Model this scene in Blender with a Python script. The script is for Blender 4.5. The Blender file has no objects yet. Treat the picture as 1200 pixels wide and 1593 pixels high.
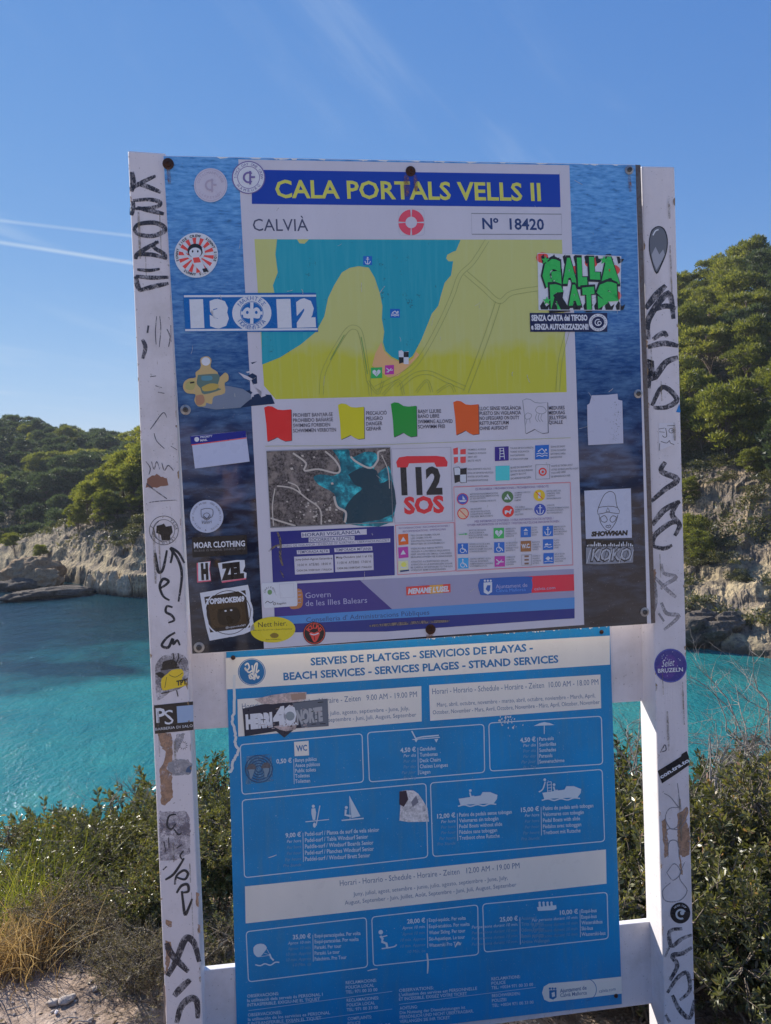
import bpy, math, random
import numpy as np
from mathutils import Vector, Matrix
R = math.radians
random.seed(7); rng = np.random.default_rng(7)
scene = bpy.context.scene
COL = scene.collection

# ------------------------------------------------------------------ camera
EYE = np.array([0.0, 0.0, 1.6]); FOC = 1200.0
PITCH = R(3.9); ROLL = R(1.95)
_f = np.array([0, math.cos(PITCH), -math.sin(PITCH)])
_u0 = np.array([0, math.sin(PITCH), math.cos(PITCH)]); _r0 = np.array([1.0, 0, 0])
_up = math.cos(ROLL)*_u0 + math.sin(ROLL)*_r0
_rt = math.cos(ROLL)*_r0 - math.sin(ROLL)*_u0
cam_d = bpy.data.cameras.new('camera'); cam = bpy.data.objects.new('camera', cam_d); COL.objects.link(cam)
cam_d.sensor_fit = 'VERTICAL'; cam_d.sensor_height = 24; cam_d.lens = 24*FOC/1593
cam_d.clip_start = 0.05; cam_d.clip_end = 3000
m = Matrix.Identity(4)
for i in range(3):
    m[i][0] = _rt[i]; m[i][1] = _up[i]; m[i][2] = -_f[i]; m[i][3] = EYE[i]
cam.matrix_world = m
scene.camera = cam
YAW = R(8.0)                                   # the notice boards stand 8 degrees off square
BU = np.array([math.cos(YAW), math.sin(YAW), 0]); BN = np.array([-math.sin(YAW), math.cos(YAW), 0])
P0 = np.array([0, 2.02, 1.5])

def rays(px):
    px = np.atleast_2d(np.asarray(px, float))
    d = _f*FOC + np.outer(px[:, 0]-600, _rt) - np.outer(px[:, 1]-796.5, _up)
    return d
def cast(px, depth=0.0):
    d = rays(px); q = P0 + BN*depth - EYE
    t = (q @ BN)/(d @ BN)
    return EYE + d*t[:, None]

# ------------------------------------------------------------------ light
SUN_EL = R(31); SUN_AZ_LEFT = R(48)            # measured to the left of straight ahead
az = SUN_AZ_LEFT - YAW*0
sdir = Vector((-math.sin(az)*math.cos(SUN_EL), math.cos(az)*math.cos(SUN_EL), math.sin(SUN_EL)))
sun_d = bpy.data.lights.new('sun', 'SUN'); sun_d.energy = 4.6; sun_d.angle = R(0.53); sun_d.color = (1, .93, .82)
sun = bpy.data.objects.new('sun', sun_d); COL.objects.link(sun)
sun.rotation_euler = sdir.to_track_quat('Z', 'Y').to_euler(); sun.location = (0, 0, 30)
W = bpy.data.worlds.new('World'); scene.world = W; W.use_nodes = True
nt = W.node_tree; N = nt.nodes; L = nt.links; N.clear()
def nd(t, **k):
    n = N.new(t)
    for a, b in k.items(): setattr(n, a, b)
    return n
sky = nd('ShaderNodeTexSky', sky_type='NISHITA', sun_disc=False)
sky.sun_elevation = SUN_EL
sky.sun_rotation = -az                         # 0 = +Y, clockwise
sky.altitude = 10; sky.air_density = 0.8; sky.dust_density = 0.0; sky.ozone_density = 2.5
tc = nd('ShaderNodeTexCoord')
def vmath(op, a, b=None):
    n = nd('ShaderNodeVectorMath', operation=op)
    for i, v in enumerate((a, b)):
        if v is None: continue
        if hasattr(v, 'node'): L.new(v, n.inputs[i])
        else: n.inputs[i].default_value = v
    return n.outputs['Value'] if op in ('DOT_PRODUCT', 'LENGTH') else n.outputs[0]
def fmath(op, a, b=None, clamp=False):
    n = nd('ShaderNodeMath', operation=op, use_clamp=clamp)
    for i, v in enumerate((a, b)):
        if v is None: continue
        if hasattr(v, 'node'): L.new(v, n.inputs[i])
        else: n.inputs[i].default_value = v
    return n.outputs[0]
def mrange(v, a, b, c, d, smooth=True):
    n = nd('ShaderNodeMapRange', interpolation_type='SMOOTHSTEP' if smooth else 'LINEAR')
    L.new(v, n.inputs[0])
    for i, x in enumerate((a, b, c, d)): n.inputs[i+1].default_value = x
    return n.outputs[0]
dirv = tc.outputs['Generated']
# thin cirrus: direction projected on a high flat layer
sep = nd('ShaderNodeSeparateXYZ'); L.new(dirv, sep.inputs[0])
zc = fmath('ADD', fmath('MAXIMUM', sep.outputs[2], 0.0), 0.12)
cmb = nd('ShaderNodeCombineXYZ')
L.new(fmath('DIVIDE', sep.outputs[0], zc), cmb.inputs[0]); L.new(fmath('DIVIDE', sep.outputs[1], zc), cmb.inputs[1])
def _lay(px): d = rays([px])[0]; d = d/np.linalg.norm(d); return d[:2]/(d[2]+.12)
_t = _lay((225, 430))-_lay((0, 340)); STREAK = math.atan2(_t[1], _t[0])       # the cirrus lies roughly along the vapour trails
mr = nd('ShaderNodeMapping'); mr.inputs['Rotation'].default_value = (0, 0, -STREAK); L.new(cmb.outputs[0], mr.inputs[0])
mp = nd('ShaderNodeMapping'); mp.inputs['Scale'].default_value = (.36, 1.3, 1); L.new(mr.outputs[0], mp.inputs[0])
n1 = nd('ShaderNodeTexNoise'); n1.inputs['Scale'].default_value = 1.1; n1.inputs['Detail'].default_value = 7; n1.inputs['Roughness'].default_value = .58; n1.inputs['Distortion'].default_value = .5
L.new(mp.outputs[0], n1.inputs[0])
n2 = nd('ShaderNodeTexNoise'); n2.inputs['Scale'].default_value = .55; n2.inputs['Detail'].default_value = 3
L.new(cmb.outputs[0], n2.inputs[0])
cir = fmath('MULTIPLY', mrange(n1.outputs[0], .47, .70, 0, 1), mrange(n2.outputs[0], .35, .65, .25, 1))
cir = fmath('MULTIPLY', cir, 0.58)
hz = mrange(sep.outputs[2], 0.0, 0.30, 0.05, 0.0)
cir = fmath('ADD', cir, hz)
def contrail(a, b, w, k):
    da, db = rays([a])[0], rays([b])[0]
    da /= np.linalg.norm(da); db /= np.linalg.norm(db)
    nn = np.cross(da, db); nn /= np.linalg.norm(nn)
    d = fmath('ABSOLUTE', vmath('DOT_PRODUCT', dirv, tuple(nn)))
    line = mrange(d, 0.0, w, k, 0.0)
    lim = mrange(vmath('DOT_PRODUCT', dirv, tuple(da)), .93, .985, 0, 1)
    return fmath('MULTIPLY', fmath('MULTIPLY', line, lim), mrange(n1.outputs[0], .3, .6, .6, 1))
cir = fmath('ADD', cir, contrail((0, 343), (230, 370), .0030, .38))
cir = fmath('ADD', cir, contrail((0, 377), (225, 412), .0036, .60))
sc_ = nd('ShaderNodeSeparateColor'); L.new(sky.outputs[0], sc_.inputs[0]); cc_ = nd('ShaderNodeCombineColor')
for k_, (pw, gn) in enumerate(((.80, .74), (.55, 1.38), (.27, 3.36))):     # clear dry air: a deeper, more even blue over the whole dome
    L.new(fmath('MULTIPLY', fmath('POWER', fmath('MAXIMUM', sc_.outputs[k_], 0.0), pw), gn), cc_.inputs[k_])
mx = nd('ShaderNodeMix', data_type='RGBA'); L.new(fmath('MINIMUM', cir, .95), mx.inputs[0]); L.new(cc_.outputs[0], mx.inputs[6])
mx.inputs[7].default_value = (4.6, 5.5, 6.6, 1)
bg = nd('ShaderNodeBackground'); bg.inputs[1].default_value = 0.08; L.new(mx.outputs[2], bg.inputs[0])
wo = nd('ShaderNodeOutputWorld'); L.new(bg.outputs[0], wo.inputs[0])
scene.view_settings.view_transform = 'Standard'; scene.view_settings.look = 'None'
scene.view_settings.exposure = 0.75; scene.view_settings.gamma = 1; scene.view_settings.use_curve_mapping = False
scene.render.engine = 'CYCLES'

# ------------------------------------------------------------------ materials
MATS = {}
def lin(c):
    c = np.asarray(c, float)/255
    return np.where(c <= .04045, c/12.92, ((c+.055)/1.055)**2.4)
WHITE_SEEN = lin((166, 161, 180))
def seen(r, g, b, k=.78):                       # printed colour from its look beside white paint in the same light
    return tuple(np.clip(lin((r, g, b))/WHITE_SEEN*k, .004, .95))
class MB:
    def __init__(s, name):
        s.m = bpy.data.materials.new(name); s.m.use_nodes = True; s.n = s.m.node_tree.nodes; s.l = s.m.node_tree.links
        s.b = s.n['Principled BSDF']; s.out = s.n['Material Output']
        s.pos = s.n.new('ShaderNodeNewGeometry').outputs['Position']
        s.obj = s.n.new('ShaderNodeTexCoord').outputs['Object']
    def node(s, t, **k):
        n = s.n.new(t)
        for a, b in k.items(): setattr(n, a, b)
        return n
    def noise(s, scale, detail=3, rough=.5, vec=None, stretch=None, dist=0):
        v = s.pos if vec is None else vec
        if stretch:
            mp = s.node('ShaderNodeMapping'); mp.inputs['Scale'].default_value = stretch; s.l.new(v, mp.inputs[0]); v = mp.outputs[0]
        n = s.node('ShaderNodeTexNoise'); n.inputs['Scale'].default_value = scale; n.inputs['Detail'].default_value = detail
        n.inputs['Roughness'].default_value = rough; n.inputs['Distortion'].default_value = dist
        s.l.new(v, n.inputs[0]); return n.outputs[0]
    def rng(s, v, a, b, c=0, d=1):
        n = s.node('ShaderNodeMapRange'); s.l.new(v, n.inputs[0])
        for i, x in enumerate((a, b, c, d)): n.inputs[i+1].default_value = x
        return n.outputs[0]
    def math(s, op, a, b=0.0):
        n = s.node('ShaderNodeMath', operation=op)
        for i, v in enumerate((a, b)):
            if hasattr(v, 'node'): s.l.new(v, n.inputs[i])
            else: n.inputs[i].default_value = v
        return n.outputs[0]
    def mix(s, f, a, b):
        n = s.node('ShaderNodeMix', data_type='RGBA')
        for i, v in ((0, f), (6, a), (7, b)):
            if hasattr(v, 'node'): s.l.new(v, n.inputs[i])
            elif i == 0: n.inputs[0].default_value = v
            else: n.inputs[i].default_value = (*v[:3], 1)
        return n.outputs[2]
    def ramp(s, v, stops):
        n = s.node('ShaderNodeValToRGB'); s.l.new(v, n.inputs[0]); e = n.color_ramp.elements
        while len(e) < len(stops): e.new(.5)
        for k, (p, c) in enumerate(stops): e[k].position = p; e[k].color = (*c, 1)
        return n.outputs[0]
    def col(s, c):
        if hasattr(c, 'node'): s.l.new(c, s.b.inputs['Base Color'])
        else: s.b.inputs['Base Color'].default_value = (*c[:3], 1)
    def rough(s, v, spec=.5):
        if hasattr(v, 'node'): s.l.new(v, s.b.inputs['Roughness'])
        else: s.b.inputs['Roughness'].default_value = v
        s.b.inputs['Specular IOR Level'].default_value = spec
    def bump(s, h, dist, strength=1):
        n = s.node('ShaderNodeBump'); n.inputs['Distance'].default_value = dist; n.inputs['Strength'].default_value = strength
        s.l.new(h, n.inputs['Height']); s.l.new(n.outputs[0], s.b.inputs['Normal']); return n.outputs[0]
    def alpha(s, v):
        s.l.new(v, s.b.inputs['Alpha'])
    def sepz(s, v=None):
        n = s.node('ShaderNodeSeparateXYZ'); s.l.new(s.pos if v is None else v, n.inputs[0]); return n.outputs[2]

def ink(name, rgb, rough=.24, wear=.25, spec=.4):
    """flat print, a little faded and grimy in patches"""
    key = ('ink', name)
    if key in MATS: return MATS[key]
    b = MB(name); c = seen(*rgb)
    a = b.noise(9, 5, .6, stretch=(1, 1, .35)); f = b.rng(a, .35, .75, 0, wear)
    g = tuple(np.array(c)*.72+np.array([.05, .045, .04]))
    sp = b.rng(b.noise(420, 2, .5), .70, .76, 0, .35*min(1, wear*3))
    b.col(b.mix(sp, b.mix(f, c, g), (.12, .10, .08)))
    b.rough(b.rng(b.noise(30, 4), .3, .7, rough*.45, rough*1.1), spec)
    MATS[key] = b.m; return b.m
def ghost(name, rgb, lo=.40, hi=.62, a0=.75):
    """glue, paper fibre or grime left in a patch that is partly rubbed away"""
    key = ('gh', name)
    if key in MATS: return MATS[key]
    b = MB(name); b.col(b.mix(b.rng(b.noise(90, 5, .7), .4, .6), seen(*rgb), seen(*[min(255, v*1.2) for v in rgb]))); b.rough(.8, .2)
    v = b.math('ADD', b.math('MULTIPLY', b.noise(36, 6, .72), .7), b.math('MULTIPLY', b.noise(240, 3, .6), .3)); b.alpha(b.rng(v, lo, hi, a0, .04)); MATS[key] = b.m; return b.m
def flat(name, rgb, rough=.35, spec=.5):
    return ink(name, rgb, rough, .10, spec)
def marker(name, rgb, dry=.5):
    """felt pen or brush paint that skips where it runs dry"""
    key = ('mk', name)
    if key in MATS: return MATS[key]
    b = MB(name); b.col(seen(*rgb)); b.rough(.45)
    a = b.noise(520, 2, .6, stretch=(1, 1, .35)); a2 = b.noise(60, 3, .6)
    v = b.math('ADD', b.math('MULTIPLY', a, .45), b.math('MULTIPLY', a2, .55))
    b.alpha(b.rng(v, dry-.09, dry+.07, .97, .22))
    MATS[key] = b.m; return b.m

# ------------------------------------------------------------------ object helpers
ROOTLOC = {}
def thing(name, label, cat, loc, group=None):
    o = bpy.data.objects.new(name, None); COL.objects.link(o); o.location = tuple(loc); o.empty_display_size = .2
    o['label'] = label; o['category'] = cat
    if group: o['group'] = group
    ROOTLOC[o] = np.array(loc, float)
    return o
def rootloc(p):
    while p is not None and p not in ROOTLOC: p = p.parent
    return ROOTLOC[p] if p is not None else np.zeros(3)
def mesh(name, V, F, mats, MI=None, smooth=False):
    me = bpy.data.meshes.new(name)
    V = np.asarray(V, np.float64)
    me.from_pydata(V.tolist() if len(V) else [], [], F)
    for mm in (mats if isinstance(mats, (list, tuple)) else [mats]): me.materials.append(mm)
    if MI is not None: me.polygons.foreach_set('material_index', np.asarray(MI, np.int32))
    if smooth: me.polygons.foreach_set('use_smooth', np.ones(len(me.polygons), bool))
    me.update(); return me
def obj(name, V, F, mats, parent=None, MI=None, smooth=False, label=None, kind=None):
    """V in world coordinates"""
    V = np.asarray(V, float)
    o = bpy.data.objects.new(name, mesh(name, V-rootloc(parent), F, mats, MI, smooth)); COL.objects.link(o)
    o.parent = parent
    if label: o['label'] = label
    if kind: o['kind'] = kind
    return o
def fastmesh(name, V, quads, mat, smooth=False, attr=None):
    """numpy arrays to a mesh of tris or quads"""
    me = bpy.data.meshes.new(name); V = np.ascontiguousarray(V, np.float32); Q = np.ascontiguousarray(quads, np.int32)
    k = Q.shape[1]
    me.vertices.add(len(V)); me.vertices.foreach_set('co', V.ravel())
    me.loops.add(Q.size); me.loops.foreach_set('vertex_index', Q.ravel())
    me.polygons.add(len(Q)); me.polygons.foreach_set('loop_start', np.arange(0, Q.size, k, dtype=np.int32))
    me.polygons.foreach_set('loop_total', np.full(len(Q), k, np.int32))
    if smooth: me.polygons.foreach_set('use_smooth', np.ones(len(Q), bool))
    for mm in (mat if isinstance(mat, (list, tuple)) else [mat]): me.materials.append(mm)
    if attr:
        for nm, a in attr.items():
            at = me.attributes.new(nm, 'FLOAT', 'POINT'); at.data.foreach_set('value', np.asarray(a, np.float32))
    me.update(calc_edges=True); me.validate(); return me
def link(name, me, parent=None, loc=(0, 0, 0), kind=None):
    o = bpy.data.objects.new(name, me); COL.objects.link(o); o.parent = parent; o.location = tuple(loc)
    if kind: o['kind'] = kind
    return o

# slab: px outline on a board-parallel plane, given thickness away from the viewer
def slab(name, pts, d0, d1, mats, parent, label=None, bevel=.0015):
    A = cast(pts, d0); B = cast(pts, d0)+BN*(d1-d0); n = len(A)
    V = np.vstack([A, B]); F = [list(range(n))[::-1], list(range(n, 2*n))]
    for i in range(n): j = (i+1) % n; F.append([i, j, n+j, n+i])
    o = obj(name, V, F, mats, parent, label=label)
    if bevel:
        bm_ = o.modifiers.new('bevel', 'BEVEL'); bm_.width = bevel; bm_.segments = 2
    return o

# ------------------------------------------------------------------ text as flat meshes
_tc = bpy.data.curves.new('t', 'FONT'); _to = bpy.data.objects.new('t', _tc); COL.objects.link(_to)
_tc.resolution_u = 2; _tcache = {}
def glyphs(s, bold=0.0):
    k = (s, bold)
    if k in _tcache: return _tcache[k]
    _tc.body = s; _tc.offset = bold
    dg = bpy.context.evaluated_depsgraph_get(); dg.update()
    me = bpy.data.meshes.new_from_object(_to.evaluated_get(dg))
    V = np.empty(len(me.vertices)*3, np.float32); me.vertices.foreach_get('co', V); V = V.reshape(-1, 3)[:, :2].astype(float)
    F = [list(p.vertices) for p in me.polygons]
    bpy.data.meshes.remove(me)
    _tcache[k] = (V, F); return V, F
CAPH = glyphs('H')[0][:, 1].max()

def bil(q):
    q = np.asarray(q, float)                    # TL, TR, BR, BL ; u right, v down
    def f(u, v=None):
        if v is None: u = np.atleast_2d(u); u, v = u[:, 0], u[:, 1]
        u = np.atleast_1d(u)[:, None]; v = np.atleast_1d(v)[:, None]
        return (1-u)*(1-v)*q[0]+u*(1-v)*q[1]+u*v*q[2]+(1-u)*v*q[3]
    return f
def crop(x0, y0, s): return lambda *p: [(x0+x/s, y0+y/s) for x, y in p]
cA = crop(180, 220, 2.5); cB = crop(620, 220, 2.5); cC = crop(180, 600, 2.5); cD = crop(600, 600, 2.4)
cE = crop(690, 690, 5.217); cF = crop(400, 800, 3.75); cG = crop(280, 540, 5.31)
cI = crop(220, 980, 2.727); cJ = crop(640, 960, 2.609); cK = crop(220, 1280, 2.727); cL = crop(640, 1280, 2.609)
cM = crop(360, 1030, 4.0); cH = crop(950, 960, 2.516); cO = crop(1000, 960, 4.685)
UPV = np.array([-.05, -1.0])

def smoothline(p, n=6):
    p = np.asarray(p, float)
    if len(p) < 3: return p
    out = []
    for i in range(len(p)-1):
        a = p[max(i-1, 0)]; b = p[i]; c = p[i+1]; d = p[min(i+2, len(p)-1)]
        for t in np.linspace(0, 1, n, endpoint=False):
            out.append(.5*((2*b)+(c-a)*t+(2*a-5*b+4*c-d)*t*t+(-a+3*b-3*c+d)*t**3))
    out.append(p[-1]); return np.array(out)

class Print:
    """flat artwork on one board-parallel plane; each piece lies a hair above the one before"""
    def __init__(s, depth, lift=1.0, q=None):
        s.d = depth-lift/1000; s.k = 0; s.V = []; s.F = []; s.M = []; s.mats = []; s.n = 0; s.q = bil(q) if q is not None else None
    def mi(s, m):
        if m not in s.mats: s.mats.append(m)
        return s.mats.index(m)
    def raw(s, P, faces, m):
        V = cast(P, s.d-s.k*.00004); s.k += 1
        s.V.append(V); s.F += [[i+s.n for i in f] for f in faces]; s.M += [s.mi(m)]*len(faces); s.n += len(V)
    def T(s, pts): return s.q(np.asarray(pts, float)) if s.q is not None else np.asarray(pts, float)
    def poly(s, pts, m, smooth=0):
        P = s.T(pts)
        if smooth: P = smoothline(np.vstack([P, P[:1]]), smooth)[:-1]
        s.raw(P, [list(range(len(P)))], m)
    def rect(s, x0, y0, x1, y1, m): s.poly([(x0, y0), (x1, y0), (x1, y1), (x0, y1)], m)
    def stroke(s, pts, w, m, smooth=5, taper=False, closed=False, px=False):
        P = np.asarray(pts, float) if px else s.T(pts)
        if closed: P = np.vstack([P, P[:1]])
        if smooth: P = smoothline(P, smooth)
        d = np.gradient(P, axis=0); ln = np.linalg.norm(d, axis=1, keepdims=True); ln[ln == 0] = 1; d /= ln
        nrm = np.stack([-d[:, 1], d[:, 0]], 1)
        ww = np.full(len(P), w/2.0)
        if taper: ww *= .55+.45*np.sin(np.linspace(.25, math.pi-.15, len(P)))
        A = P+nrm*ww[:, None]; B = P-nrm*ww[:, None]; n = len(P)
        s.raw(np.vstack([A, B]), [[i, i+1, n+i+1, n+i] for i in range(n-1)], m)
    def outline(s, pts, w, m, r=0):
        P = s.T(pts)
        if r:
            Q = []
            n = len(P)
            for i in range(n):
                a, b, c = P[i-1], P[i], P[(i+1) % n]
                ua = (a-b)/np.linalg.norm(a-b); uc = (c-b)/np.linalg.norm(c-b)
                for t in np.linspace(0, 1, 6):
                    Q.append((1-t)**2*(b+ua*r)+2*t*(1-t)*b+t*t*(b+uc*r))
            P = np.array(Q)
        n = len(P); O = []; I = []
        for i in range(n):
            a, b, c = P[i-1], P[i], P[(i+1) % n]
            t = (c-a); t /= np.linalg.norm(t); nn = np.array([-t[1], t[0]])
            if not r: nn = ((b-a)/np.linalg.norm(b-a)+(b-c)/np.linalg.norm(b-c)); nn = -nn*.5*0+np.array([-t[1], t[0]])*1.41
            O.append(b-nn*w/2); I.append(b+nn*w/2)
        s.raw(np.array(O+I), [[i, (i+1) % n, n+(i+1) % n, n+i] for i in range(n)], m)
    def ell(s, c, rx, ry, m, n=32, a0=0, a1=360, rot=0):
        t = np.radians(np.linspace(a0, a1, n, endpoint=(a1-a0) < 360)); c = s.T([c])[0]
        x = np.cos(t)*rx; y = np.sin(t)*ry; r = R(rot)
        P = c+np.stack([x*math.cos(r)-y*math.sin(r), x*math.sin(r)+y*math.cos(r)], 1)
        if a1-a0 < 360: P = np.vstack([P, [c]])
        s.raw(P, [list(range(len(P)))], m)
    def ring(s, c, r0, r1, m, n=36, a0=0, a1=360, sq=1):
        full = (a1-a0) >= 360
        t = np.radians(np.linspace(a0, a1, n, endpoint=not full)); c = s.T([c])[0]
        U = np.stack([np.cos(t), np.sin(t)*sq], 1); k = len(t)
        F = [[i, (i+1) % k, k+(i+1) % k, k+i] for i in range(k if full else k-1)]
        s.raw(np.vstack([c+U*r1, c+U*r0]), F, m)
    def text(s, st, p0, p1, h, m, bold=0.0, slant=0, px=False):
        V, F = glyphs(st, bold)
        if not len(V): return
        P = np.asarray([p0, p1], float) if px or s.q is None else s.T([p0, p1])
        x0, x1 = V[:, 0].min(), V[:, 0].max(); u = (V[:, 0]-x0)/(x1-x0); v = V[:, 1]/CAPH
        e = (P[1]-P[0]); ln = np.linalg.norm(e)
        upv = UPV if abs(e[1]) < ln*.35 else np.array([e[1], -e[0]])/ln
        s.raw(P[0]+np.outer(u, e)+np.outer(v*h, upv)+np.outer(v*slant*h, e/ln), F, m)
    def line(s, st, p0, h, m, ang=-3.5, wid=.62, bold=0.0, slant=0):
        """text of natural length from p0, baseline at ang degrees"""
        V, F = glyphs(st, bold); w = (V[:, 0].max()-V[:, 0].min())/CAPH*h*wid/.62*.86
        s.text(st, p0, (p0[0]+w*math.cos(R(ang)), p0[1]+w*math.sin(R(ang))), h, m, bold, slant, px=True)
    def arctext(s, st, c, r, a0, a1, h, m, bold=0.0, flip=False):
        c = s.T([c])[0]; n = len(st)
        for i, ch in enumerate(st):
            if ch == ' ': continue
            a = R(a0+(a1-a0)*(i+.5)/n); V, F = glyphs(ch, bold)
            cx = (V[:, 0].max()+V[:, 0].min())/2
            sc = h/CAPH; rad = np.array([math.cos(a), math.sin(a)]); tan = np.array([-rad[1], rad[0]])
            if flip: rad, tan = -rad, -tan; base = c-rad*(r+h) if False else c-rad*(r+h)
            else: base = c+rad*r
            s.raw(base+np.outer((V[:, 0]-cx)*sc, tan)+np.outer(V[:, 1]*sc, rad), F, m)
    def build(s, name, parent, label=None):
        if not s.V: return None
        return obj(name, np.vstack(s.V), s.F, s.mats, parent, s.M, label=label)
# ------------------------------------------------------------------ posts and rails
def paint_mat():
    b = MB('white_paint_on_timber')
    g = b.noise(22, 5, .65, stretch=(1, 1, .05)); d = b.noise(7, 6, .62); sp = b.noise(160, 3, .6); sc = b.noise(45, 4, .7, stretch=(1, 1, .15))
    c = b.mix(b.rng(g, .35, .7, 0, .30), (.84, .80, .82), (.68, .64, .64))
    c = b.mix(b.rng(d, .5, .78, 0, .45), c, (.42, .37, .32))
    c = b.mix(b.rng(sp, .67, .71, 0, .6), c, (.14, .11, .09))
    c = b.mix(b.rng(sc, .70, .73, 0, .6), c, (.36, .27, .20))
    b.col(c); b.rough(b.rng(d, .3, .7, .38, .6))
    b.bump(b.math('ADD', g, b.math('MULTIPLY', sp, .3)), .0012)
    return b.m
PAINT = paint_mat()
def wood_mat():
    b = MB('bare_weathered_wood'); g = b.noise(60, 4, .6, stretch=(1, 1, .08))
    b.col(b.mix(b.rng(g, .3, .7), (.27, .19, .14), (.46, .36, .29))); b.rough(.8); b.bump(g, .001); return b.m
WOOD = wood_mat()
def metal_mat(name, c, r=.35, rust=.3):
    b = MB(name); n = b.noise(120, 5, .65)
    b.col(b.mix(b.rng(n, .5, .62, 0, rust), c, (.16, .07, .035))); b.b.inputs['Metallic'].default_value = .8; b.rough(b.rng(n, .3, .7, r, r+.25)); return b.m
STEEL = metal_mat('galvanised_steel', (.42, .42, .43), .35, .35); RUST = metal_mat('rusty_steel', (.10, .06, .05), .6, 1)

frame = thing('sign_frame', 'white painted timber frame of two graffitied posts and crossrails carrying both boards', 'sign frame', tuple(cast([(640, 1700)], .03)[0]))
def post(pts, label):
    P = np.array(pts, float)
    # carry the sides on down to just under the soil
    k = (1835-P[3, 1])/(P[3, 1]-P[0, 1]); bl = P[3]+(P[3]-P[0])*k; br = P[2]+(P[2]-P[1])*k
    return slab('post', [P[0], P[1], br, bl], 0.0, .097, PAINT, frame, label, .004)
lpost = post([(199, 234), (258, 238), (316.5, 1593), (258.5, 1593)], 'left post with black brush lettering and peeling stickers')
rpost = post([(998, 258), (1050, 259), (1082, 1593), (1034, 1593)], 'right post with tall black graffiti and its inner side in sun')
slab('rail', [(262, 958), (1010, 914), (1010, 1090), (262, 1138)], .074, .094, PAINT, frame, 'upper crossrail', .002)
slab('rail', [(262, 1516), (1018, 1433), (1018, 1561), (262, 1660)], .074, .094, PAINT, frame, 'lower crossrail', .002)
slab('rail', [(240, 300), (1004, 300), (1006, 410), (244, 410)], .074, .094, PAINT, frame, None, .002)

# ------------------------------------------------------------------ upper board
mapb = thing('map_board', 'weathered beach map board covered in stickers, bolted across the top of both posts', 'notice board', tuple(cast([(650, 1000)], -.004)[0]))
PQ = [(254, 242), (990, 256), (1016, 970), (299, 1018)]
panel = slab('backing_panel', PQ, -.012, -.002, flat('panel_white', (168, 162, 186)), mapb)
FD = -.012
# printed sea photograph over the whole board
def sea_photo():
    b = MB('printed_sea_photograph')
    z = b.sepz(); 
    # across the board the waves are short flat strokes, bigger towards the bottom
    w1 = b.noise(38, 4, .6, stretch=(1, 1, 4.0)); w2 = b.noise(14, 4, .55, stretch=(1, 1, 3.2), dist=.4)
    zt = b.rng(z, 1.13, 2.28, 0, 1)
    w = b.mix(b.rng(zt, .35, .8), w2, w1)
    base = b.ramp(zt, [(0, seen(24, 24, 36)), (.3, seen(25, 28, 48)), (.5, seen(30, 46, 88)), (.72, seen(38, 76, 140)), (1, seen(66, 112, 176))])
    hi = b.ramp(zt, [(0, seen(36, 40, 56)), (.45, seen(62, 82, 125)), (1, seen(96, 140, 198))])
    n = b.node('ShaderNodeSeparateColor'); b.l.new(w, n.inputs[0])
    c = b.mix(b.rng(n.outputs[0], .42, .68, 0, .9), base, hi)
    c = b.mix(b.rng(n.outputs[0], .25, .42, .5, 0), c, seen(14, 22, 44))
    sp = b.noise(300, 2, .5); c = b.mix(b.rng(sp, .70, .73, 0, .45), c, (.35, .35, .38))
    b.col(c); b.rough(b.rng(b.noise(20, 4), .3, .7, .035, .09), .6); return b.m
p = Print(FD, .3); p.poly([(254.5, 243), (989, 257), (1007, 970.5), (299.5, 1017)], sea_photo()); p.build('sea_photograph', mapb, 'dark blue sea photograph printed behind the map')
WH = ink('sheet_white', (164, 158, 184), .22, .35); BLK = flat('print_black', (34, 34, 44)); NAVY = ink('print_navy', (40, 52, 98)); 
GREY = flat('print_grey', (104, 104, 122)); PURPLE = flat('print_purple', (104, 84, 132)); RED = ink('print_red', (196, 44, 58)); YEL = ink('print_yellow', (166, 160, 64))
sheet_pts = [(371, 248), (886, 257), (909, 972), (411, 1009)]
p = Print(FD, .6); p.poly(sheet_pts, WH); sheet = p.build('information_sheet', mapb, 'white printed information sheet')
# tear in the sheet showing the dark sea behind it
DK = ink('tear_dark', (26, 40, 74))
p = Print(FD, .8)
for poly in ([(575, 130), (640, 118), (648, 150), (620, 170), (600, 150)], [(560, 235), (600, 215), (636, 235), (640, 300), (605, 310), (590, 270)], [(520, 365), (575, 355), (600, 375), (578, 405), (540, 385)],
             [(600, 400), (640, 385), (755, 395), (785, 468), (602, 486), (505, 500), (560, 450), (590, 430)]):
    p.poly(cG(*poly), DK)
for poly in ([(575, 120), (600, 140), (715, 75), (705, 95), (620, 185), (600, 200), (580, 165)], [(484, 208), (560, 240), (600, 262), (590, 280), (530, 255)], [(608, 300), (680, 345), (672, 415), (712, 400), (700, 380), (620, 330)], [(570, 395), (610, 380), (612, 410), (588, 412)], [(545, 205), (600, 190), (600, 205), (560, 215)]):
    p.poly(cG(*poly), WH)
p.build('torn_corner', mapb, 'torn edge of the printed sheet')

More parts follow.
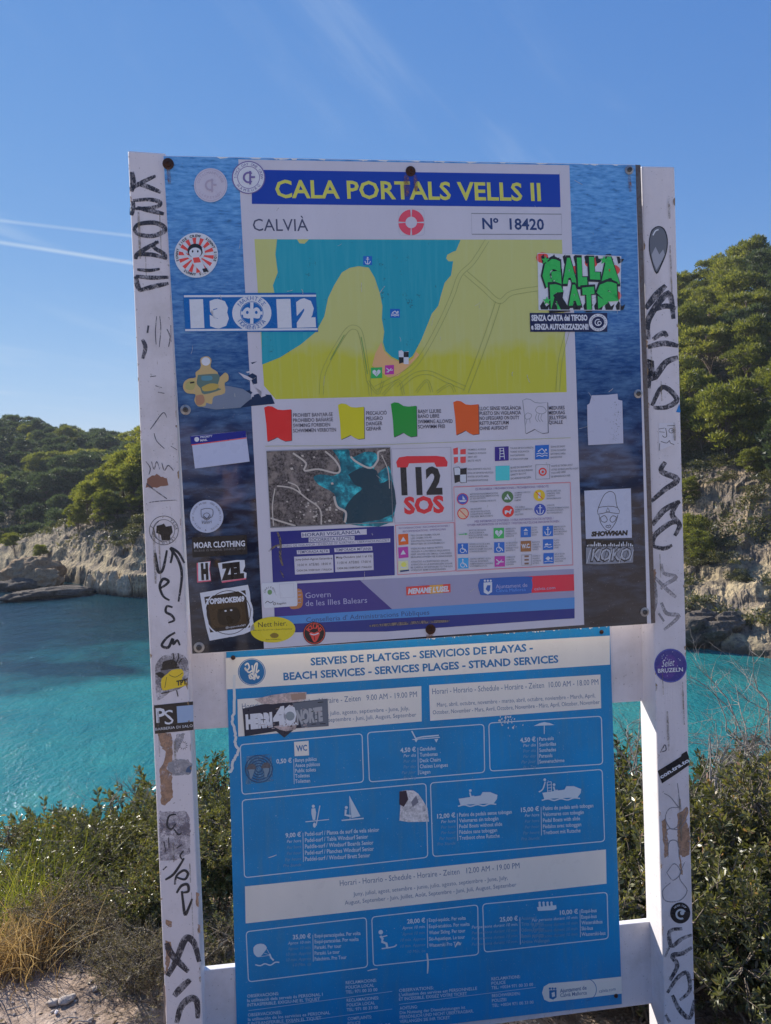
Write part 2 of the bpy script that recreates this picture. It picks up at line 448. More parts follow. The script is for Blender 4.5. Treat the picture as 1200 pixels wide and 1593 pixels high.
# title banner
BLUE = ink('banner_blue', (22, 48, 142), .2, .16)
p = Print(FD, .9); p.poly(cA((530, 110))+cB((627, 128), (631, 256))+cA((530, 243)), BLUE); ban = p.build('title_banner', mapb, 'dark blue banner with yellow title')
p = Print(FD, 1.2); p.text('CALA PORTALS VELLS II', (429, 307), (842, 312), 26.5, ink('title_yellow', (168, 162, 78)), bold=.022); p.build('lettering', ban)
p = Print(FD, .9); p.text('CALVIÀ', (394, 359), (480, 359.5), 18.5, ink('print_ink', (60, 60, 88)), bold=.0); p.build('lettering', mapb)
p = Print(FD, .9)
p.outline(cB((284, 280), (634, 283), (636, 362), (286, 361)), .9, GREY)
p.text('Nº  18420', (751, 356), (847, 357.5), 16.5, NAVY, bold=.022); p.build('lettering', mapb)
# life ring emblem
p = Print(FD, .9); p.outline([(620, 325), (660, 325.5), (661, 366), (621, 366)], .6, flat('faint', (146, 142, 168)), 6)
RR = ink('ring_red', (186, 62, 86))
for a in (4, 94, 184, 274): p.ring((640, 346), 9, 20, RR, 14, a, a+82)
p.build('life_ring_emblem', mapb, 'red and white life ring emblem')

# ---- map
def land_mat():
    b = MB('printed_land'); z = b.sepz(); n = b.noise(10, 3, .55)
    v = b.math('ADD', z, b.math('MULTIPLY', b.math('SUBTRACT', n, .5), .12))
    st = b.noise(90, 4, .6, stretch=(1, 1, .06))
    c = b.mix(b.rng(v, 1.862, 1.90), seen(156, 152, 58), seen(156, 154, 104))
    b.col(b.mix(b.rng(st, .5, .75, 0, .3), c, seen(158, 160, 128))); b.rough(.25); return b.m
def sea_print():
    b = MB('printed_map_sea'); st = b.noise(90, 4, .6, stretch=(1, 1, .06)); sp = b.noise(22, 8, .75); s2 = b.noise(260, 2, .6)
    c = b.mix(b.rng(st, .45, .75, 0, .3), seen(30, 122, 152), seen(70, 142, 164))
    c = b.mix(b.math('MULTIPLY', b.rng(sp, .58, .64), b.rng(s2, .52, .58, 0, .7)), c, seen(40, 60, 70))
    b.col(c); b.rough(.25); return b.m
LAND = land_mat(); TEAL = sea_print()
p = Print(FD, .9); p.poly([(396, 372), (874.5, 373), (882, 610), (429, 621), (411, 600)], LAND)
mp_ = p.build('map', mapb, 'yellow and turquoise printed map of the cove')
p = Print(FD, 1.1)
seaL = cA((628, 381), (622, 440), (631, 510), (612, 560), (618, 588), (619, 640), (566, 700), (570, 868), (640, 840), (720, 790), (780, 740), (812, 680), (826, 610), (850, 560), (880, 510), (910, 492), (945, 485), (985, 491), (1008, 530), (1028, 590), (1038, 640), (1036, 690), (1045, 740), (1040, 780), (1050, 815), (1075, 838), (1100, 850), (1130, 852), (1155, 835))
seaR = cB((65, 818), (90, 770), (110, 720), (130, 670), (155, 640), (165, 600), (180, 550), (205, 520), (213, 466), (195, 466), (186, 455), (190, 441), (210, 430), (224, 425), (242, 383))
p.poly(seaL+seaR+cA((752, 381), (735, 398), (715, 396), (706, 381)), TEAL); p.build('printed_sea', mp_)
p = Print(FD, 1.3)
p.poly(cA((1034, 780), (1044, 815), (1070, 842), (1105, 857), (1135, 858), (1158, 842), (1168, 816), (1182, 830), (1140, 875), (1098, 912), (1060, 918), (998, 872), (1010, 825)), ink('beach_orange', (190, 140, 110)))
p.build('beach_area', mp_)
p = Print(FD, 1.3); RD = flat('road_line', (112, 118, 74))
def dbl(pts, w=3.2, c=RD):
    P = smoothline(np.array(pts, float), 5); d = np.gradient(P, axis=0); d /= np.linalg.norm(d, axis=1, keepdims=True)+1e-9
    for sgn in (-1, 1): p.stroke(P+np.stack([-d[:, 1], d[:, 0]], 1)*w*sgn, .55, c, 0, px=True)
dbl(cA((800, 985), (806, 910), (830, 850), (870, 780), (900, 735), (925, 722), (950, 738), (965, 800), (975, 870), (985, 930)))
dbl(cA((985, 930), (992, 990)), 2)
dbl(cB((345, 385), (290, 470), (240, 520), (210, 600), (165, 700), (100, 820), (40, 890), (-90, 960)))
dbl(cB((262, 512), (330, 570), (392, 622), (440, 590), (545, 572)), 3.6)
dbl(cB((388, 625), (350, 740), (310, 850), (262, 975)), 4)
dbl(cB((660, 730), (630, 850), (620, 970)), 3)
dbl(cB((0, 960), (60, 910), (120, 900), (190, 930), (262, 960)), 3)
for xs in ((70, 975, 110, 930), (150, 975, 200, 945), (-60, 985, 0, 930), (-120, 930, -80, 980)): dbl(cB((xs[0], xs[1]), (xs[2], xs[3]), (xs[2]+20, xs[1])), 1.6)
GL = flat('path_green', (92, 124, 74))
p.stroke(cA((835, 850), (860, 805), (890, 752)), 1.1, GL); p.stroke(cA((955, 760), (968, 830), (980, 905)), 1.1, GL)
p.build('road_lines', mp_)
# map symbols
def sym(q, bg, draw, name='pictogram', parent=mapb, lift=1.6, label=None, rnd=False):
    s = Print(FD, lift, q)
    if bg is not None:
        if rnd: 
            c = s.T([(.5, .5)])[0]; r = np.linalg.norm(s.T([(1, .5)])[0]-s.T([(0, .5)])[0])/2; s.ell((.5, .5), r, r, bg, 24)
        else: s.rect(0, 0, 1, 1, bg)
    if draw: draw(s)
    return s.build(name, parent, label)
IC_B = ink('icon_blue', (30, 84, 168)); IC_G = ink('icon_green', (50, 140, 84)); IC_P = ink('icon_purple', (150, 50, 140)); IW = flat('icon_white', (165, 165, 190)); IC_O = ink('icon_orange', (200, 80, 40)); IC_Y = ink('icon_yellow', (186, 150, 50)); IC_BR = ink('icon_brown', (128, 84, 60)); IC_V = ink('icon_violet', (44, 34, 116)); IC_T = ink('icon_teal', (60, 160, 178)); IC_R = ink('icon_red', (190, 46, 50))
def d_anchor(s): s.stroke([(.5, .18), (.5, .85)], 1.3, IW, 0); s.stroke([(.2, .55), (.3, .8), (.5, .88), (.7, .8), (.8, .55)], 1.2, IW); s.stroke([(.32, .34), (.68, .34)], 1, IW, 0); s.ell((.5, .18), 1.3, 1.3, IW, 10)
def d_swim(s): s.stroke([(.2, .45), (.5, .25), (.72, .5)], 1.6, IW, 0); s.ell((.78, .35), 1.5, 1.5, IW, 10); s.stroke([(.1, .62), (.3, .56), (.5, .63), (.7, .56), (.9, .62)], 1.2, IW); s.stroke([(.1, .78), (.3, .72), (.5, .79), (.7, .72), (.9, .78)], 1.2, IW)
def d_heart(s): s.poly([(.5, .85), (.15, .5), (.15, .3), (.32, .2), (.5, .35), (.68, .2), (.85, .3), (.85, .5)], IW); s.stroke([(.55, .3), (.42, .52), (.58, .52), (.46, .75)], .9, IC_G, 0)
def d_lounger(s): s.stroke([(.15, .3), (.45, .55), (.88, .55)], 1.4, IW, 0); s.stroke([(.3, .8), (.7, .35)], 1.1, IW, 0); s.stroke([(.15, .75), (.5, .55)], 1, IW, 0)
def d_wheel(s): s.ell((.45, .16), 1.3, 1.3, IW, 10); s.stroke([(.45, .25), (.47, .55), (.72, .58), (.85, .85)], 1.4, IW, 0); s.ring((.45, .66), 3.0, 4.0, IW, 18)
def d_tent(s): s.poly([(.5, .22), (.8, .72), (.2, .72)], IW); s.stroke([(.3, .3), (.62, .72)], 1, flat('tentg', (60, 90, 60)), 0)
def d_slash(s): s.ring((.5, .5), 7.6, 9, IC_R, 24); s.stroke([(.2, .2), (.8, .8)], 1.2, IC_R, 0)
def d_dog(s): s.poly([(.2, .45), (.35, .4), (.6, .5), (.7, .3), (.85, .35), (.75, .5), (.7, .72), (.6, .72), (.58, .6), (.38, .6), (.32, .75), (.22, .75)], IW)
def d_boat(s): s.poly([(.15, .6), (.85, .6), (.72, .75), (.28, .75)], IW); s.poly([(.5, .2), (.75, .55), (.5, .55)], IW)
def d_shower(s): s.poly([(.5, .15), (.72, .4), (.28, .4)], IW); [s.stroke([(x, .5), (x, .8)], .8, IW, 0) for x in (.38, .5, .62)]
def d_fish(s): s.poly([(.2, .5), (.45, .3), (.7, .5), (.45, .7)], IW); s.poly([(.68, .5), (.85, .35), (.85, .65)], IW); s.stroke([(.1, .82), (.5, .76), (.9, .82)], .9, IW)
def d_pool(s): s.poly([(.2, .45), (.45, .35), (.5, .5), (.8, .45), (.8, .55), (.2, .58)], IW); s.stroke([(.1, .75), (.35, .68), (.6, .76), (.9, .7)], 1, IW)
def sq(cf, x0, y0, x1, y1, dy=-2): return cf((x0, y0), (x1, y0+dy), (x1, y1+dy), (x0, y1))
sym(sq(cA, 963, 446, 998, 481, 0), IC_B, d_anchor, parent=mp_); sym(sq(cA, 1068, 651, 1106, 686, 0), IC_B, d_swim, parent=mp_)
sym(sq(cA, 993, 880, 1037, 922), IC_G, d_heart, parent=mp_); sym(sq(cA, 1048, 871, 1083, 907), IC_P, d_lounger, parent=mp_)
def d_check(s):
    s.poly([(0, .05), (.3, 0), (.5, .12), (1, .08), (1, 1), (.6, 1), (.4, .9), (.05, .98)], IW)
    s.rect(.5, .12, 1, .5, BLK); s.poly([(.03, .5), (.5, .5), (.5, .9), (.4, .9), (.05, .98)], BLK)
sym(sq(cA, 1101, 812, 1140, 866, 0), None, d_check, parent=mp_)

# ---- warning flags row
FT = flat('flag_ink', (52, 50, 70))
def flagpart(cf, pts, mt, label, edge=None, extra=None):
    s = Print(FD, 1.0)
    s.poly([(x+.9, y+.8) for x, y in cf(*pts)], FT); s.poly(cf(*pts), mt)
    if edge: s.outline(cf(*pts), .6, edge)
    if extra: extra(s)
    s.build('warning_flag', mapb, label)
def wflag(x0, y0, x1, h):
    w = x1-x0
    return [(x0, y0), (x0+w*.14, y0-6), (x0+w*.3, y0-4), (x0+w*.5, y0+8), (x0+w*.7, y0+10), (x1, y0+7), (x1+2, y0+h-2), (x0+w*.78, y0+h+1), (x0+w*.62, y0+h-6), (x0+w*.48, y0+h-15), (x0+w*.35, y0+h-8), (x0+w*.12, y0+h+2), (x0+w*.08, y0+h*.5)]
flagpart(cC, wflag(578, 85, 683, 130), ink('flag_red', (184, 44, 50)), 'red flag, bathing prohibited')
flagpart(cC, wflag(865, 75, 966, 132), ink('flag_yellow', (170, 160, 44)), 'yellow flag, danger')
flagpart(cD, wflag(20, 68, 115, 122), ink('flag_green', (34, 120, 56)), 'green flag, swimming allowed')
flagpart(cD, wflag(253, 62, 347, 120), ink('flag_orange', (202, 76, 42)), 'orange flag, no lifeguard on duty')
def jelly(s):
    s.stroke(cD((560, 90), (570, 78), (590, 80), (600, 95), (585, 105), (565, 100), (560, 90)), .8, GREY)
    for dx in (0, 10, 20): s.stroke(cD((565+dx, 104), (560+dx, 122), (568+dx, 135)), .7, GREY)
    s.stroke(cD((520, 112), (530, 102), (545, 108), (540, 122), (524, 124), (520, 112)), .7, GREY); s.stroke(cD((528, 124), (524, 145)), .6, GREY); s.stroke(cD((538, 122), (540, 140)), .6, GREY)
flagpart(cD, wflag(512, 55, 605, 122), WH, 'white flag with jellyfish outlines', GREY, jelly)
p = Print(FD, 1.0)
def lines(pr, cf, x, ys, texts, h, m, wid=None, x2=None, bold=0, slant=0, dy=0):
    for i, (y, t) in enumerate(zip(ys, texts)):
        if x2: e = x2[i] if isinstance(x2, (list, tuple)) else x2; a, b = cf((x, y), (e, y+dy)); pr.text(t, a, b, h, m, bold, slant, px=True)
        else: pr.line(t, cf((x, y))[0], h, m, -2.5, .62, bold, slant)
lines(p, cC, 691, (122, 142, 162, 182), ('PROHIBIT BANYAR-SE', 'PROHIBIDO BAÑARSE', 'SWIMING FORBIDEN', 'SCHWIMMEN VERBOTEN'), 5.6, FT, x2=(845, 846, 835, 858), dy=-4, bold=.01)
lines(p, cC, 975, (114, 135, 155, 175), ('PRECAUCIÓ', 'PELIGRO', 'DANGER', 'GEFAHR'), 5.6, FT, x2=(1055, 1040, 1038, 1034), dy=-2, bold=.01)
lines(p, cD, 122, (103, 121, 141, 160), ('BANY LLIURE', 'BAÑO LIBRE', 'SWIMMING ALLOWED', 'SCHWIMM FREI'), 5.6, FT, x2=(208, 201, 251, 222), dy=-2, bold=.01)
lines(p, cD, 352, (92, 110, 128, 147, 166), ('LLOC SENSE VIGILÀNCIA', 'PUESTO SIN VIGILANCIA', 'NO LIFEGUARD ON DUTY', 'RETTUNGSTURM', 'OHNE AUFSICHT'), 5.4, FT, x2=(507, 506, 500, 460, 458), dy=-3, bold=.01)
lines(p, cD, 610, (90, 108, 126, 144), ('MEDUSES', 'MEDUSAS', 'JELLYFISH', 'QUALLE'), 5.4, FT, x2=(669, 670, 675, 662), dy=-2, bold=.01)
YL = flat('rule_olive', (140, 140, 110)); p.stroke([(413, 694), (560, 693), (888, 681)], .7, YL, 0)
p.build('lettering', mapb, 'small flag captions in four languages')

# ---- aerial photograph
def aerial():
    b = MB('printed_aerial_photograph')
    g = b.noise(170, 5, .75); g2 = b.noise(30, 5, .6)
    c = b.mix(b.rng(g, .38, .62), seen(30, 28, 34), seen(96, 88, 98)); c = b.mix(b.rng(g2, .5, .62, 0, .55), c, seen(128, 116, 122)); b.col(c); b.rough(.25); return b.m
def aerial_sea():
    b = MB('printed_aerial_sea'); g = b.noise(34, 6, .65)
    b.col(b.ramp(g, [(.36, seen(14, 62, 84)), (.5, seen(22, 92, 116)), (.60, seen(40, 148, 172)), (.7, seen(60, 164, 186))])); b.rough(.25); return b.m
ARS = aerial_sea(); ARW = ink('aerial_pale', (158, 148, 156), .3, .6); ARD = ink('aerial_dark', (20, 50, 70), .3, .5)
p = Print(FD, 1.0); p.poly(cC((587, 255), (1068, 240), (1079, 530), (603, 552)), aerial())
p.poly(cC((842, 248), (870, 290), (872, 330), (850, 350), (800, 345), (770, 355), (790, 385), (850, 420), (862, 470), (895, 490), (898, 537), (1078, 529), (1071, 330), (1040, 325), (1015, 345), (1005, 322), (1020, 290), (1010, 262), (970, 258), (915, 280), (905, 246)), ARS, smooth=3)
p.poly(cC((905, 345), (960, 318), (1015, 330), (1030, 380), (1075, 370), (1078, 500), (900, 535), (892, 480), (925, 430), (960, 400), (930, 385)), ARD, smooth=3)
for pts, w in (([(690, 262), (740, 300), (735, 330), (790, 325), (860, 340), (872, 320), (850, 285), (815, 255)], 2.8), ([(620, 400), (610, 470), (615, 545)], 1.6), ([(628, 390), (690, 400), (745, 440), (795, 480), (800, 540)], 2.2), ([(915, 275), (935, 295), (990, 320), (1020, 290), (1022, 258), (1050, 250)], 3), ([(850, 430), (862, 470), (895, 492), (892, 532)], 3.4), ([(670, 375), (705, 390), (720, 420)], 1.8), ([(603, 515), (650, 530), (700, 545)], 2.6), ([(1035, 270), (1060, 330), (1066, 400)], 1.4)):
    p.stroke(cC(*pts), w, ARW)
for k in range(46):
    x, y = random.uniform(600, 860), random.uniform(262, 535)
    if random.random() < .6: x, y = random.gauss(770, 45), random.gauss(490, 26)
    if 602 < x < 885 and 262 < y < 530: r = random.uniform(1, 3.4); p.poly(cC((x-r*2, y-r), (x+r, y-r*1.5), (x+r*2, y+r), (x-r, y+r*1.4)), ARW)
p.outline(cC((587, 255), (1068, 240), (1079, 530), (603, 552)), 1.1, GREY)
p.build('aerial_photograph', mapb, 'aerial photograph of the cove')

# ---- opening hours panel
VB = ink('hours_blue', (30, 34, 110), .2, .2)
p = Print(FD, 1.0); p.poly(cC((603, 568), (1083, 545), (1086, 737), (612, 765)), VB)
p.poly(cF((258, 106), (640, 86), (641, 118), (260, 137)), WH); p.text('HORARI VIGILÀNCIA', *cF((266, 131), (604, 112)), 5, NAVY, .012)
p.poly(cF((302, 137), (569, 127), (569, 153), (302, 163)), WH); p.text('SOCORRISTA REACTIU', *cF((307, 159), (563, 150)), 4.8, NAVY, .01)
p.poly(cF((120, 178), (778, 141), (778, 163), (120, 196)), WH); p.text('HORARIO DE VIGILANCIA / SCHEDULE OF ALERTNESS / ÜBERWACHUNGSZEIT', *cF((126, 194), (772, 158)), 3.6, NAVY)
p.poly(cF((232, 210), (422, 203), (424, 226), (234, 233)), WH); p.text('TEMPORADA ALTA', *cF((238, 229), (416, 222)), 4.2, NAVY, .01)
p.poly(cF((451, 198), (672, 187), (674, 211), (453, 221)), WH); p.text('TEMPORADA MITJANA', *cF((457, 217), (667, 208)), 4.2, NAVY, .01)
p.poly(cF((217, 248), (444, 237), (447, 339), (222, 352)), WH); p.poly(cF((453, 235), (678, 224), (681, 325), (457, 337)), WH)
p.text('Juny-Juliol-Agost-Setembre', *cF((224, 270), (440, 262)), 3, BLK, .01); p.text('10:00 H  ATÉ/BIS  18:00 H', *cF((238, 304), (432, 295)), 3.8, BLK); p.text('CADA DIA / EVERYDAY / TÄGLICH', *cF((232, 334), (436, 327)), 2.8, BLK, .01)
p.text('Maig-Octubre (del 1 al 15)', *cF((462, 258), (672, 249)), 3, BLK, .01); p.text('11:00 H  ATÉ/BIS  17:00 H', *cF((470, 291), (664, 283)), 3.8, BLK); p.text('CADA DIA / EVERYDAY / TÄGLICH', *cF((468, 321), (668, 312)), 2.8, BLK, .01)
p.build('hours_panel', mapb, 'blue lifeguard hours panel with white text strips')

# ---- emergency number
p = Print(FD, 1.0); p.outline(cD((22, 236), (244, 230), (251, 505), (35, 513)), .9, flat('rule_pale', (136, 130, 156)))
p.poly(cD((40, 285), (50, 268), (80, 263), (190, 262), (220, 266), (232, 285), (230, 302), (190, 303), (182, 287), (88, 290), (82, 305), (44, 305)), RED)
p.text('112', *cD((60, 403), (213, 400)), 38, BLK, .05); p.text('SOS', *cD((70, 477), (220, 471)), 24, RED, .045)
p.build('emergency_number', mapb, 'emergency number 112 SOS under a red telephone handset')
# ---- recommendations box
PR = flat('rule_red', (170, 90, 110))
p = Print(FD, 1.0); p.outline(cD((37, 521), (256, 511), (262, 691), (46, 706)), .9, PR)
p.text('RECOMANACIONS / RECOMENDACIONES /', *cD((50, 536), (240, 526)), 2.9, PURPLE); p.text('RECOMMENDATIONS / EMPFEHLUNG', *cD((65, 548), (225, 539)), 2.9, PURPLE)
for k, (mt, y) in enumerate(((IC_O, 552), (IC_P, 601), (IC_Y, 652))):
    p.poly(cD((47, y+3), (84, y), (86, y+40), (49, y+44)), mt if k < 2 else flat('pale_yel', (176, 172, 150)))
    p.poly(cD((56, y+30), (66, y+12), (76, y+28)), IW)
p.poly(cD((52, 690), (88, 686), (88, 692), (56, 696)), NAVY); p.ell(cD((68, 668))[0], 4, 4, flat('sun_yel', (190, 180, 90)), 14)
tx = (('FEU ÚS DE CREMA SOLAR', 'USE CREMA SOLAR', 'SUN PROTECTION ADVISED', 'BENUTZEN SIE SONNENMILCH'), ('VIGILAU ELS NENS PETITS', 'VIGILEN A LOS NIÑOS PEQUEÑOS', 'KEEP AN EYE ON SMALL CHILDREN', 'BEAUFSICHTIGEN SIE KLEINKINDER'), ('ATENCIÓ A L\'EXPOSICIÓ SOLAR', 'ATENCIÓN A LA EXPOSICIÓN SOLAR', 'BE CAREFUL OF EXPOSURE TO THE SUN', 'VORSICHT BEIM SONNENBADEN'))
for k, y in enumerate((563, 612, 661)):
    for i, t in enumerate(tx[k]): p.text(t, *cD((95, y+i*10.5), (95+min(155, 5.2*len(t)), y+i*10.5-5)), 2.5, GREY, .01)
p.build('advice_box', mapb, 'faded safety advice box with red outline')
# ---- legend
def d_cross(s): s.poly([(0, .05), (.35, 0), (.55, .14), (1, .12), (1, .98), (.7, 1), (.45, .88), (.08, 1)], ink('fa_red', (190, 62, 72))); s.poly([(.38, .02), (.56, .1), (.56, .95), (.38, .9)], IW); s.poly([(0, .42), (1, .46), (1, .6), (0, .58)], IW)
def d_chk2(s): s.poly([(0, .05), (.4, .02), (.55, .16), (1, .1), (1, 1), (.6, 1), (.4, .88), (.1, 1)], IW); s.rect(.5, .12, 1, .5, BLK); s.poly([(.04, .5), (.5, .5), (.5, .9), (.1, 1)], BLK); s.outline([(0, .05), (.4, .02), (.55, .16), (1, .1), (1, 1), (.6, 1), (.4, .88), (.1, 1)], .7, BLK)
def d_tower(s): [s.stroke(q_, 1.1, IW, 0) for q_ in ([(.38, .1), (.36, .9)], [(.62, .1), (.7, .9)], [(.36, .3), (.64, .3)], [(.36, .5), (.66, .5)], [(.36, .7), (.68, .7)], [(.3, .12), (.66, .12)])]
def d_target(s): s.outline([(0, 0), (1, 0), (1, 1), (0, 1)], .6, GREY); s.ring((.5, .5), 4.3, 6.3, IC_R, 20); s.ell((.5, .5), 2, 2, IC_R, 10)
sym(sq(cE, 80, 35, 182, 165, -8), None, d_cross); sym(sq(cE, 85, 190, 187, 322, -6), None, d_chk2)
sym(sq(cE, 418, 28, 530, 143, -6), IC_V, d_tower); sym(sq(cE, 745, 15, 857, 130, -5), IC_B, d_swim)
sym(sq(cE, 424, 183, 538, 302, -4), IC_T, None); sym(sq(cE, 750, 173, 863, 290, -4), None, d_target)
p = Print(FD, 1.0)
def block(x, ys, ts, x2, h=2.7, m=GREY, dy=-5): lines(p, cE, x, ys, ts, h, m, x2=x2, bold=.012, dy=dy)
block(200, (58, 88, 118, 148), ('PRIMERS AUXILIS', 'PRIMEROS AUXILIOS', 'FIRST AID', 'ERSTE HILFE'), (347, 349, 275, 305))
block(195, (216, 247, 277, 308), ('ÀREA D\'ESPORTS NÀUTICS', 'ZONA DE DEPORTES NÁUTICOS', 'WATER SPORTS AREA', 'WASSERSPORTZONE'), (387, 406, 369, 364))
block(543, (45, 75, 105, 135), ('TALAIA DE SOCORRISTA', 'TORRE VIGILANCIA', 'WATCHTOWER', 'AUFSICHTSTURM'), (732, 698, 662, 687))
block(872, (34, 64, 92, 120), ('ZONA DE BANY', 'ZONA DE BAÑO', 'BATHING AREA', 'BADEZONE'), (990, 995, 993, 963))
block(547, (204, 233, 262, 292), ('BOIES DE SEGURETAT', 'BOYAS DE SEGURIDAD', 'SAFETY BUOYS', 'SICHERHEITSBOJEN'), (722, 727, 672, 711), dy=-12)
block(875, (191, 220, 248, 277), ('VOSTÈ ES TROBA AQUÍ', 'USTED SE ENCUENTRA AQUÍ', 'YOU ARE HERE', 'SIE BEFINDEN SICH HIER'), (1049, 1096, 993, 1031), dy=-12)
p.outline(cE((85, 352), (1030, 315), (1052, 985), (108, 1035)), .9, PR)
p.text('ES PROHIBEIX / PROHIBICIONES / PROHIBITIONS / VERBOTE', *cE((262, 380), (855, 356)), 3.4, PURPLE)
p.text('MÉS INFORMACIÓ D\'INTERÈS / OTRA INFORMACIÓN DE INTERÉS /', *cE((255, 642), (895, 615)), 3.4, PURPLE); p.text('OTHER INFORMATION OF INTEREST / WEITERE NÜTZLICHE INFORMATIONEN', *cE((195, 672), (940, 640)), 3.4, PURPLE)
T4 = [('MOTOS NÀUTIQUES/EMBARCACIONS', 'MOTOS NÁUTICAS / EMBARCACIONES', 'JET SKIS AND BOATS', 'WASSERMOTORRÄDER UND BOOTE'), ('ACAMPAR O FER FOC', 'ACAMPAR', 'CAMPING', 'CAMPEN'), ('RENTAR, SABÓ, GEL', 'JABÓN, GEL', 'WASHING', 'SEIFENGEBRAUCH'), ('FER FOGUERES', 'HACER FUEGO EN LA PLAYA', 'LIGHTING FIRES', 'FEUER MACHEN'), ('DUR ANIMALS', 'ANIMALES DOMÉSTICOS', 'PETS', 'HAUSTIERE'), ('ATRACAR', 'ATRAQUE DE EMBARCACIONES', 'MOORING FOR BOATS', 'BOOTSANLEGEPLATZ')]
block(218, (418, 437, 456, 478), T4[0], (443, 452, 342, 428), 2.3, dy=-10); block(578, (406, 426, 446, 468), T4[1], (708, 636, 630, 630), 2.3); block(838, (392, 412, 432, 454), T4[2], (955, 950, 905, 955), 2.3)
block(222, (540, 560, 580, 600), T4[3], (312, 380, 385, 402), 2.3, dy=-8); block(582, (524, 543, 563, 584), T4[4], (662, 725, 622, 650), 2.3); block(842, (509, 529, 549, 570), T4[5], (903, 1021, 974, 967), 2.3)
G3 = [(208, 712, 362, ('SENTIT DE CIRCULACIÓ', 'ACCESO', 'EXCLUSIVE USE', 'RETTUNG')), (505, 700, 597, ('DESFIBRIL·LADOR', 'DESFIBRILADOR', 'DEFIBRILLATOR', 'DEFIBRILLATOR')), (718, 690, 770, ('DUTXA', 'DUCHA', 'SHOWER', 'DUSCHE')), (897, 683, 1003, ('EMBARCADOR', 'MOLL', 'JETTY MOORING', 'ANLEGESTELLE')),
      (213, 824, 397, ('PASSAREL·LA D\'ACCÉS AL MAR', 'PASARELA', 'BEACH RAMP ACCESS', 'STRANDZUGANG')), (507, 815, 612, ('WC MINUSVÀLIDS', 'WC ADAPTADO', 'DISABLED TOILET', 'BEHINDERTEN WC')), (722, 808, 790, ('BANYS', 'ASEOS', 'TOILETS', 'WC')), (900, 793, 948, ('PLATJA', 'PLAYA', 'BEACH', 'STRAND')),
      (217, 943, 404, ('CADIRES AMFÍBIES I AJUDA', 'SILLA ANFIBIA', 'AMPHIBIAN CHAIRS', 'SCHWIMMROLLSTUHL')), (512, 930, 592, ('HAMAQUES', 'HAMACAS', 'LOUNGERS', 'LIEGEN')), (726, 920, 795, ('PASSAREL·LA', 'PASARELA', 'FOOTBRIDGE', 'STEG')), (903, 904, 996, ('AIGUA SEGURA', 'AGUA LIMPIA', 'CLEAN WATER', 'WASSER'))]
for x, y, xe, t in G3: block(x, (y, y+20, y+40, y+60), t, tuple(x+(xe-x)*k for k in (.9, .8, 1, .75)), 2.3)
p.stroke(cE((126, 740), (180, 735)), 1, IC_G, 0); p.poly(cE((178, 726), (198, 734), (179, 744)), IC_G)
p.build('legend', mapb, 'legend in tiny four-language captions inside a red outline')
def circ(cx, cy, r=47): return cE((cx-r, cy-r), (cx+r, cy-r), (cx+r, cy+r), (cx-r, cy+r))
sym(circ(156, 450), ink('c_blue', (60, 74, 160)), lambda s: (d_boat(s), s.ring((.5, .5), 8, 9, IC_R, 24)), rnd=True)
sym(circ(521, 433), flat('c_green', (66, 96, 70)), d_tent, rnd=True); sym(circ(779, 421), IC_Y, lambda s: (s.rect(.4, .25, .6, .75, IW), s.stroke([(.2, .2), (.8, .8)], 1.2, IC_R, 0)), rnd=True)
sym(circ(160, 568), flat('c_pale', (182, 150, 140)), d_slash, rnd=True); sym(circ(526, 550), IC_R, d_dog, rnd=True); sym(circ(785, 536), ink('c_blue2', (50, 66, 150)), d_anchor, rnd=True)
for (x, y), mt, dr in (((408, 686), IC_G, d_heart), ((627, 676), IC_B, d_shower), ((806, 668), IC_B, d_anchor), ((117, 812), IC_B, d_wheel), ((412, 802), IC_B, d_wheel), ((628, 792), IC_BR, None), ((808, 778), IC_B, d_pool), ((120, 930), ink('icon_sky', (50, 128, 190)), d_wheel), ((416, 915), IC_P, d_lounger), ((812, 890), IC_B, d_fish)):
    def dd(s, dr=dr, x=x):
        if dr: dr(s)
        else: s.text('W.C.', (.08, .68), (.92, .64), 6, IW, .05)
    sym(sq(cE, x, y, x+84, y+86, -3), mt, dd)
sym(sq(cE, 636, 905, 716, 988, -3), None, lambda s: (s.outline([(0, 0), (1, 0), (1, 1), (0, 1)], .5, GREY), [s.rect(.28, a, .72, a+.17, ink('walk_brown', (110, 84, 84))) for a in (.06, .4, .76)]))

# ---- sponsors strip
SL = ink('strip_grey', (126, 122, 160), .2, .3); SP = ink('strip_purple', (52, 44, 116), .2, .2); SB = ink('strip_blue', (64, 112, 178), .2, .2); SD = ink('strip_dark', (30, 40, 112), .2, .2)
p = Print(FD, 1.0); Q = cF((95, 412), (600, 383))+cD((704, 683))
p.poly(cF((95, 412), (600, 384))+cD((703, 684), (706, 870))+cF((103, 660)), SL)
p.poly(cF((95, 412), (600, 384), (790, 555), (104, 598)), SP)
p.poly(cF((104, 598))+cD((706, 790), (706, 832))+cF((105, 645)), SB)
p.poly(cF((105, 645))+cD((706, 832), (706, 868), (0, 918))+cF((105, 690)), SD)
LT = flat('pale_text', (138, 134, 176))
p.text('Govern', *cF((283, 490), (431, 482)), 8.5, LT); p.text('de les Illes Balears', *cF((284, 536), (643, 516)), 8.5, LT)
p.text("Conselleria d' Administracions Públiques", *cF((288, 630), (1006, 585)), 7.2, ink('dim_navy', (44, 60, 110)))
p.poly(cF((205, 440), (260, 440), (266, 530), (230, 552), (190, 540)), flat('crest', (150, 96, 66)), smooth=3)
for k in range(4): p.stroke(cF((240, 450+k*22), (258, 448+k*22)), 1, LT, 0)
p.poly(cD((520, 712), (703, 704), (705, 765), (520, 775)), ink('red_bar', (190, 40, 66)))
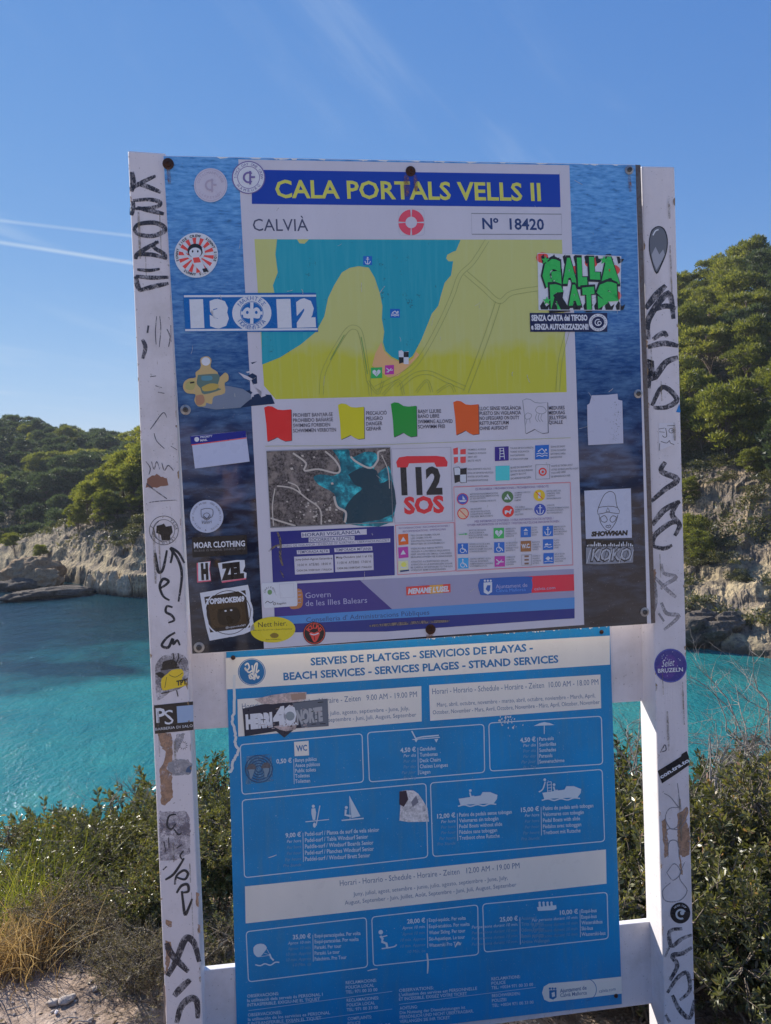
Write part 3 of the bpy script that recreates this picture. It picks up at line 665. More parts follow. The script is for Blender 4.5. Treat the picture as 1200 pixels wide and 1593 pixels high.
p.poly(cD((345, 745), (352, 728), (370, 720), (535, 712), (546, 725), (549, 745), (545, 765), (530, 776), (372, 783), (352, 772)), ink('pill_blue', (32, 74, 152)), smooth=3)
p.text('Ajuntament de', *cD((412, 757), (530, 751)), 6, LT); p.text('Calvià Mallorca', *cD((413, 771), (524, 766)), 4.6, ink('pill_text', (76, 120, 196))); p.text('calvia.com', *cD((556, 764), (634, 759)), 4.4, LT)
p.poly(cD((366, 735), (398, 733), (398, 770), (382, 780), (367, 772)), IW); p.poly(cD((374, 760), (380, 745), (392, 745), (390, 765), (384, 770)), ink('pill_blue', (32, 74, 152))); 
for k in range(3): p.ell(cD((371+k*11, 728))[0], 1.7, 1.7, IW, 8)
p.build('sponsor_strip', mapb, 'purple and blue strip of government logos')
# ------------------------------------------------------------------ stickers on the map board
SW = flat('sticker_white', (170, 168, 192), .4); SK = flat('sticker_black', (28, 26, 32), .4); SR = flat('sticker_red', (196, 60, 60), .4)
def sticker(label, fn, q=None, parent=None, depth=FD, lift=2.0, name='sticker'):
    s = Print(depth, lift, q); fn(s); return s.build(name, parent or mapb, label)
def f(s):
    s.ell((328, 288), 26, 26.5, flat('st_faded', (158, 150, 178))); s.ring((328, 288), 23.6, 24.3, flat('st_ghost', (140, 128, 158)), 40)
    g = flat('st_ghost', (140, 128, 158)); s.arctext('OSTALMANNLEGE', (328, 288), 17.5, -170, -10, 4, g); s.arctext('LIPPSTADT', (328, 288), 17.5, 150, 30, 4, g, flip=True)
    s.ring((328, 288), 6, 9, g, 18, 60, 300); s.rect(329, 278, 331.5, 299, g); s.rect(331, 286, 337, 289, g)
sticker('round sticker faded almost to white', f)
def f(s):
    pu = flat('st_violet', (92, 80, 136)); s.ell((387, 276), 26, 25.5, pu); s.ell((387, 276), 24.3, 24, SW); s.ring((387, 276), 16.6, 17.6, pu, 36)
    s.arctext('SINCE DAY ONE CREW', (387, 276), 18.6, -185, 5, 4, pu); s.arctext('HAMBURG', (387, 276), 18.4, 150, 30, 4, pu, flip=True)
    s.ring((387, 276), 6, 9, pu, 20, 50, 310); s.rect(388, 266, 391, 287, pu); s.rect(391, 274, 397, 277, pu)
sticker('round white sticker with violet ring at the corner of the title banner', f)
def f(s):
    c = (305.5, 397); s.ell(c, 34, 35, SW, 44)
    for k in range(14): 
        a = k*360/14; P = [np.array(c)+r*np.array([math.cos(R(t)), math.sin(R(t))]) for r, t in ((4, a), (27.5, a), (27.5, a+12.9))]
        s.poly(P, SR)
    s.arctext('SUNNY SIDE CREW  SUNNY SIDE', c, 28.3, -200, 20, 3.6, SK, .03); s.arctext('SUNNY SIDE', c, 28, 130, 50, 3.6, SK, .03, flip=True)
    s.ell((304, 390), 12, 11, SK, 20); s.ell((304, 393), 9.5, 8, SW, 20); s.ell((300, 391), 1.3, 2, SK, 8); s.ell((308, 391), 1.3, 2, SK, 8)
    s.poly([(297, 400), (311, 399), (318, 415), (322, 424), (316, 426), (308, 418), (301, 411)], SW); s.poly([(300, 401), (310, 400), (313, 408), (302, 409)], SR)
    s.stroke([(300, 403), (290, 397), (286, 391)], 3.4, SW); s.stroke([(311, 402), (317, 395), (316, 385)], 3.4, SW)
    s.poly([(315, 418), (322, 417), (324, 422), (317, 424)], SK)
sticker('round sticker with red sunburst rays and a little cheering figure', f)
def f(s):
    bl = flat('st_blue', (14, 78, 150)); s.poly(cA((263, 591), (779, 588), (788, 741), (272, 741)), bl)
    for a in ((266, 602, 780, 600), (271, 734, 786, 730)): s.stroke(cA((a[0], a[1]), (a[2], a[3])), 3.2, SW, 0)
    s.text('1', *cA((292, 713), (345, 712)), 34, SW, .11); s.text('3', *cA((368, 713), (442, 712)), 34, SW, .11); s.text('1', *cA((630, 712), (685, 711)), 34, SW, .11); s.text('2', *cA((705, 711), (779, 709)), 34, SW, .11)
    s.ell((392, 487), 30.5, 27.5, SW, 40); s.ring((392, 487), 17, 18, bl, 36); s.ell((392, 487), 16.6, 16.6, bl, 30)
    s.rect(389.5, 470, 394.5, 504, SW); s.rect(375, 484.5, 409, 489.5, SW)
    for dx in (-7, 7): s.poly([(392+dx-6, 494), (392+dx-7, 484), (392+dx, 478), (392+dx+6, 483), (392+dx+5, 495)], SW, 3); s.ell((392+dx, 486), 2.2, 2.6, bl, 8)
    s.arctext('ΜΑΧΗΤΕΣ', (392, 487), 20, -150, -30, 6, bl); s.arctext('ΠΟΛΕΜΙΣΤΑ', (392, 487), 19.5, 150, 30, 6, bl, flip=True)
sticker('blue and white banner sticker reading 13 12 with a round badge', f)
def f(s):
    pal = flat('st_torn_pale', (132, 124, 124), .6); tan = flat('st_tan', (156, 132, 100), .6); gr = flat('st_grn', (74, 92, 96), .6); res = ink('torn_residue', (96, 104, 134), .7, .7)
    s.poly(cG((160, 420), (260, 300), (420, 325), (520, 345), (590, 390), (588, 425), (500, 500), (300, 515), (200, 500), (125, 470)), res)
    s.poly(cG((175, 150), (170, 100), (200, 78), (240, 80), (262, 110), (255, 165), (310, 205), (322, 250), (350, 230), (375, 210), (400, 230), (400, 275), (370, 300), (372, 380), (280, 410), (265, 470), (220, 460), (210, 485), (150, 488), (120, 440), (128, 390), (60, 380), (28, 340), (35, 290), (75, 260), (130, 250), (130, 210), (165, 180)), tan, 3)
    s.poly(cG((150, 230), (300, 220), (330, 250), (310, 330), (340, 350), (200, 390), (170, 340), (140, 300)), gr, 3); s.poly(cG((180, 240), (260, 238), (262, 272), (185, 275)), flat('st_bl', (70, 110, 136), .6), 3)
    s.ell(cG((215, 118))[0], 7, 6.6, SW, 18); s.poly(cG((50, 300), (90, 275), (130, 290), (110, 350), (50, 345)), flat('st_olive', (140, 130, 90), .6), 3)
    s.poly(cG((130, 400), (190, 395), (205, 450), (170, 480), (135, 470)), flat('st_skin', (140, 100, 86), .6), 3); s.stroke(cG((85, 295), (120, 290)), 2.5, SK); s.poly(cG((180, 330), (250, 300), (320, 310), (300, 350), (200, 365)), flat('st_amber', (150, 126, 70), .6), 3)
sticker('half torn cut-out sticker of a seated figure above the postal label', f)
def f(s):
    s.poly(cG((92, 735), (545, 690), (577, 945), (125, 1003)), flat('lbl_white', (150, 152, 190), .4)); s.poly(cG((85, 738), (545, 690), (550, 745), (94, 805)), flat('lbl_blue', (14, 26, 116), .4)); s.stroke(cG((96, 808), (552, 750)), 1.4, SR, 0)
    s.ell(cG((140, 762))[0], 3.8, 3.8, SW, 14); s.text('PRIORITY', *cG((170, 752), (270, 742)), 3, SW, .02); s.text('MAIL', *cG((170, 780), (228, 773)), 3.2, SW, .03)
sticker('white postal label with a blue header strip', f)
def f(s):
    c = (321.8, 803.3); s.ell(c, 26, 25.6, flat('lbl_w2', (150, 152, 186), .4)); g = flat('gryink', (70, 70, 88)); s.arctext('THE FILTHY PRIDE  YOU ALWAYS FIT', c, 20, -200, 20, 2.6, g); s.arctext('FISH  &  CHILL', c, 20, 150, 30, 2.6, g, flip=True)
    s.stroke([(313, 793), (321, 791), (331, 793), (330, 804), (321, 806), (314, 804)], .8, g, closed=True); s.ring(c, 5, 5.8, g, 18); s.stroke([(318, 803), (322, 807), (326, 802)], 1.2, g); s.text('Valeri', (313, 815), (329, 814), 5, g, slant=.3)
sticker('round white sticker with a smiling face, reading Valeri', f)
def f(s):
    s.poly(cC((298, 590), (510, 580), (513, 655), (300, 668)), SK); s.text('MOAR CLOTHING', *cC((305, 632), (504, 624)), 8.6, SW, .03); s.text('BLESS IS MORE SINCE 2013', *cC((306, 646), (504, 637)), 3, flat('dimt', (92, 88, 98)), .01)
sticker('black rectangular sticker reading MOAR CLOTHING', f)
def f(s):
    pk = flat('st_pink', (176, 80, 110)); s.poly(cC((316, 690), (370, 682), (366, 712), (372, 760), (318, 766)), pk); s.poly(cC((321, 688), (368, 684), (364, 712), (370, 756), (322, 760)), SW)
    s.poly(cC((398, 690), (470, 678), (502, 678), (504, 702), (496, 722), (510, 728), (508, 750), (414, 766)), SW); s.poly(cC((414, 760), (508, 748), (508, 753), (414, 767)), pk)
    s.text('H', *cC((334, 750), (362, 748)), 21, SK, .09); s.text('ZEL', *cC((412, 752), (500, 742)), 21, SK, .09)
sticker('white cut-out sticker reading H ZEL with a missing letter', f)
def f(s):
    s.poly(cC((328, 806), (420, 790), (515, 774), (522, 802), (528, 870), (541, 948), (500, 966), (430, 980), (366, 992), (352, 940), (340, 880)), SW)
    s.poly(cC((345, 822), (505, 795), (524, 940), (368, 960)), flat('st_soot', (40, 32, 32), .4)); s.ring(cC((440, 882))[0], 36, 38.2, SW, 44); s.ring(cC((440, 882))[0], 33.4, 34.4, SK, 44)
    s.poly(cC((360, 850), (500, 832), (512, 925), (375, 945)), flat('st_brown', (58, 44, 34), .4)); s.text('TOPSMOKE069', *cC((352, 850), (502, 838)), 7.6, SW, .06)
    s.poly(cC((400, 870), (470, 862), (485, 905), (460, 930), (410, 930), (395, 900)), flat('st_umber', (36, 28, 24), .4), 3); s.ell(cC((428, 876))[0], 2, 1.4, SW, 8); s.ell(cC((450, 873))[0], 2, 1.4, SW, 8); s.text('@topsmoke069', *cC((428, 945), (506, 934)), 3, SW)
sticker('square black and white sticker reading TOPSMOKE069 inside a ring', f)
def f(s):
    s.poly(cC((567, 775), (572, 768), (700, 761), (706, 768), (708, 850), (704, 857), (583, 865), (577, 860)), SW); s.arctext('CHALEQUI', cC((600, 803))[0], 6.5, -190, 10, 2.6, SK); s.ell(cC((600, 803))[0], 3.6, 4, flat('st_lime', (90, 120, 90)), 12)
    s.stroke(cC((582, 846), (592, 838), (602, 845), (614, 838)), .8, SK); s.ring(cC((618, 848))[0], 1.5, 2.2, SK, 12); s.text('Regalos', *cC((628, 852), (664, 848)), 3, SK)
    s.outline(cC((637, 772), (692, 768), (695, 822), (641, 826)), .4, flat('lbl_edge', (150, 146, 172)))
sticker('small white label at the sheet corner, left half printed', f)
def f(s):
    c = (424.8, 979.5); s.ell(c, 35, 20, flat('st_yellow', (176, 158, 42), .35), 44, rot=-2); s.text('Nett hier.', (402, 976), (447, 973), 7.6, SK); s.text('Aber waren Sie schon mal in Baden-Württemberg?', (394, 981.5), (455, 979), 1.9, SK)
    s.poly([(420, 988), (424, 985), (430, 985), (434, 988), (431, 992), (423, 992)], flat('gold', (110, 90, 40)), 2); s.text('Baden-Württemberg', (414, 996), (438, 995), 1.7, SK)
sticker('yellow oval sticker reading Nett hier.', f)
def f(s):
    c = (489.2, 985); s.ell(c, 17.4, 17.6, SK, 34); s.ring(c, 15.4, 16.4, SR, 34); s.arctext('ROLLING', c, 7.4, -155, -25, 6, SR, .04); s.arctext('THE', c, 13, -115, -65, 3, SR, .03)
    s.poly([(481, 986), (484, 983), (489, 984.5), (494, 982.5), (498, 985), (496, 991), (493, 997), (489, 999), (486, 995), (484, 990)], SR, 3); s.stroke([(483, 986), (489, 987.5), (496, 985)], 1.5, SW); s.stroke([(489, 989), (490, 996)], .8, SK)
sticker('round black sticker with red lips and tongue', f)
def f(s):
    s.poly(cD((77, 751), (242, 740), (243, 771), (78, 783)), SR); s.poly(cD((165, 745), (215, 742), (215, 773), (165, 777)), flat('st_or', (206, 130, 70))); s.text("MENAME L'USEL", *cD((84, 777), (237, 767)), 7.6, SW, .05, slant=.2)
sticker("small red and orange strip sticker reading MENAME L'USEL", f)
def f(s):
    gn = flat('st_green', (44, 148, 74), .4); s.poly(cB((542, 435), (866, 447), (862, 657), (546, 655)), SW)
    for x, y, r in ((560, 452, 15), (750, 470, 16), (845, 600, 14), (690, 500, 12), (840, 500, 14)): s.ell(cB((x, y))[0], r/2.5*1.6, r/2.5*1.4, SR, 12)
    for x in range(8): 
        a = 555+x*42; s.poly(cB((a, 448), (a+10, 438+x), (a+14, 456), (a+30, 450+x), (a+20, 470), (a+6, 476)), SK); s.poly(cB((a-4, 640), (a+8, 620), (a+20, 642), (a+34, 632), (a+26, 655), (a, 655)), SK)
    def tag(t, a, b, h): 
        s.text(t, *cB(a, b), h, SK, .14); s.text(t, *cB((a[0]+7, a[1]-4), (b[0]-5, b[1]-4)), h-3, gn, .10)
    tag('G', (556, 572), (640, 566), 40); tag('A', (632, 546), (700, 546), 34); tag('L', (692, 556), (740, 556), 38); tag('L', (738, 530), (790, 532), 30); tag('A', (780, 550), (866, 545), 36)
    tag('R', (586, 650), (668, 644), 34); tag('A', (655, 634), (716, 632), 28); tag('T', (712, 650), (770, 646), 30); tag('S', (768, 655), (864, 648), 38)
    s.ell(cB((610, 600))[0], 3, 2.5, SK, 10)
    for c in ((572, 462), (800, 462), (578, 620)): s.poly([tuple(np.array(cB(c)[0])+r*np.array([math.cos(R(t)), math.sin(R(t))])) for r, t in [(7 if k % 2 == 0 else 3, k*36-90) for k in range(10)]], gn)
    s.outline(cB((542, 435), (866, 447), (862, 657), (546, 655)), .8, SW)
sticker('green graffiti-style sticker reading GALLA RATS', f)
def f(s):
    nv = flat('st_navy', (22, 26, 66), .4); s.poly(cB((511, 667), (812, 667), (813, 740), (513, 741)), nv); s.text('SENZA CARTA del TIFOSO', *cB((518, 697), (736, 696)), 8.4, SW, .05); s.text('e SENZA AUTORIZZAZIONI!', *cB((517, 731), (740, 731)), 8.0, SW, .05)
    c = cB((777, 704))[0]; s.ell(c, 14.4, 13.6, SW, 28); s.ell(c, 9.6, 9.2, nv, 24); s.ring(c, 4, 5.5, SW, 18, 40, 300); s.ring((c[0]+2, c[1]+1), 2, 3.4, SW, 14); s.arctext('SCUOLA CALCIO', c, 10.2, -200, 20, 2.4, nv); s.arctext('SPEZIA', c, 10, 140, 40, 2.4, nv, flip=True)
sticker('navy strip sticker with two lines of white capitals and a round badge', f)
def f(s):
    s.poly(cD((770, 36), (830, 34), (866, 30), (868, 52), (884, 56), (888, 215), (757, 222), (754, 150), (753, 72), (762, 66)), ink('st_torn', (152, 150, 182), .5, .3))
    for k in range(60): 
        x, y = random.gauss(860, 10), random.uniform(60, 205); s.rect(*cD((x, y))[0], *[a+b for a, b in zip(cD((x, y))[0], (random.uniform(.3, 1.2), random.uniform(.4, 1.6)))], GREY)
sticker('blank white sticker with ragged top and worn right edge', f)
def f(s):
    q = flat('lbl_w3', (152, 152, 184), .4); s.poly(cD((742, 392), (916, 383), (920, 568), (748, 572)), q); w = .9
    s.stroke(cD((795, 455), (815, 410), (838, 395), (856, 405), (862, 440), (866, 455)), w, SK); s.stroke(cD((795, 455), (830, 450), (866, 455), (872, 478), (830, 472), (793, 480), (795, 455)), w, SK, 2)
    s.stroke(cD((797, 482), (805, 515), (832, 542), (858, 512), (868, 482)), w, SK); s.stroke(cD((803, 492), (818, 485), (828, 500), (820, 510), (806, 505), (803, 492)), w, SK); s.stroke(cD((862, 490), (848, 486), (838, 500), (846, 510), (858, 503), (862, 490)), w, SK)
    s.outline(cD((824, 470), (830, 455), (837, 470)), .7, SK); s.stroke(cD((822, 525), (828, 521), (832, 525), (836, 520), (842, 524), (836, 530), (828, 530), (822, 525)), .8, SK)
    s.text('SHOWMAN', *cD((768, 562), (903, 557)), 6.6, SK, .07, slant=.15)
sticker('white square sticker with a line-drawn masked head, reading SHOWMAN', f)
def f(s):
    s.poly(cD((750, 577), (925, 577), (927, 600), (750, 602)), SK)
    for k in range(26): x = 752+k*6.7; s.rect(*cD((x, 598-random.uniform(2, 16)))[0], *cD((x+random.uniform(2, 5), 600))[0], SW)
    s.poly(cD((748, 604), (926, 602), (924, 660), (860, 664), (800, 667), (748, 665)), ink('st_silver', (112, 112, 134), .4, .6)); s.text('KOKO', *cD((764, 655), (916, 652)), 19, SK, .06, slant=.2); s.text('KOKO', *cD((768, 653), (914, 650)), 17.5, flat('st_si2', (136, 136, 160)), .02, slant=.2)
    for k in range(9): x = 752+k*20; s.stroke(cD((x, 663-(k % 3)*4), (x+6, 640), (x+14, 612)), .7, SK if k % 2 else SW)
sticker('black and silver sticker reading KOKO under a white skyline', f)

# scratches, scuffs and rust runs on the board
scu = marker('scuff', (96, 84, 74), .50); hair = marker('scratch_pale', (150, 146, 160), .56)
p = Print(FD, 1.9)
for pts, w in ((cC((630, 570), (642, 610), (640, 660), (650, 700)), 4), (cC((595, 645), (620, 625), (645, 618)), 3), (cC((640, 720), (655, 745)), 4)): p.stroke(pts, w, scu, taper=True)
for k in range(46):
    x, y = random.uniform(300, 980), random.uniform(265, 960); a = random.uniform(-1.2, 1.2) if random.random() < .4 else random.uniform(1.2, 1.9); l = random.uniform(3, 16)
    p.stroke([(x, y), (x+l*.5*math.cos(a)+random.uniform(-1, 1), y+l*.5*math.sin(a)), (x+l*math.cos(a), y+l*math.sin(a))], random.uniform(.35, .8), hair)
rst = marker('rust_run', (104, 70, 58), .47)
for x, y, l, w in ((632, 272, 34, 9), (646, 272, 26, 6), (262, 262, 24, 6), (979, 272, 26, 5), (668, 986, 6, 12)): p.stroke([(x, y), (x+1, y+l*.5), (x+2, y+l)], w, rst, taper=True)
p.stroke([(575, 974), (640, 969), (700, 966)], 5, marker('grime', (110, 96, 92), .5), taper=True)
p.build('scratches', mapb)['kind'] = 'stuff'
# bolts with washers
def bolt(px, r, parent, depth, rusty=False, tube=False):
    c = cast([px], depth)[0]; rad = r/1200*2.05; V = []; F = []; MI = []
    def disc(r0, h0, r1, h1, mi, n=18):
        b0 = len(V)
        for rr, hh in ((r0, h0), (r1, h1)):
            for k in range(n): a = 2*math.pi*k/n; V.append(c+BU*math.cos(a)*rr+np.array([0, 0, 1])*math.sin(a)*rr-BN*hh)
        F.extend([[b0+k, b0+(k+1) % n, b0+n+(k+1) % n, b0+n+k] for k in range(n)]); MI.extend([mi]*n); return b0+n
    disc(rad, 0, rad, .0015, 0); e = disc(rad, .0015, rad*.55, .0025, 0)
    disc(rad*.55, .0025, rad*.52, .006, 1); disc(rad*.52, .006, rad*.28, .0068, 1); t = disc(rad*.28, .0068, rad*.24, .0045, 1)
    F.append([t+k for k in range(18)]); MI.append(1)
    return obj('bolt', V, F, [RUST if rusty else STEEL, RUST if rusty else flat('bolt_dark', (60, 56, 62))], parent, MI)
for px, r, ru in (((262, 255), 8, True), ((639, 266.5), 7.5, True), ((979, 264.5), 7, False), ((289, 637.5), 7.5, False), ((993, 612.5), 7, False), ((1003, 952), 7.5, False), ((310, 1007), 8, False), ((670, 979), 8, True)): bolt(px, r, mapb, FD-.0012, ru)
slab('gap_strip', [(989, 256), (997, 256.5), (1020, 969), (1013.5, 970)], -.013, .0, metal_mat('dark_gap_metal', (.20, .18, .17), .5, .35), mapb, None, .0008)  # dark gap beside the right post, put in as a solid strip
# chipped top edge left over from an older sign
p = Print(FD, .5); ch = ink('chip_white', (186, 184, 196))
for k in range(26):
    x = random.uniform(300, 985); y = 242.5+(x-254)/736*14; w = random.uniform(4, 22); p.poly([(x, y), (x+w, y+.3), (x+w*.8, y+random.uniform(1.2, 2.6)), (x+w*.3, y+random.uniform(.8, 3))], ch)
p.build('chipped_edge', mapb)['kind'] = 'stuff'

# ------------------------------------------------------------------ lower board
svc = thing('services_board', 'blue beach services price board bolted to the rails below the map board', 'notice board', tuple(cast([(660, 1630)], .06)[0]))
LD = .068
SBLUE = None
def svc_blue():
    b = MB('services_blue'); a = b.noise(5, 5, .6); s = b.noise(500, 2, .5); st = b.noise(60, 4, .6, stretch=(1, 1, .1))
    c = b.mix(b.rng(a, .35, .7, 0, .55), seen(12, 106, 170), seen(34, 88, 136)); c = b.mix(b.rng(st, .5, .75, 0, .35), c, seen(64, 104, 140))
    c = b.mix(b.rng(s, .71, .73, 0, .8), c, seen(140, 150, 176)); b.col(c); b.rough(b.rng(a, .3, .7, .4, .55), .35); return b.m
SBLUE = svc_blue()
slab('backing_panel', [(352, 1010), (949, 974), (968, 1562), (369.5, 1632)], LD, LD+.005, [SBLUE], svc, None, .0008)
SWH = ink('services_white', (182, 173, 184), .5, .3, .3); SBI = ink('services_blue_ink', (26, 84, 140), .5, .2); SGI = ink('services_grey_ink', (74, 88, 124), .5, .2)
p = Print(LD, .5)
p.poly(cI((358, 119))+cJ((806, 75), (807, 193))+cI((360, 252)), SWH)
p.text('SERVEIS DE PLATGES - SERVICIOS DE PLAYAS -', cI((719, 150))[0], cJ((494, 137))[0], 11, SBI, .03); p.text('BEACH SERVICES - SERVICES PLAGES - STRAND SERVICES', cI((604, 213))[0], cJ((598, 184))[0], 11, SBI, .03)
c = cI((469, 178))[0]; p.ell(c, 21.5, 21, SBI, 40); p.ring(c, 19.6, 20.2, SWH, 40)
for pts in ([(440, 150), (452, 142), (458, 160), (446, 172), (440, 160), (455, 180), (470, 172)], [(470, 150), (476, 185), (482, 150), (492, 142), (488, 180), (500, 170)], [(455, 195), (470, 186), (478, 200), (462, 206), (460, 190), (480, 210), (484, 185), (494, 205), (500, 195)]): p.stroke(cI(*pts), 2.4, SWH)
p.build('heading', svc, 'white heading band with round blue logo')
p = Print(LD, .5)
p.poly(cI((408, 294), (1188, 238), (1190, 388), (412, 452)), SWH); p.text('Horari - Horario - Schedule - Horaire - Zeiten   9.00 AM - 19.00 PM', *cI((428, 336), (1170, 284)), 8.6, SGI)
p.text('Juny, juliol, agost, setembre - junio, julio, agosto, septiembre - June, July,', *cI((470, 382), (1137, 340)), 6.2, SGI); p.text('August, September - Juin, Juillet, Août, septembre - Juni, Juli, August, September', *cI((436, 412), (1167, 367)), 6.2, SGI); p.build('hours_box', svc, 'white summer hours box, partly covered by a sticker')
p = Print(LD, .5)
p.poly(cJ((73, 276), (768, 233), (771, 370), (77, 421)), SWH); p.text('Horari - Horario - Schedule - Horaire - Zeiten  10.00 AM - 18.00 PM', *cJ((86, 313), (760, 274)), 8.6, SGI)
p.text('Març, abril, octubre, novembre - marzo, abril, octubre, noviembre - March, April,', *cJ((105, 364), (747, 326)), 6.2, SGI); p.text('October, November - Mars, Avril, Octobre, Novembre - März, April, Oktober, November', *cJ((88, 395), (765, 352)), 6.2, SGI); p.build('hours_box', svc, 'white spring and autumn hours box')
p = Print(LD, .5)
p.poly(cK((440, 270))+cL((790, 108), (793, 247))+cK((443, 427)), SWH); p.text('Horari - Horario - Schedule - Horaire - Zeiten   12.00 AM - 19.00 PM', cK((843, 268))[0], cL((440, 184))[0], 8.6, SGI)
p.text('Juny, juliol, agost, setembre - junio, julio, agosto, septiembre - June, July,', cK((900, 311))[0], cL((392, 230))[0], 6.2, SGI); p.text('August, September - Juin, Juillet, Août, Septembre - Juni, Juli, August, September', cK((864, 348))[0], cL((427, 258))[0], 6.2, SGI); p.build('hours_box', svc, 'white midday hours band')
WL = ink('services_line', (156, 164, 192), .5, .2); WD = ink('services_line_worn', (92, 124, 166), .5, .4)
def svcbox(pts, fn, label):
    p = Print(LD, .5); p.outline(pts, 1.5, WL, 6); fn(p); p.build('price_box', svc, label)
def rows(p, cf, xr, x, y0, dy, price, left, right, h=6, sk=-.06, hl=4.6, last=None, lm=None, ph=6.6):
    """price and small italics to the left of a rule, names to the right"""
    n = len(right)
    p.stroke([cf((xr, y0-h*2.2))[0], cf((xr+2, y0+dy*(n-1)+4))[0]], .9, WL, 0)
    for i, t in enumerate(right):
        a = cf((x, y0+i*dy))[0]; p.line(t, a, h, lm or WL, R(1)*0+math.degrees(math.atan(sk)), .56, .015)
    k = 2.7
    a = cf((xr-8, y0+2))[0]; w = .62*ph*len(price)*.98; p.text(price, (a[0]-w, a[1]+w*.07), a, ph, WL, .03)
    for i, t in enumerate(left):
        a = cf((xr-8, y0+(i+1)*dy*.96))[0]; w = .60*hl*len(t); p.text(t, (a[0]-w, a[1]+w*.07), a, hl, WD if i else WL, .0, slant=.25)
PER = ('Per dia', 'Por día', 'Per day', 'Par jour', 'Pro Tag'); PERH = ('Per hora', 'Por hora', 'Per hour', 'Par heure', 'Pro Stunde')
def f(p):
    rows(p, cI, 647, 653, 560, 22.5, '0,50 €', (), ('Banys públics', 'Aseos públicos', 'Public toilets', 'Toilettes', 'Toiletten'), 5.6)
    p.poly(cI((648, 475), (710, 470), (712, 532), (651, 536)), SWH); p.text('WC', *cI((658, 515), (704, 511)), 8.6, SBI, .03)
svcbox(cI((420, 487), (937, 440), (943, 645), (428, 698)), f, 'toilets price box')
def f(p):
    rows(p, cJ, 27, 35, 543, 23.5, '4,50 €', PER, ('Gandules', 'Tumbonas', 'Deck Chairs', 'Chaises Longues', 'Liegen'), 5.8)
    p.stroke(cJ((2, 462), (18, 492), (45, 486), (112, 480)), 2.2, WL, 0); p.stroke(cJ((5, 497), (116, 488)), 1.4, WL, 0); [p.poly(cJ((x, 496), (x+16, 494), (x+8, 509)), WL) for x in (12, 94)]
svcbox(cI((960, 435))+cJ((295, 435), (298, 630))+cI((968, 645)), f, 'deck chairs price box')
def f(p):
    rows(p, cJ, 513, 520, 502, 23, '4,50 €', PER, ('Para-sols', 'Sombrillas', 'Sunshades', 'Parasols', 'Sonnenschirme'), 5.6)
    p.poly(cJ((497, 442), (520, 431), (540, 426), (562, 430), (582, 438)), WL); p.stroke(cJ((540, 430), (540, 474)), 1.4, WL, 0)
svcbox(cJ((315, 430), (772, 402), (777, 597), (320, 625)), f, 'sunshades price box')
def f(p):
    rows(p, cK, 686, 695, 56, 26.5, '9,00 €', PERH, ('Padel-surf / Planxa de surf de vela sènior', 'Padel-surf / Tabla Windsurf Senior', 'Paddle-surf / Windsurf Boards Senior', 'Padel-surf / Planches Windsurf Senior', 'Paddel-surf / Windsurf Brett Senior'), 6.2)
    p.ell(cI((730, 748))[0], 2.4, 2.6, WL, 12); p.poly(cI((722, 758), (738, 756), (742, 775), (738, 806), (728, 806), (722, 780)), WL); p.stroke(cI((758, 745), (742, 830)), 1.6, WL, 0); p.stroke(cI((697, 814), (797, 804)), 1.4, WL, 0); p.ell(cI((735, 828))[0], 2.4, 4, WL, 12)
    p.poly(cI((884, 704), (930, 790), (892, 798)), WL); p.stroke(cI((884, 704), (886, 802)), 1, WL, 0); p.ell(cI((870, 753))[0], 2.4, 2.4, WL, 12); p.stroke(cI((868, 762), (866, 785), (890, 790)), 3.4, WL, 0); p.stroke(cI((850, 808), (944, 799)), 2, WL, 0)
svcbox(cI((428, 722))+cJ((60, 675))+cL((67, 140))+cK((438, 233)), f, 'paddle surf price box')
def f(p):
    rows(p, cJ, 187, 195, 810, 23.5, '12,00 €', PERH, ('Patins de pedals sense tobogan', 'Velomares sin tobogán', 'Pedal Boats without slide', 'Pédalos sans toboggan', 'Tretboot ohne Rutsche'), 5.8)
    rows(p, cJ, 527, 535, 784, 24.5, '15,00 €', PERH, ('Patins de pedals amb tobogan', 'Velomares con tobogán', 'Pedal Boats with slide', 'Pédalos avec toboggan', 'Tretboot mit Rutsche'), 5.8)
    for x, y, sl in ((190, 752, 0), (530, 728, 1)):
        p.poly(cJ((x+2, y-15), (x+50, y-22), (x+92, y-28), (x+100, y-42), (x+130, y-42), (x+160, y-30), (x+158, y-14), (x+145, y+4), (x+10, y+10)), WL); p.ell(cJ((x+50, y-48))[0], 2.2, 2.2, WL, 10); p.stroke(cJ((x+48, y-40), (x+52, y-24), (x+66, y-24)), 2.6, WL, 0)
        p.stroke(cJ((x, y+16), (x+25, y+10), (x+50, y+16), (x+78, y+9), (x+104, y+14), (x+130, y+6), (x+155, y+8)), 2, WL)
        if sl: p.stroke(cJ((x-12, y-18), (x+4, y-30), (x+14, y-60)), 2, WL); p.ell(cJ((x+12, y-68))[0], 2.2, 2.2, WL, 10); [p.stroke(cJ((x+22, y-58+i*12), (x+38, y-60+i*12)), 1, WL, 0) for i in range(4)]; p.stroke(cJ((x+22, y-58), (x+24, y-16)), 1.1, WL, 0); p.stroke(cJ((x+38, y-60), (x+40, y-18)), 1.1, WL, 0)
svcbox(cJ((78, 673), (775, 618))+cL((785, 75), (88, 137)), f, 'pedal boats price box')
APP = ('Aprox 10 min.', 'Aprox 10 min.', '10 min. Approx', '10 min. Approx', '10 Min. ca')
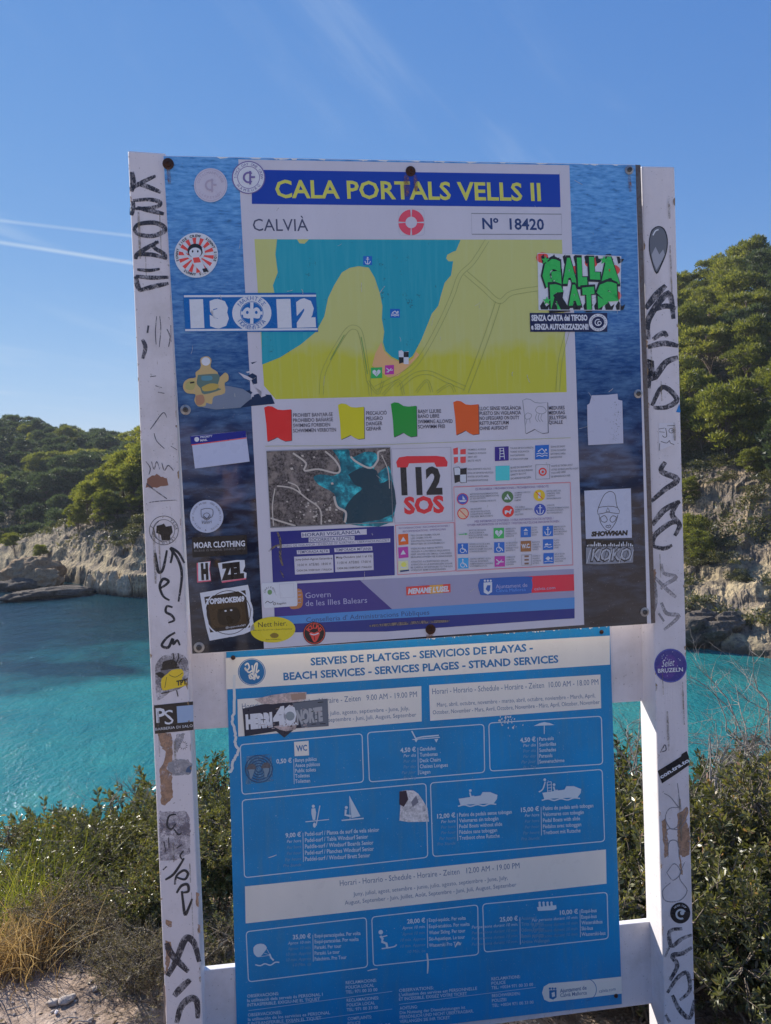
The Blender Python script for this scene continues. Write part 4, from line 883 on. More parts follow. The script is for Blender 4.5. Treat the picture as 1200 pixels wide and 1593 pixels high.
def f(p):
    rows(p, cK, 728, 736, 487, 24.5, '35,00 €', APP, ('Esquí-paracaigudes. Per volta', 'Esquí-paracaídas. Por vuelta', 'Paraski. Per tour', 'Paraski. Le tour', 'Falschirm. Pro Tour'), 5.4)
    p.poly(cK((478, 555), (476, 530), (492, 515), (518, 514), (533, 530), (520, 550), (505, 568), (490, 568)), WL, 2); [p.stroke(cK((x, y), (548, 562)), .7, WL, 0) for x, y in ((532, 535), (520, 552), (502, 568))]; p.stroke(cK((545, 556), (550, 572), (562, 584)), 2.6, WL, 0); p.stroke(cK((484, 602), (505, 606), (525, 598), (548, 604), (568, 592), (586, 592)), 2, WL)
svcbox(cK((445, 462), (955, 402), (960, 612), (455, 675)), f, 'paraski price box')
def f(p):
    rows(p, cL, 65, 72, 402, 25.5, '28,00 €', APP, ('Esquí-aquàtic. Per volta', 'Esquí-acuático. Por vuelta', 'Water Skiing. Per tour', 'Ski-Aquatique. Le tour', 'Wasserski Pro Tour'), 5.4)
    p.ell(cK((1016, 464))[0], 3.6, 3.6, WL, 14); p.stroke(cK((1014, 480), (1024, 492), (1022, 505), (1040, 512), (1044, 530)), 3.8, WL, 0); p.stroke(cK((1020, 484), (1044, 478)), 1.6, WL, 0); p.stroke(cK((1020, 534), (1050, 530), (1076, 524), (1083, 516)), 2, WL)
svcbox(cK((978, 400))+cL((270, 333), (273, 535))+cK((985, 607)), f, 'water ski price box')
def f(p):
    rows(p, cL, 441, 447, 394, 24, '25,00 €', ('Per persona durant 10 min.',)*4, ('Acuaesquí', 'Tirita de pelícu', 'Odiosa Familiar', 'Bateau pneuma', 'Airtime Wellengen'), 5, lm=WD)
    rows(p, cL, 685, 691, 366, 23.5, '10,00 €', ('Per persona durant 10 min.',)*4, ('Esqui-bus', 'Esqui-bus', 'Waterskibus', 'Ski-bus', 'Wasserski-bus'), 5.6)
    p.poly(cL((510, 342), (588, 334), (590, 348), (580, 354), (515, 358)), WL); [(p.ell(cL((x, 325))[0], 2, 2.2, WL, 10), p.stroke(cL((x, 330), (x+2, 342)), 3.4, WL, 0)) for x in (521, 537, 553, 569)]
svcbox(cL((290, 330), (795, 282), (800, 470), (297, 525)), f, 'water ski bus price box')
p = Print(LD, .5)
def notes(cf, x, y, ts, xe, dy=18, sl=-.085, h=4.7):
    for i, t in enumerate(ts): p.text(t, cf((x, y+i*dy))[0], cf((xe[i], y+i*dy+(xe[i]-x)*sl))[0], h, WL, .012)
notes(cK, 450, 742, ('OBSERVACIONS:', "la utilització dels serveis és PERSONAL I", 'INTRASFERIBLE. EXIGIU-NE EL TIQUET'), (584, 770, 758), 19)
notes(cK, 453, 822, ('OBSERVACIONES:', "la utilización de los servicios es PERSONAL", 'E INTRANSFERIBLE. EXIJAN EL TIQUET'), (595, 802, 764), 19)
notes(cK, 457, 898, ('OBSERVATIONS:', "The use of these services is PERSONAL", 'AND NOT TRANSFERABLE'), (595, 802, 700), 19)
notes(cK, 868, 685, ('RECLAMACIONS:', 'POLICIA LOCAL', 'TEL: 971 00 33 00'), (998, 988, 1002), 20); notes(cK, 872, 760, ('RECLAMACIONES:', 'POLICÍA LOCAL', 'TEL: 971 00 33 00'), (1008, 992, 1004), 20); notes(cK, 876, 838, ('COMPLAINTS:', 'POLICE', 'TEL: 971 00 33 00'), (978, 930, 1058), 20)
notes(cK, 1094, 718, ('OBSERVATIONS:', "L'utilisation des services est PERSONNELLE", 'ET INCESSIBLE. EXIGEZ VOTRE TICKET'), (1240, 1425, 1382), 18.5); notes(cK, 1097, 793, ('ACHTUNG:', "Die Nutzung der Dienstleistungen ist", 'PERSÖNLICH UND NICHT ÜBERTRAGBAR.', 'VERLANGEN SIE IHR TICKET'), (1172, 1375, 1410, 1310), 19)
notes(cL, 326, 640, ('RECLAMATIONS:', 'POLICE', 'TEL: +0034 971 00 33 00'), (443, 383, 495), 18); notes(cL, 328, 708, ('BESCHWERDEN:', 'POLIZEI', 'TEL: +0034 971 00 33 00'), (443, 386, 497), 20)
for a, b in ((cK((455, 797))[0], cK((1065, 715))[0]), (cK((455, 872))[0], cK((1065, 790))[0]), (cK((1094, 770))[0], cL((505, 668))[0])): p.stroke([a, b], .6, WL, 0)
p.build('small_print', svc, 'small print on complaints in several languages')
p = Print(LD, .5)
p.poly(cL((560, 652), (700, 640), (853, 624), (856, 693), (700, 712), (560, 727), (540, 718), (531, 690), (538, 665)), SWH, 0); p.ring(cL((706, 677))[0], 17, 18, SBI, 20, -75, 85)
p.text('Ajuntament de', *cL((604, 690), (712, 676)), 5.8, SGI, .02); p.text('Calvià Mallorca', *cL((605, 708), (713, 696)), 5.6, SGI, .01); p.text('calvia.com', *cL((763, 690), (830, 680)), 5, SGI)
p.poly(cL((560, 680), (590, 678), (590, 708), (576, 718), (561, 712)), SBI); p.poly(cL((570, 690), (582, 686), (584, 704), (572, 708)), SWH); [p.ell(cL((563+k*11, 673))[0], 1.8, 1.8, SBI, 8) for k in range(3)]
p.build('council_logo', svc, 'white council logo tab at the lower right corner')
# tears and wear on the lower board
p = Print(LD, 1.0); CK = ink('crack_white', (168, 166, 184), .6)
P = np.array(cI((396, 190), (394, 260), (398, 330), (388, 390), (400, 440), (398, 480), (412, 510), (400, 540), (388, 560), (384, 590), (376, 606)))
for k in range(len(P)-1):
    pass
PP = smoothline(P, 5); PP += rng.normal(0, .7, PP.shape); p.stroke(PP, 4.2, CK, 0, px=True)
p.stroke(cL((64, 530), (68, 570), (66, 612)), 2.6, CK, taper=True); p.stroke(cL((178, 505), (190, 485), (200, 495)), 2, CK, taper=True); p.stroke(cK((960, 628), (985, 622), (1002, 620)), 1.6, CK, taper=True); p.stroke(cK((540, 148), (560, 142), (574, 136)), 1.2, CK, taper=True)
for k in range(34): x, y = random.gauss(385, 22), random.uniform(400, 448); w = random.uniform(1, 4); p.poly(cJ((x, y), (x+w*1.4, y-w), (x+w, y+w*2.2), (x-w*.5, y+w)), CK)
for k in range(40): x, y = random.uniform(60, 800), random.uniform(10, 30)-0; x2 = cJ((x, 28))[0][0]; yy = 1015-(x2-352)*.0675; w = random.uniform(1, 5); p.poly([(x2, yy-1), (x2+w, yy-1.2), (x2+w*.6, yy+random.uniform(.5, 2.2))], CK)
for k in range(60): x, y = random.uniform(370, 950), random.uniform(1100, 1540); w = random.uniform(.25, .7); p.poly([(x, y), (x+w, y-w), (x+w*1.6, y+w*.4), (x+w*.5, y+w)], CK)
p.build('paint_chips', svc)['kind'] = 'stuff'
# stickers on the lower board
def f(s):
    gy = ghost('st_pulp', (138, 122, 132), .5, .7, 1); s.poly(cM((70, 290), (200, 262), (390, 250), (600, 228), (606, 398), (400, 412), (330, 470), (280, 430), (84, 462)), flat('st_ink', (26, 30, 52), .5))
    s.poly(cM((380, 256), (600, 230), (604, 396), (440, 410)), ink('st_worn', (80, 84, 104), .6, .8))
    s.poly(cM((145, 232), (250, 205), (380, 188), (470, 186), (462, 236), (390, 250), (330, 250), (260, 262), (190, 258)), gy); s.poly(cM((370, 200), (460, 190), (466, 228), (376, 240)), flat('st_tan2', (128, 104, 104), .8))
    s.poly(cM((260, 400), (410, 380), (400, 420), (340, 430), (300, 420)), gy)
    s.text('HERRI', *cM((92, 412), (258, 396)), 19, SW, .09); s.text('NORTE', *cM((408, 384), (570, 360)), 19, ink('st_w2', (136, 134, 152), .6, .5), .07); s.text('40', *cM((262, 392), (408, 372)), 24, SW, .09); s.ell(cM((366, 336))[0], 7, 7, ink('st_g2', (110, 116, 134)), 20); s.text('BIZKAIA', *cM((300, 402), (415, 390)), 4.5, SW, .04)
    for k in range(24): x = random.uniform(150, 600); y = random.uniform(250, 420); s.stroke(cM((x, y), (x+random.uniform(10, 40), y-random.uniform(0, 6))), random.uniform(.5, 1.4), gy if k % 2 else SK)
sticker('torn dark football sticker reading HERRI 40 NORTE across the summer hours', f, parent=svc, depth=LD, lift=1.6)
def f(s):
    dk = ink('st_swirl', (34, 62, 100), .5, .3); lt = ink('st_swirl2', (96, 112, 140), .5, .3)
    s.poly(cM((95, 585), (250, 572), (262, 740), (90, 765)), ghost('st_spbase', (84, 108, 140), .45, .62))
    c = cM((172, 665))[0]
    for r in (5, 9, 13, 17, 21): s.ring(c, r-.8, r+.8, dk if r % 2 else dk, 36)
    for x, y in ((120, 680), (212, 672)): s.poly(cM((x-28, y-12), (x-10, y-42), (x+22, y-44), (x+32, y-14)), flat('st_cap', (70, 70, 86)), 2); s.poly(cM((x-14, y-10), (x+24, y-12), (x+14, y+26), (x+8, y+44), (x-4, y+42), (x-6, y+18)), lt, 2)
sticker('worn square sticker with spiral rings and two capped heads', f, parent=svc, depth=LD, lift=1.6)
def f(s):
    s.poly(cJ((-48, 708), (-20, 702), (10, 704), (28, 716), (48, 745), (66, 775), (72, 830), (-10, 832), (-48, 826), (-44, 770)), ghost('st_remn', (150, 144, 160), .52, .75, 1)); s.poly(cJ((-48, 708), (-20, 704), (-12, 740), (-30, 770), (-48, 760)), flat('st_rmdark', (44, 34, 52), .6)); s.poly(cJ((20, 724), (30, 752), (6, 770), (0, 750)), flat('st_rmgrey', (96, 94, 116), .7))
sticker('grey remnant of a torn-off sticker', f, parent=svc, depth=LD, lift=1.6)
for px, r in (((363, 1023), 3.5), ((936, 983), 3.5), ((958.5, 1549), 3.5)): bolt(px, r, svc, LD-.001, True)

# ------------------------------------------------------------------ graffiti and stickers on the posts
BK = marker('black_marker', (34, 34, 46), .62); BR = marker('dry_black_brush', (40, 40, 54), .54); GB = marker('faded_grey_brush', (116, 110, 124), .50); THIN = marker('thin_pen', (60, 58, 74), .56); BRS = ghost('brown_scrape', (118, 92, 84), .50, .68, .95)
def strokes(name, cf, items, mt, parent=frame, depth=0.0, label=None, lift=.5, taper=True):
    p = Print(depth, lift)
    for w, pts in items: p.stroke(cf(*pts), w*(.84 if w > 7 else .9), mt, taper=taper)
    return p.build(name, parent, label)
strokes('graffiti', cA, [(11, [(64, 118), (68, 160), (62, 195)]), (8, [(66, 182), (105, 158), (156, 134)]), (9, [(82, 162), (130, 178), (176, 198)]),
    (10, [(68, 232), (66, 260), (62, 288)]), (8, [(68, 230), (130, 226), (172, 236), (160, 254), (76, 262)]), (9, [(84, 258), (140, 270), (188, 282)]),
    (9, [(70, 345), (90, 322), (150, 316), (188, 332), (186, 352), (140, 368), (88, 360), (70, 340)]),
    (9, [(78, 458), (84, 440), (120, 415), (168, 390)]), (8, [(80, 440), (140, 440), (200, 456)]), (7, [(160, 388), (150, 412), (190, 438), (196, 458)]),
    (6, [(84, 498), (130, 502), (172, 496)]), (8, [(78, 524), (140, 530), (206, 528)]), (9, [(92, 580), (150, 564), (206, 552)]), (10, [(78, 524), (84, 556), (96, 580)])], BR, label='black brush letters KROSIE down the top of the left post')
strokes('graffiti', cA, [(1.6, [(160, 680), (155, 740), (158, 790)]), (1.6, [(172, 680), (176, 730), (170, 800)]), (2, [(200, 730), (212, 760), (206, 800)]), (1.6, [(215, 715), (216, 780)]), (5, [(128, 716), (124, 745)]), (8, [(104, 770), (116, 800), (106, 845)]), (2, [(135, 915), (158, 912)]), (2, [(155, 950), (180, 958)]), (2, [(165, 975), (190, 980)])], THIN, label='thin pen scribbles').__setitem__('kind', 'stuff')
strokes('graffiti', cC, [(1.6, [(135, 170), (150, 150), (185, 105), (200, 125)]), (1.6, [(150, 185), (160, 215), (190, 245)]), (1.8, [(118, 295), (135, 320), (130, 345)]), (1.6, [(140, 295), (150, 325), (160, 295), (172, 325)]), (2, [(180, 300), (190, 330), (205, 310), (225, 330)]), (1.4, [(130, 455), (160, 450), (235, 445)]), (1.6, [(215, 235), (240, 250)]), (2.2, [(120, 380), (150, 405), (200, 440)])], THIN, label='thin pen scribbles').__setitem__('kind', 'stuff')
BLKI = marker('black_ink', (30, 32, 44), .64)
strokes('graffiti', cC, [(5.5, [(154, 650), (160, 690), (168, 725), (185, 712), (200, 640)]), (5, [(170, 790), (195, 775), (206, 760), (185, 752), (172, 780), (185, 818), (210, 835)]),
    (4.5, [(222, 862), (200, 858), (196, 880), (218, 893), (228, 912), (205, 922)]), (5, [(232, 960), (200, 980), (180, 1010), (205, 1018), (222, 985), (225, 1005), (240, 990), (250, 1010)]),
    (5, [(215, 632), (245, 680), (258, 740), (245, 840)]), (5, [(214, 690), (222, 650), (215, 632), (245, 650), (268, 690)])], BLKI, label='black felt pen lettering with an arrow pointing up')
strokes('graffiti', cI, [(3.4, [(148, 782), (118, 790), (110, 830), (128, 845), (146, 822)])], BLKI)
strokes('graffiti', cK, [(3, [(140, 28), (158, 50), (172, 42)]), (2.6, [(96, 80), (104, 122)]), (2.6, [(116, 62), (118, 108)]), (3, [(150, 108), (172, 92)]), (3, [(180, 118), (165, 140), (178, 160)]), (3.2, [(92, 200), (108, 185)]),
    (4.5, [(102, 242), (140, 215), (182, 150)]), (4.5, [(152, 232), (185, 240), (198, 215), (180, 202), (150, 225), (142, 262)]), (5, [(150, 298), (170, 268), (196, 262), (200, 290), (178, 296)]), (5, [(172, 290), (178, 340), (186, 390), (202, 360), (216, 322)])], BLKI, label='black felt pen signature down the middle of the left post')
strokes('graffiti', cK, [(13, [(108, 510), (130, 560), (200, 632)]), (13, [(112, 650), (150, 580), (182, 500), (205, 490), (228, 520), (246, 590)]), (13, [(140, 735), (170, 700), (208, 665)]), (13, [(150, 850), (170, 780), (210, 745), (236, 760), (240, 830)])], BR, label='broad black brush letters at the foot of the left post')
# peeled patches
def jag(cf, pts, mt, pr):
    pr = Print(0, .3+random.random()*.1)
    P = np.array(cf(*pts), float); out = []
    for i in range(len(P)):
        a, b = P[i], P[(i+1) % len(P)]; n = max(2, int(np.linalg.norm(b-a)/3))
        for t in range(n): out.append(a+(b-a)*t/n+rng.normal(0, .6, 2))
    pr.raw(np.array(out), [list(range(len(out)))], mt); pr.build('paint_patch', frame)
p = Print(0, .3)
jag(cI, [(70, 432), (125, 440), (135, 480), (130, 560), (112, 565), (108, 590), (130, 610), (134, 710), (100, 745), (84, 738), (82, 640), (78, 590), (98, 555), (104, 520), (82, 490)], BRS, p)
jag(cI, [(112, 552), (200, 548), (216, 566), (208, 612), (150, 618), (112, 612)], ghost('paper_ghost', (112, 108, 122), .45, .66), p); jag(cI, [(195, 580), (216, 572), (210, 606), (188, 604)], ink('blue_ghost', (50, 70, 108)), p)
jag(cC, [(122, 360), (160, 345), (200, 362), (204, 388), (160, 396), (118, 396)], ink('brown_mottle', (110, 76, 70), .8, .6), p)
jag(cK, [(105, 412), (128, 420), (130, 440), (118, 444), (104, 430)], BRS, p); jag(cK, [(104, 500), (128, 505), (125, 560), (120, 600), (104, 660)], BRS, p); jag(cK, [(232, 295), (244, 296), (244, 360), (234, 352)], BRS, p); jag(cK, [(240, 430), (250, 435), (250, 470), (242, 462)], BRS, p)
jag(cI, [(150, 440), (186, 442), (170, 480), (152, 520), (140, 505)], ghost('paper_ghost', (112, 108, 122)), p)
jag(cI, [(78, 770), (190, 768), (205, 800), (205, 873), (80, 873)], ghost('grime_patch', (96, 88, 104)), p); jag(cK, [(76, 0), (208, 0), (206, 130), (150, 160), (80, 160)], ghost('grime_patch', (96, 88, 104)), p)
p.stroke(cK((96, 690), (100, 760), (98, 850)), 3, WOOD, 0)
p.build('peeled_paint', frame, 'peeled paint and old sticker residue on the left post')
# star doodle
p = Print(0, .6)
for k in range(12): a = R(k*30); c = np.array(cI((178, 490))[0]); p.poly([c+8*np.array([math.cos(a), math.sin(a)]), c+4.4*np.array([math.cos(a+.14), math.sin(a+.14)]), c+4.4*np.array([math.cos(a-.14), math.sin(a-.14)])], BLKI)
p.build('graffiti', frame, 'small black star doodle')
def f(s):
    c = cC((188, 563))[0]; s.ring(c, 22, 22.8, SK, 44); s.ring(c, 16.6, 17.2, SK, 36); s.poly(cC((160, 545), (180, 540), (188, 536), (196, 548), (218, 545), (222, 570), (212, 585), (214, 600), (180, 602), (176, 580), (158, 572)), SK)
    s.arctext('VEGA  JEZLO', c, 17.8, -60, 100, 3.6, SK); s.stroke(cC((135, 545), (150, 560), (158, 590), (180, 608)), .7, SK); s.stroke(cC((140, 590), (150, 550), (170, 525)), .7, SK)
sticker('clear round sticker with a black map outline and arrow', f, parent=frame, depth=0, lift=.8)
def f(s):
    ye = flat('st_ylw', (190, 152, 40), .4); gy = flat('st_gr', (110, 108, 120), .5)
    s.poly(cI((60, 150), (90, 110), (160, 100), (198, 130), (195, 230), (120, 265), (70, 300), (60, 230)), ghost('st_rem', (90, 84, 96), .42, .6), 2)
    s.poly(cI((92, 135), (128, 125), (150, 138), (148, 158), (90, 165)), SK, 2); s.poly(cI((80, 164), (160, 154), (162, 162), (84, 172)), SK); s.poly(cI((60, 185), (80, 178), (100, 190), (84, 205)), SK, 2)
    s.poly(cI((112, 185), (130, 170), (172, 166), (180, 190), (172, 210), (200, 232), (130, 250), (92, 256), (84, 230), (88, 205)), ye, 2); s.stroke(cI((118, 190), (145, 200), (176, 182)), .8, SK); s.stroke(cI((108, 200), (100, 245)), .8, SK)
    s.text('TPT', *cI((150, 236), (194, 228)), 7, SK, .06)
    for a in ([(132, 140), (138, 112), (134, 98)], [(148, 142), (158, 118), (156, 98)], [(158, 142), (172, 122)], [(84, 270), (120, 262)], [(150, 255), (156, 282)]): s.stroke(cI(*a), 1.6, SK)
sticker('torn yellow and black sticker of a hooded figure, reading TPT', f, parent=frame, depth=0, lift=.8)
def f(s):
    s.poly(cI((54, 320), (130, 312), (220, 303), (222, 424), (58, 441)), SK); s.text('P', *cI((64, 392), (104, 390)), 21, SW, .03); s.text('S', *cI((100, 402), (138, 398)), 22, SW, .0); s.text('BARBERIA DI SALO', *cI((60, 427), (219, 411)), 4, SW)
    s.poly(cI((150, 324), (220, 318), (222, 388), (154, 395)), flat('st_pbl', (120, 136, 178), .4))
sticker('black barber shop sticker with white initials, below the yellow sticker', f, parent=frame, depth=0, lift=.8)
# right post
strokes('graffiti', cB, [(12, [(962, 650), (1000, 600), (1040, 560)]), (12, [(972, 770), (974, 690), (1050, 590), (1070, 690)]), (10, [(980, 660), (1040, 640), (1080, 650)]), (10, [(990, 770), (1030, 745), (1045, 760)]), (11, [(970, 800), (1030, 785), (1088, 795)]), (13, [(972, 960), (980, 850), (990, 920), (1040, 860), (1088, 840)])], BR, label='black brush letters at the top of the right post')
strokes('graffiti', cD, [(10, [(995, 75), (1035, 5), (1088, 50), (1050, 80), (1000, 82)]), (11, [(1045, 285), (1030, 320), (1090, 350), (1040, 390), (992, 432)]), (11, [(996, 520), (1040, 465), (1100, 432)]), (10, [(1096, 430), (1070, 480), (1098, 520), (1080, 560)]), (10, [(998, 600), (1005, 560), (1060, 515), (1090, 510)]), (8, [(1000, 600), (1040, 608), (1070, 595)])], BR, label='black brush letters halfway up the right post')
strokes('graffiti', cD, [(7, [(1030, 665), (1040, 700), (1085, 715), (1040, 745), (1028, 760)]), (7, [(1005, 715), (1060, 770), (1085, 790)]), (6, [(1000, 850), (1010, 800), (1005, 720)]), (7, [(1030, 810), (1050, 850), (1095, 860), (1040, 912)]), (6, [(1020, 850), (1040, 880)])], GB, label='faded grey letters on the right post')
strokes('graffiti', cL, [(8, [(1100, 430), (1050, 440), (1056, 500), (1100, 470), (1140, 455)]), (9, [(1050, 640), (1080, 580), (1060, 540), (1100, 530), (1140, 505)]), (8, [(1040, 690), (1080, 630), (1120, 610), (1130, 680), (1090, 720)]), (9, [(1060, 700), (1090, 760), (1130, 790), (1150, 720)]), (8, [(1032, 780), (1050, 810)]), (6, [(1030, 545), (1050, 500)])], marker('mottled_black', (40, 40, 52), .50), label='mottled black brush letters at the foot of the right post')
strokes('graffiti', cH, [(1.8, [(262, 650), (268, 700), (270, 745), (235, 705), (210, 690)]), (1.8, [(270, 745), (230, 750), (215, 790), (240, 830), (280, 800), (300, 745)]), (1.8, [(215, 870), (225, 830), (270, 830), (300, 790)]), (1.8, [(225, 940), (230, 880), (262, 880), (268, 940)]), (1.8, [(220, 1000), (250, 965), (275, 1000), (245, 1030), (220, 1000)]), (1.8, [(235, 1040), (205, 1070), (215, 1110), (270, 1110), (300, 1070), (270, 1020), (290, 960)])], marker('thin_grey_spray', (104, 100, 116), .55), label='thin grey looping tag on the right post')
p = Print(0, .3)
jag(cH, [(200, 800), (214, 790), (222, 840), (228, 930), (212, 945), (206, 870)], BRS, p); jag(cH, [(262, 770), (280, 760), (300, 740), (306, 765), (296, 790), (304, 850), (310, 910), (290, 940), (272, 930), (284, 1010), (276, 1010), (262, 880)], BRS, p); jag(cL, [(1100, 60), (1120, 0), (1132, 60), (1128, 130), (1100, 140)], BRS, p)
jag(cD, [(1000, 690), (1008, 685), (1010, 760), (1002, 850)], BRS, p); p.build('peeled_paint', frame, 'brown scraped patches on the right post')
def f(s):
    g = flat('bl_grey', (84, 84, 100), .5); P = cB((975, 380), (985, 345), (1010, 329), (1035, 340), (1048, 380), (1044, 430), (1025, 480), (1004, 516), (985, 470), (975, 425)); s.poly(P, SK, 3)
    s.poly(cB((978, 382), (988, 348), (1010, 333), (1032, 344), (1044, 382), (1040, 430), (1022, 474), (1004, 508), (988, 466), (979, 425)), g, 3); s.poly(cB((985, 440), (1000, 410), (1015, 440), (1030, 420), (1036, 440), (1020, 474), (1004, 500), (990, 466)), flat('bl_pale', (130, 128, 150), .5), 0); s.stroke(cB((990, 365), (1000, 348), (1012, 343)), 2, SW)
sticker('grey balloon-shaped sticker near the top of the right post', f, parent=frame, depth=0, lift=.8)
def f(s):
    s.poly(cD((1020, 140), (1080, 138), (1082, 218), (1020, 242)), flat('st_postw', (168, 162, 186), .5)); s.stroke(cD((1020, 162), (1042, 158)), .8, SK); s.stroke(cD((1022, 172), (1042, 174)), .8, SK); s.stroke(cD((1052, 150), (1080, 148)), .8, SK); s.stroke(cD((1046, 158), (1050, 188), (1040, 192), (1034, 186)), 1, SK); s.ring(cD((1067, 168))[0], 3.2, 4, SK, 16); s.ell(cD((1070, 168))[0], 1, 1, SK, 8)
    s.stroke(cD((1028, 208), (1050, 214), (1060, 205), (1064, 214), (1078, 220)), .9, SK); s.stroke(cD((1022, 242), (1024, 215)), .8, SK)
sticker('white sticker with a pen-drawn frowning face', f, parent=frame, depth=0, lift=.8)
def f(s):
    c = cH((235, 190))[0]; s.ell(c, 25.5, 26.4, flat('st_gal', (46, 44, 116), .35), 40); s.poly([(c[0]-22, c[1]+4), (c[0]-8, c[1]-14), (c[0]+4, c[1]-16), (c[0]+12, c[1]+2), (c[0], c[1]+20), (c[0]-14, c[1]+16)], ink('st_gal2', (66, 48, 122), .35, .5), 3)
    s.ring(c, 24.6, 25.5, flat('st_rim', (70, 80, 160)), 40)
    for k in range(18): a = random.uniform(0, 6.28); r = random.uniform(8, 23); s.ell((c[0]+r*math.cos(a), c[1]+r*math.sin(a)), .6, .6, SW, 6)
    s.text('Selet', *cH((200, 196), (248, 190)), 11, SW, .0, slant=.25); s.text('BRUZELN', *cH((186, 218), (284, 212)), 6, SW, .02)
sticker('round dark violet starry sticker with white script', f, parent=frame, depth=0, lift=.8)
def f(s):
    s.poly(cJ((1000, 625), (1060, 588), (1095, 566), (1098, 556), (1118, 544), (1127, 566), (1128, 600), (1080, 634), (1018, 675)), SK); s.text('con.tra.to', *cJ((1014, 657), (1130, 585)), 6, SW, .04)
sticker('slanting black strip sticker reading con.tra.to', f, parent=frame, depth=0, lift=.8)
def f(s):
    c = cL((1092, 366))[0]; s.ell(c, 15.6, 16.4, SK, 34); s.ring((c[0]+1, c[1]+2), 5.5, 8.5, flat('st_gw', (150, 150, 170)), 22, 60, 330); s.ell((c[0]+3, c[1]), 3.4, 3.4, flat('st_gw', (150, 150, 170)), 14); s.arctext('NEVER STOP', c, 10.6, -140, -40, 2.6, SW)
sticker('small round black sticker with a pale curl near the foot of the right post', f, parent=frame, depth=0, lift=.8)
def f(s): s.poly([(1052, 641), (1057.3, 628), (1059, 641), (1057.6, 642)], flat('st_bluecorner', (20, 96, 168)))
sticker('small blue sticker corner on the edge of the right post', f, parent=frame, depth=0, lift=.8)
strokes('graffiti', cJ, [(2, [(1010, 550), (1022, 530), (1030, 518), (1034, 540), (1012, 548)])], THIN)

# chips along the arrises of both posts, and a few runs of dirt
p = Print(0, .25); WB = ghost('chip_wood', (104, 84, 72), .42, .6, 1); DRT = ghost('dirt_run', (92, 84, 82), .46, .62, .6)
for x0, y0, x1, y1 in ((199, 236, 258.5, 1593), (258, 240, 316, 1593), (998, 260, 1034, 1593), (1050, 262, 1082, 1593)):
    for k in range(16):
        t = random.random(); x = x0+(x1-x0)*t; y = y0+(y1-y0)*t; w = random.uniform(1.2, 4)*(1 if x0 in (199, 998) else -1); h = random.uniform(2, 16)
        p.poly([(x+(.4 if w > 0 else -.4), y), (x+w, y+h*.3), (x+w*.7, y+h*.8), (x+(.5 if w > 0 else -.5), y+h)], WB)
for k in range(20):
    r = k % 2; t = random.random(); y = 260+1250*t; x = (206+58*t+random.uniform(0, 44)) if r else (1004+34*t+random.uniform(0, 38)); h = random.uniform(20, 90)
    p.stroke([(x, y), (x+h*.02, y+h*.5), (x+h*.04, y+h)], random.uniform(1, 4), DRT, taper=True)
p.build('weathering', frame)['kind'] = 'stuff'
# ------------------------------------------------------------------ terrain
SEA = -10.4
def _h(ix, iy, iz, s):
    h = (ix*374761393 + iy*668265263 + iz*2147483647 + s*974634777) & 0xffffffff
    h = ((h ^ (h >> 13))*1274126177) & 0xffffffff; h = (h ^ (h >> 16)) & 0xffff
    return h/65535.0
def vnoise(p, s=0):
    p = np.asarray(p, float); i = np.floor(p).astype(np.int64); f = p-i; f = f*f*(3-2*f); r = 0
    for dx in (0, 1):
        for dy in (0, 1):
            for dz in (0, 1):
                w = (f[..., 0] if dx else 1-f[..., 0])*(f[..., 1] if dy else 1-f[..., 1])*(f[..., 2] if dz else 1-f[..., 2])
                r = r+w*_h(i[..., 0]+dx, i[..., 1]+dy, i[..., 2]+dz, s)
    return r*2-1
def fbm(p, o=4, s=0, g=.5):
    p = np.asarray(p, float); a = 1; r = 0; n = 0
    for k in range(o): r = r+a*vnoise(p*2**k+17.3*k, s+k); n += a; a *= g
    return r/n
def xyz(x, y, z=None, f=1.0, fz=None):
    return np.stack([x*f, y*f, (np.zeros_like(x) if z is None else z*(fz or f))], -1)

WATER = np.array([(-260, 22), (-70, 12), (-26, 14), (-10, 17), (0, 17.5), (12, 17), (22, 19), (33, 26), (36, 35), (30, 40.5), (22.5, 42.0), (19.6, 45), (15, 50), (11, 60), (4, 68), (-6, 71), (-14, 70.5), (-21.5, 70.5), (-24.5, 72), (-27, 74), (-34, 81), (-41, 87), (-47.5, 93), (-58, 99), (-66, 118), (-80, 150), (-260, 150)], float)
def shore(x, y):
    """signed distance to the waterline, positive on land"""
    sh = x.shape; P = np.stack([x.ravel(), y.ravel()], 1); best = np.full(len(P), 1e9); inside = np.zeros(len(P), bool); n = len(WATER)
    for i in range(n):
        a, b = WATER[i], WATER[(i+1) % n]; e = b-a
        t = np.clip(((P-a) @ e)/(e @ e), 0, 1); d = np.hypot(*(P-a-t[:, None]*e).T); best = np.minimum(best, d)
        c = ((a[1] > P[:, 1]) != (b[1] > P[:, 1])); xx = (b[0]-a[0])*(P[:, 1]-a[1])/((b[1]-a[1]) if b[1] != a[1] else 1e-9)+a[0]
        inside ^= c & (P[:, 0] < xx)
    return np.where(inside, -best, best).reshape(sh)
def ss(x, a, b): t = np.clip((x-a)/(b-a), 0, 1); return t*t*(3-2*t)
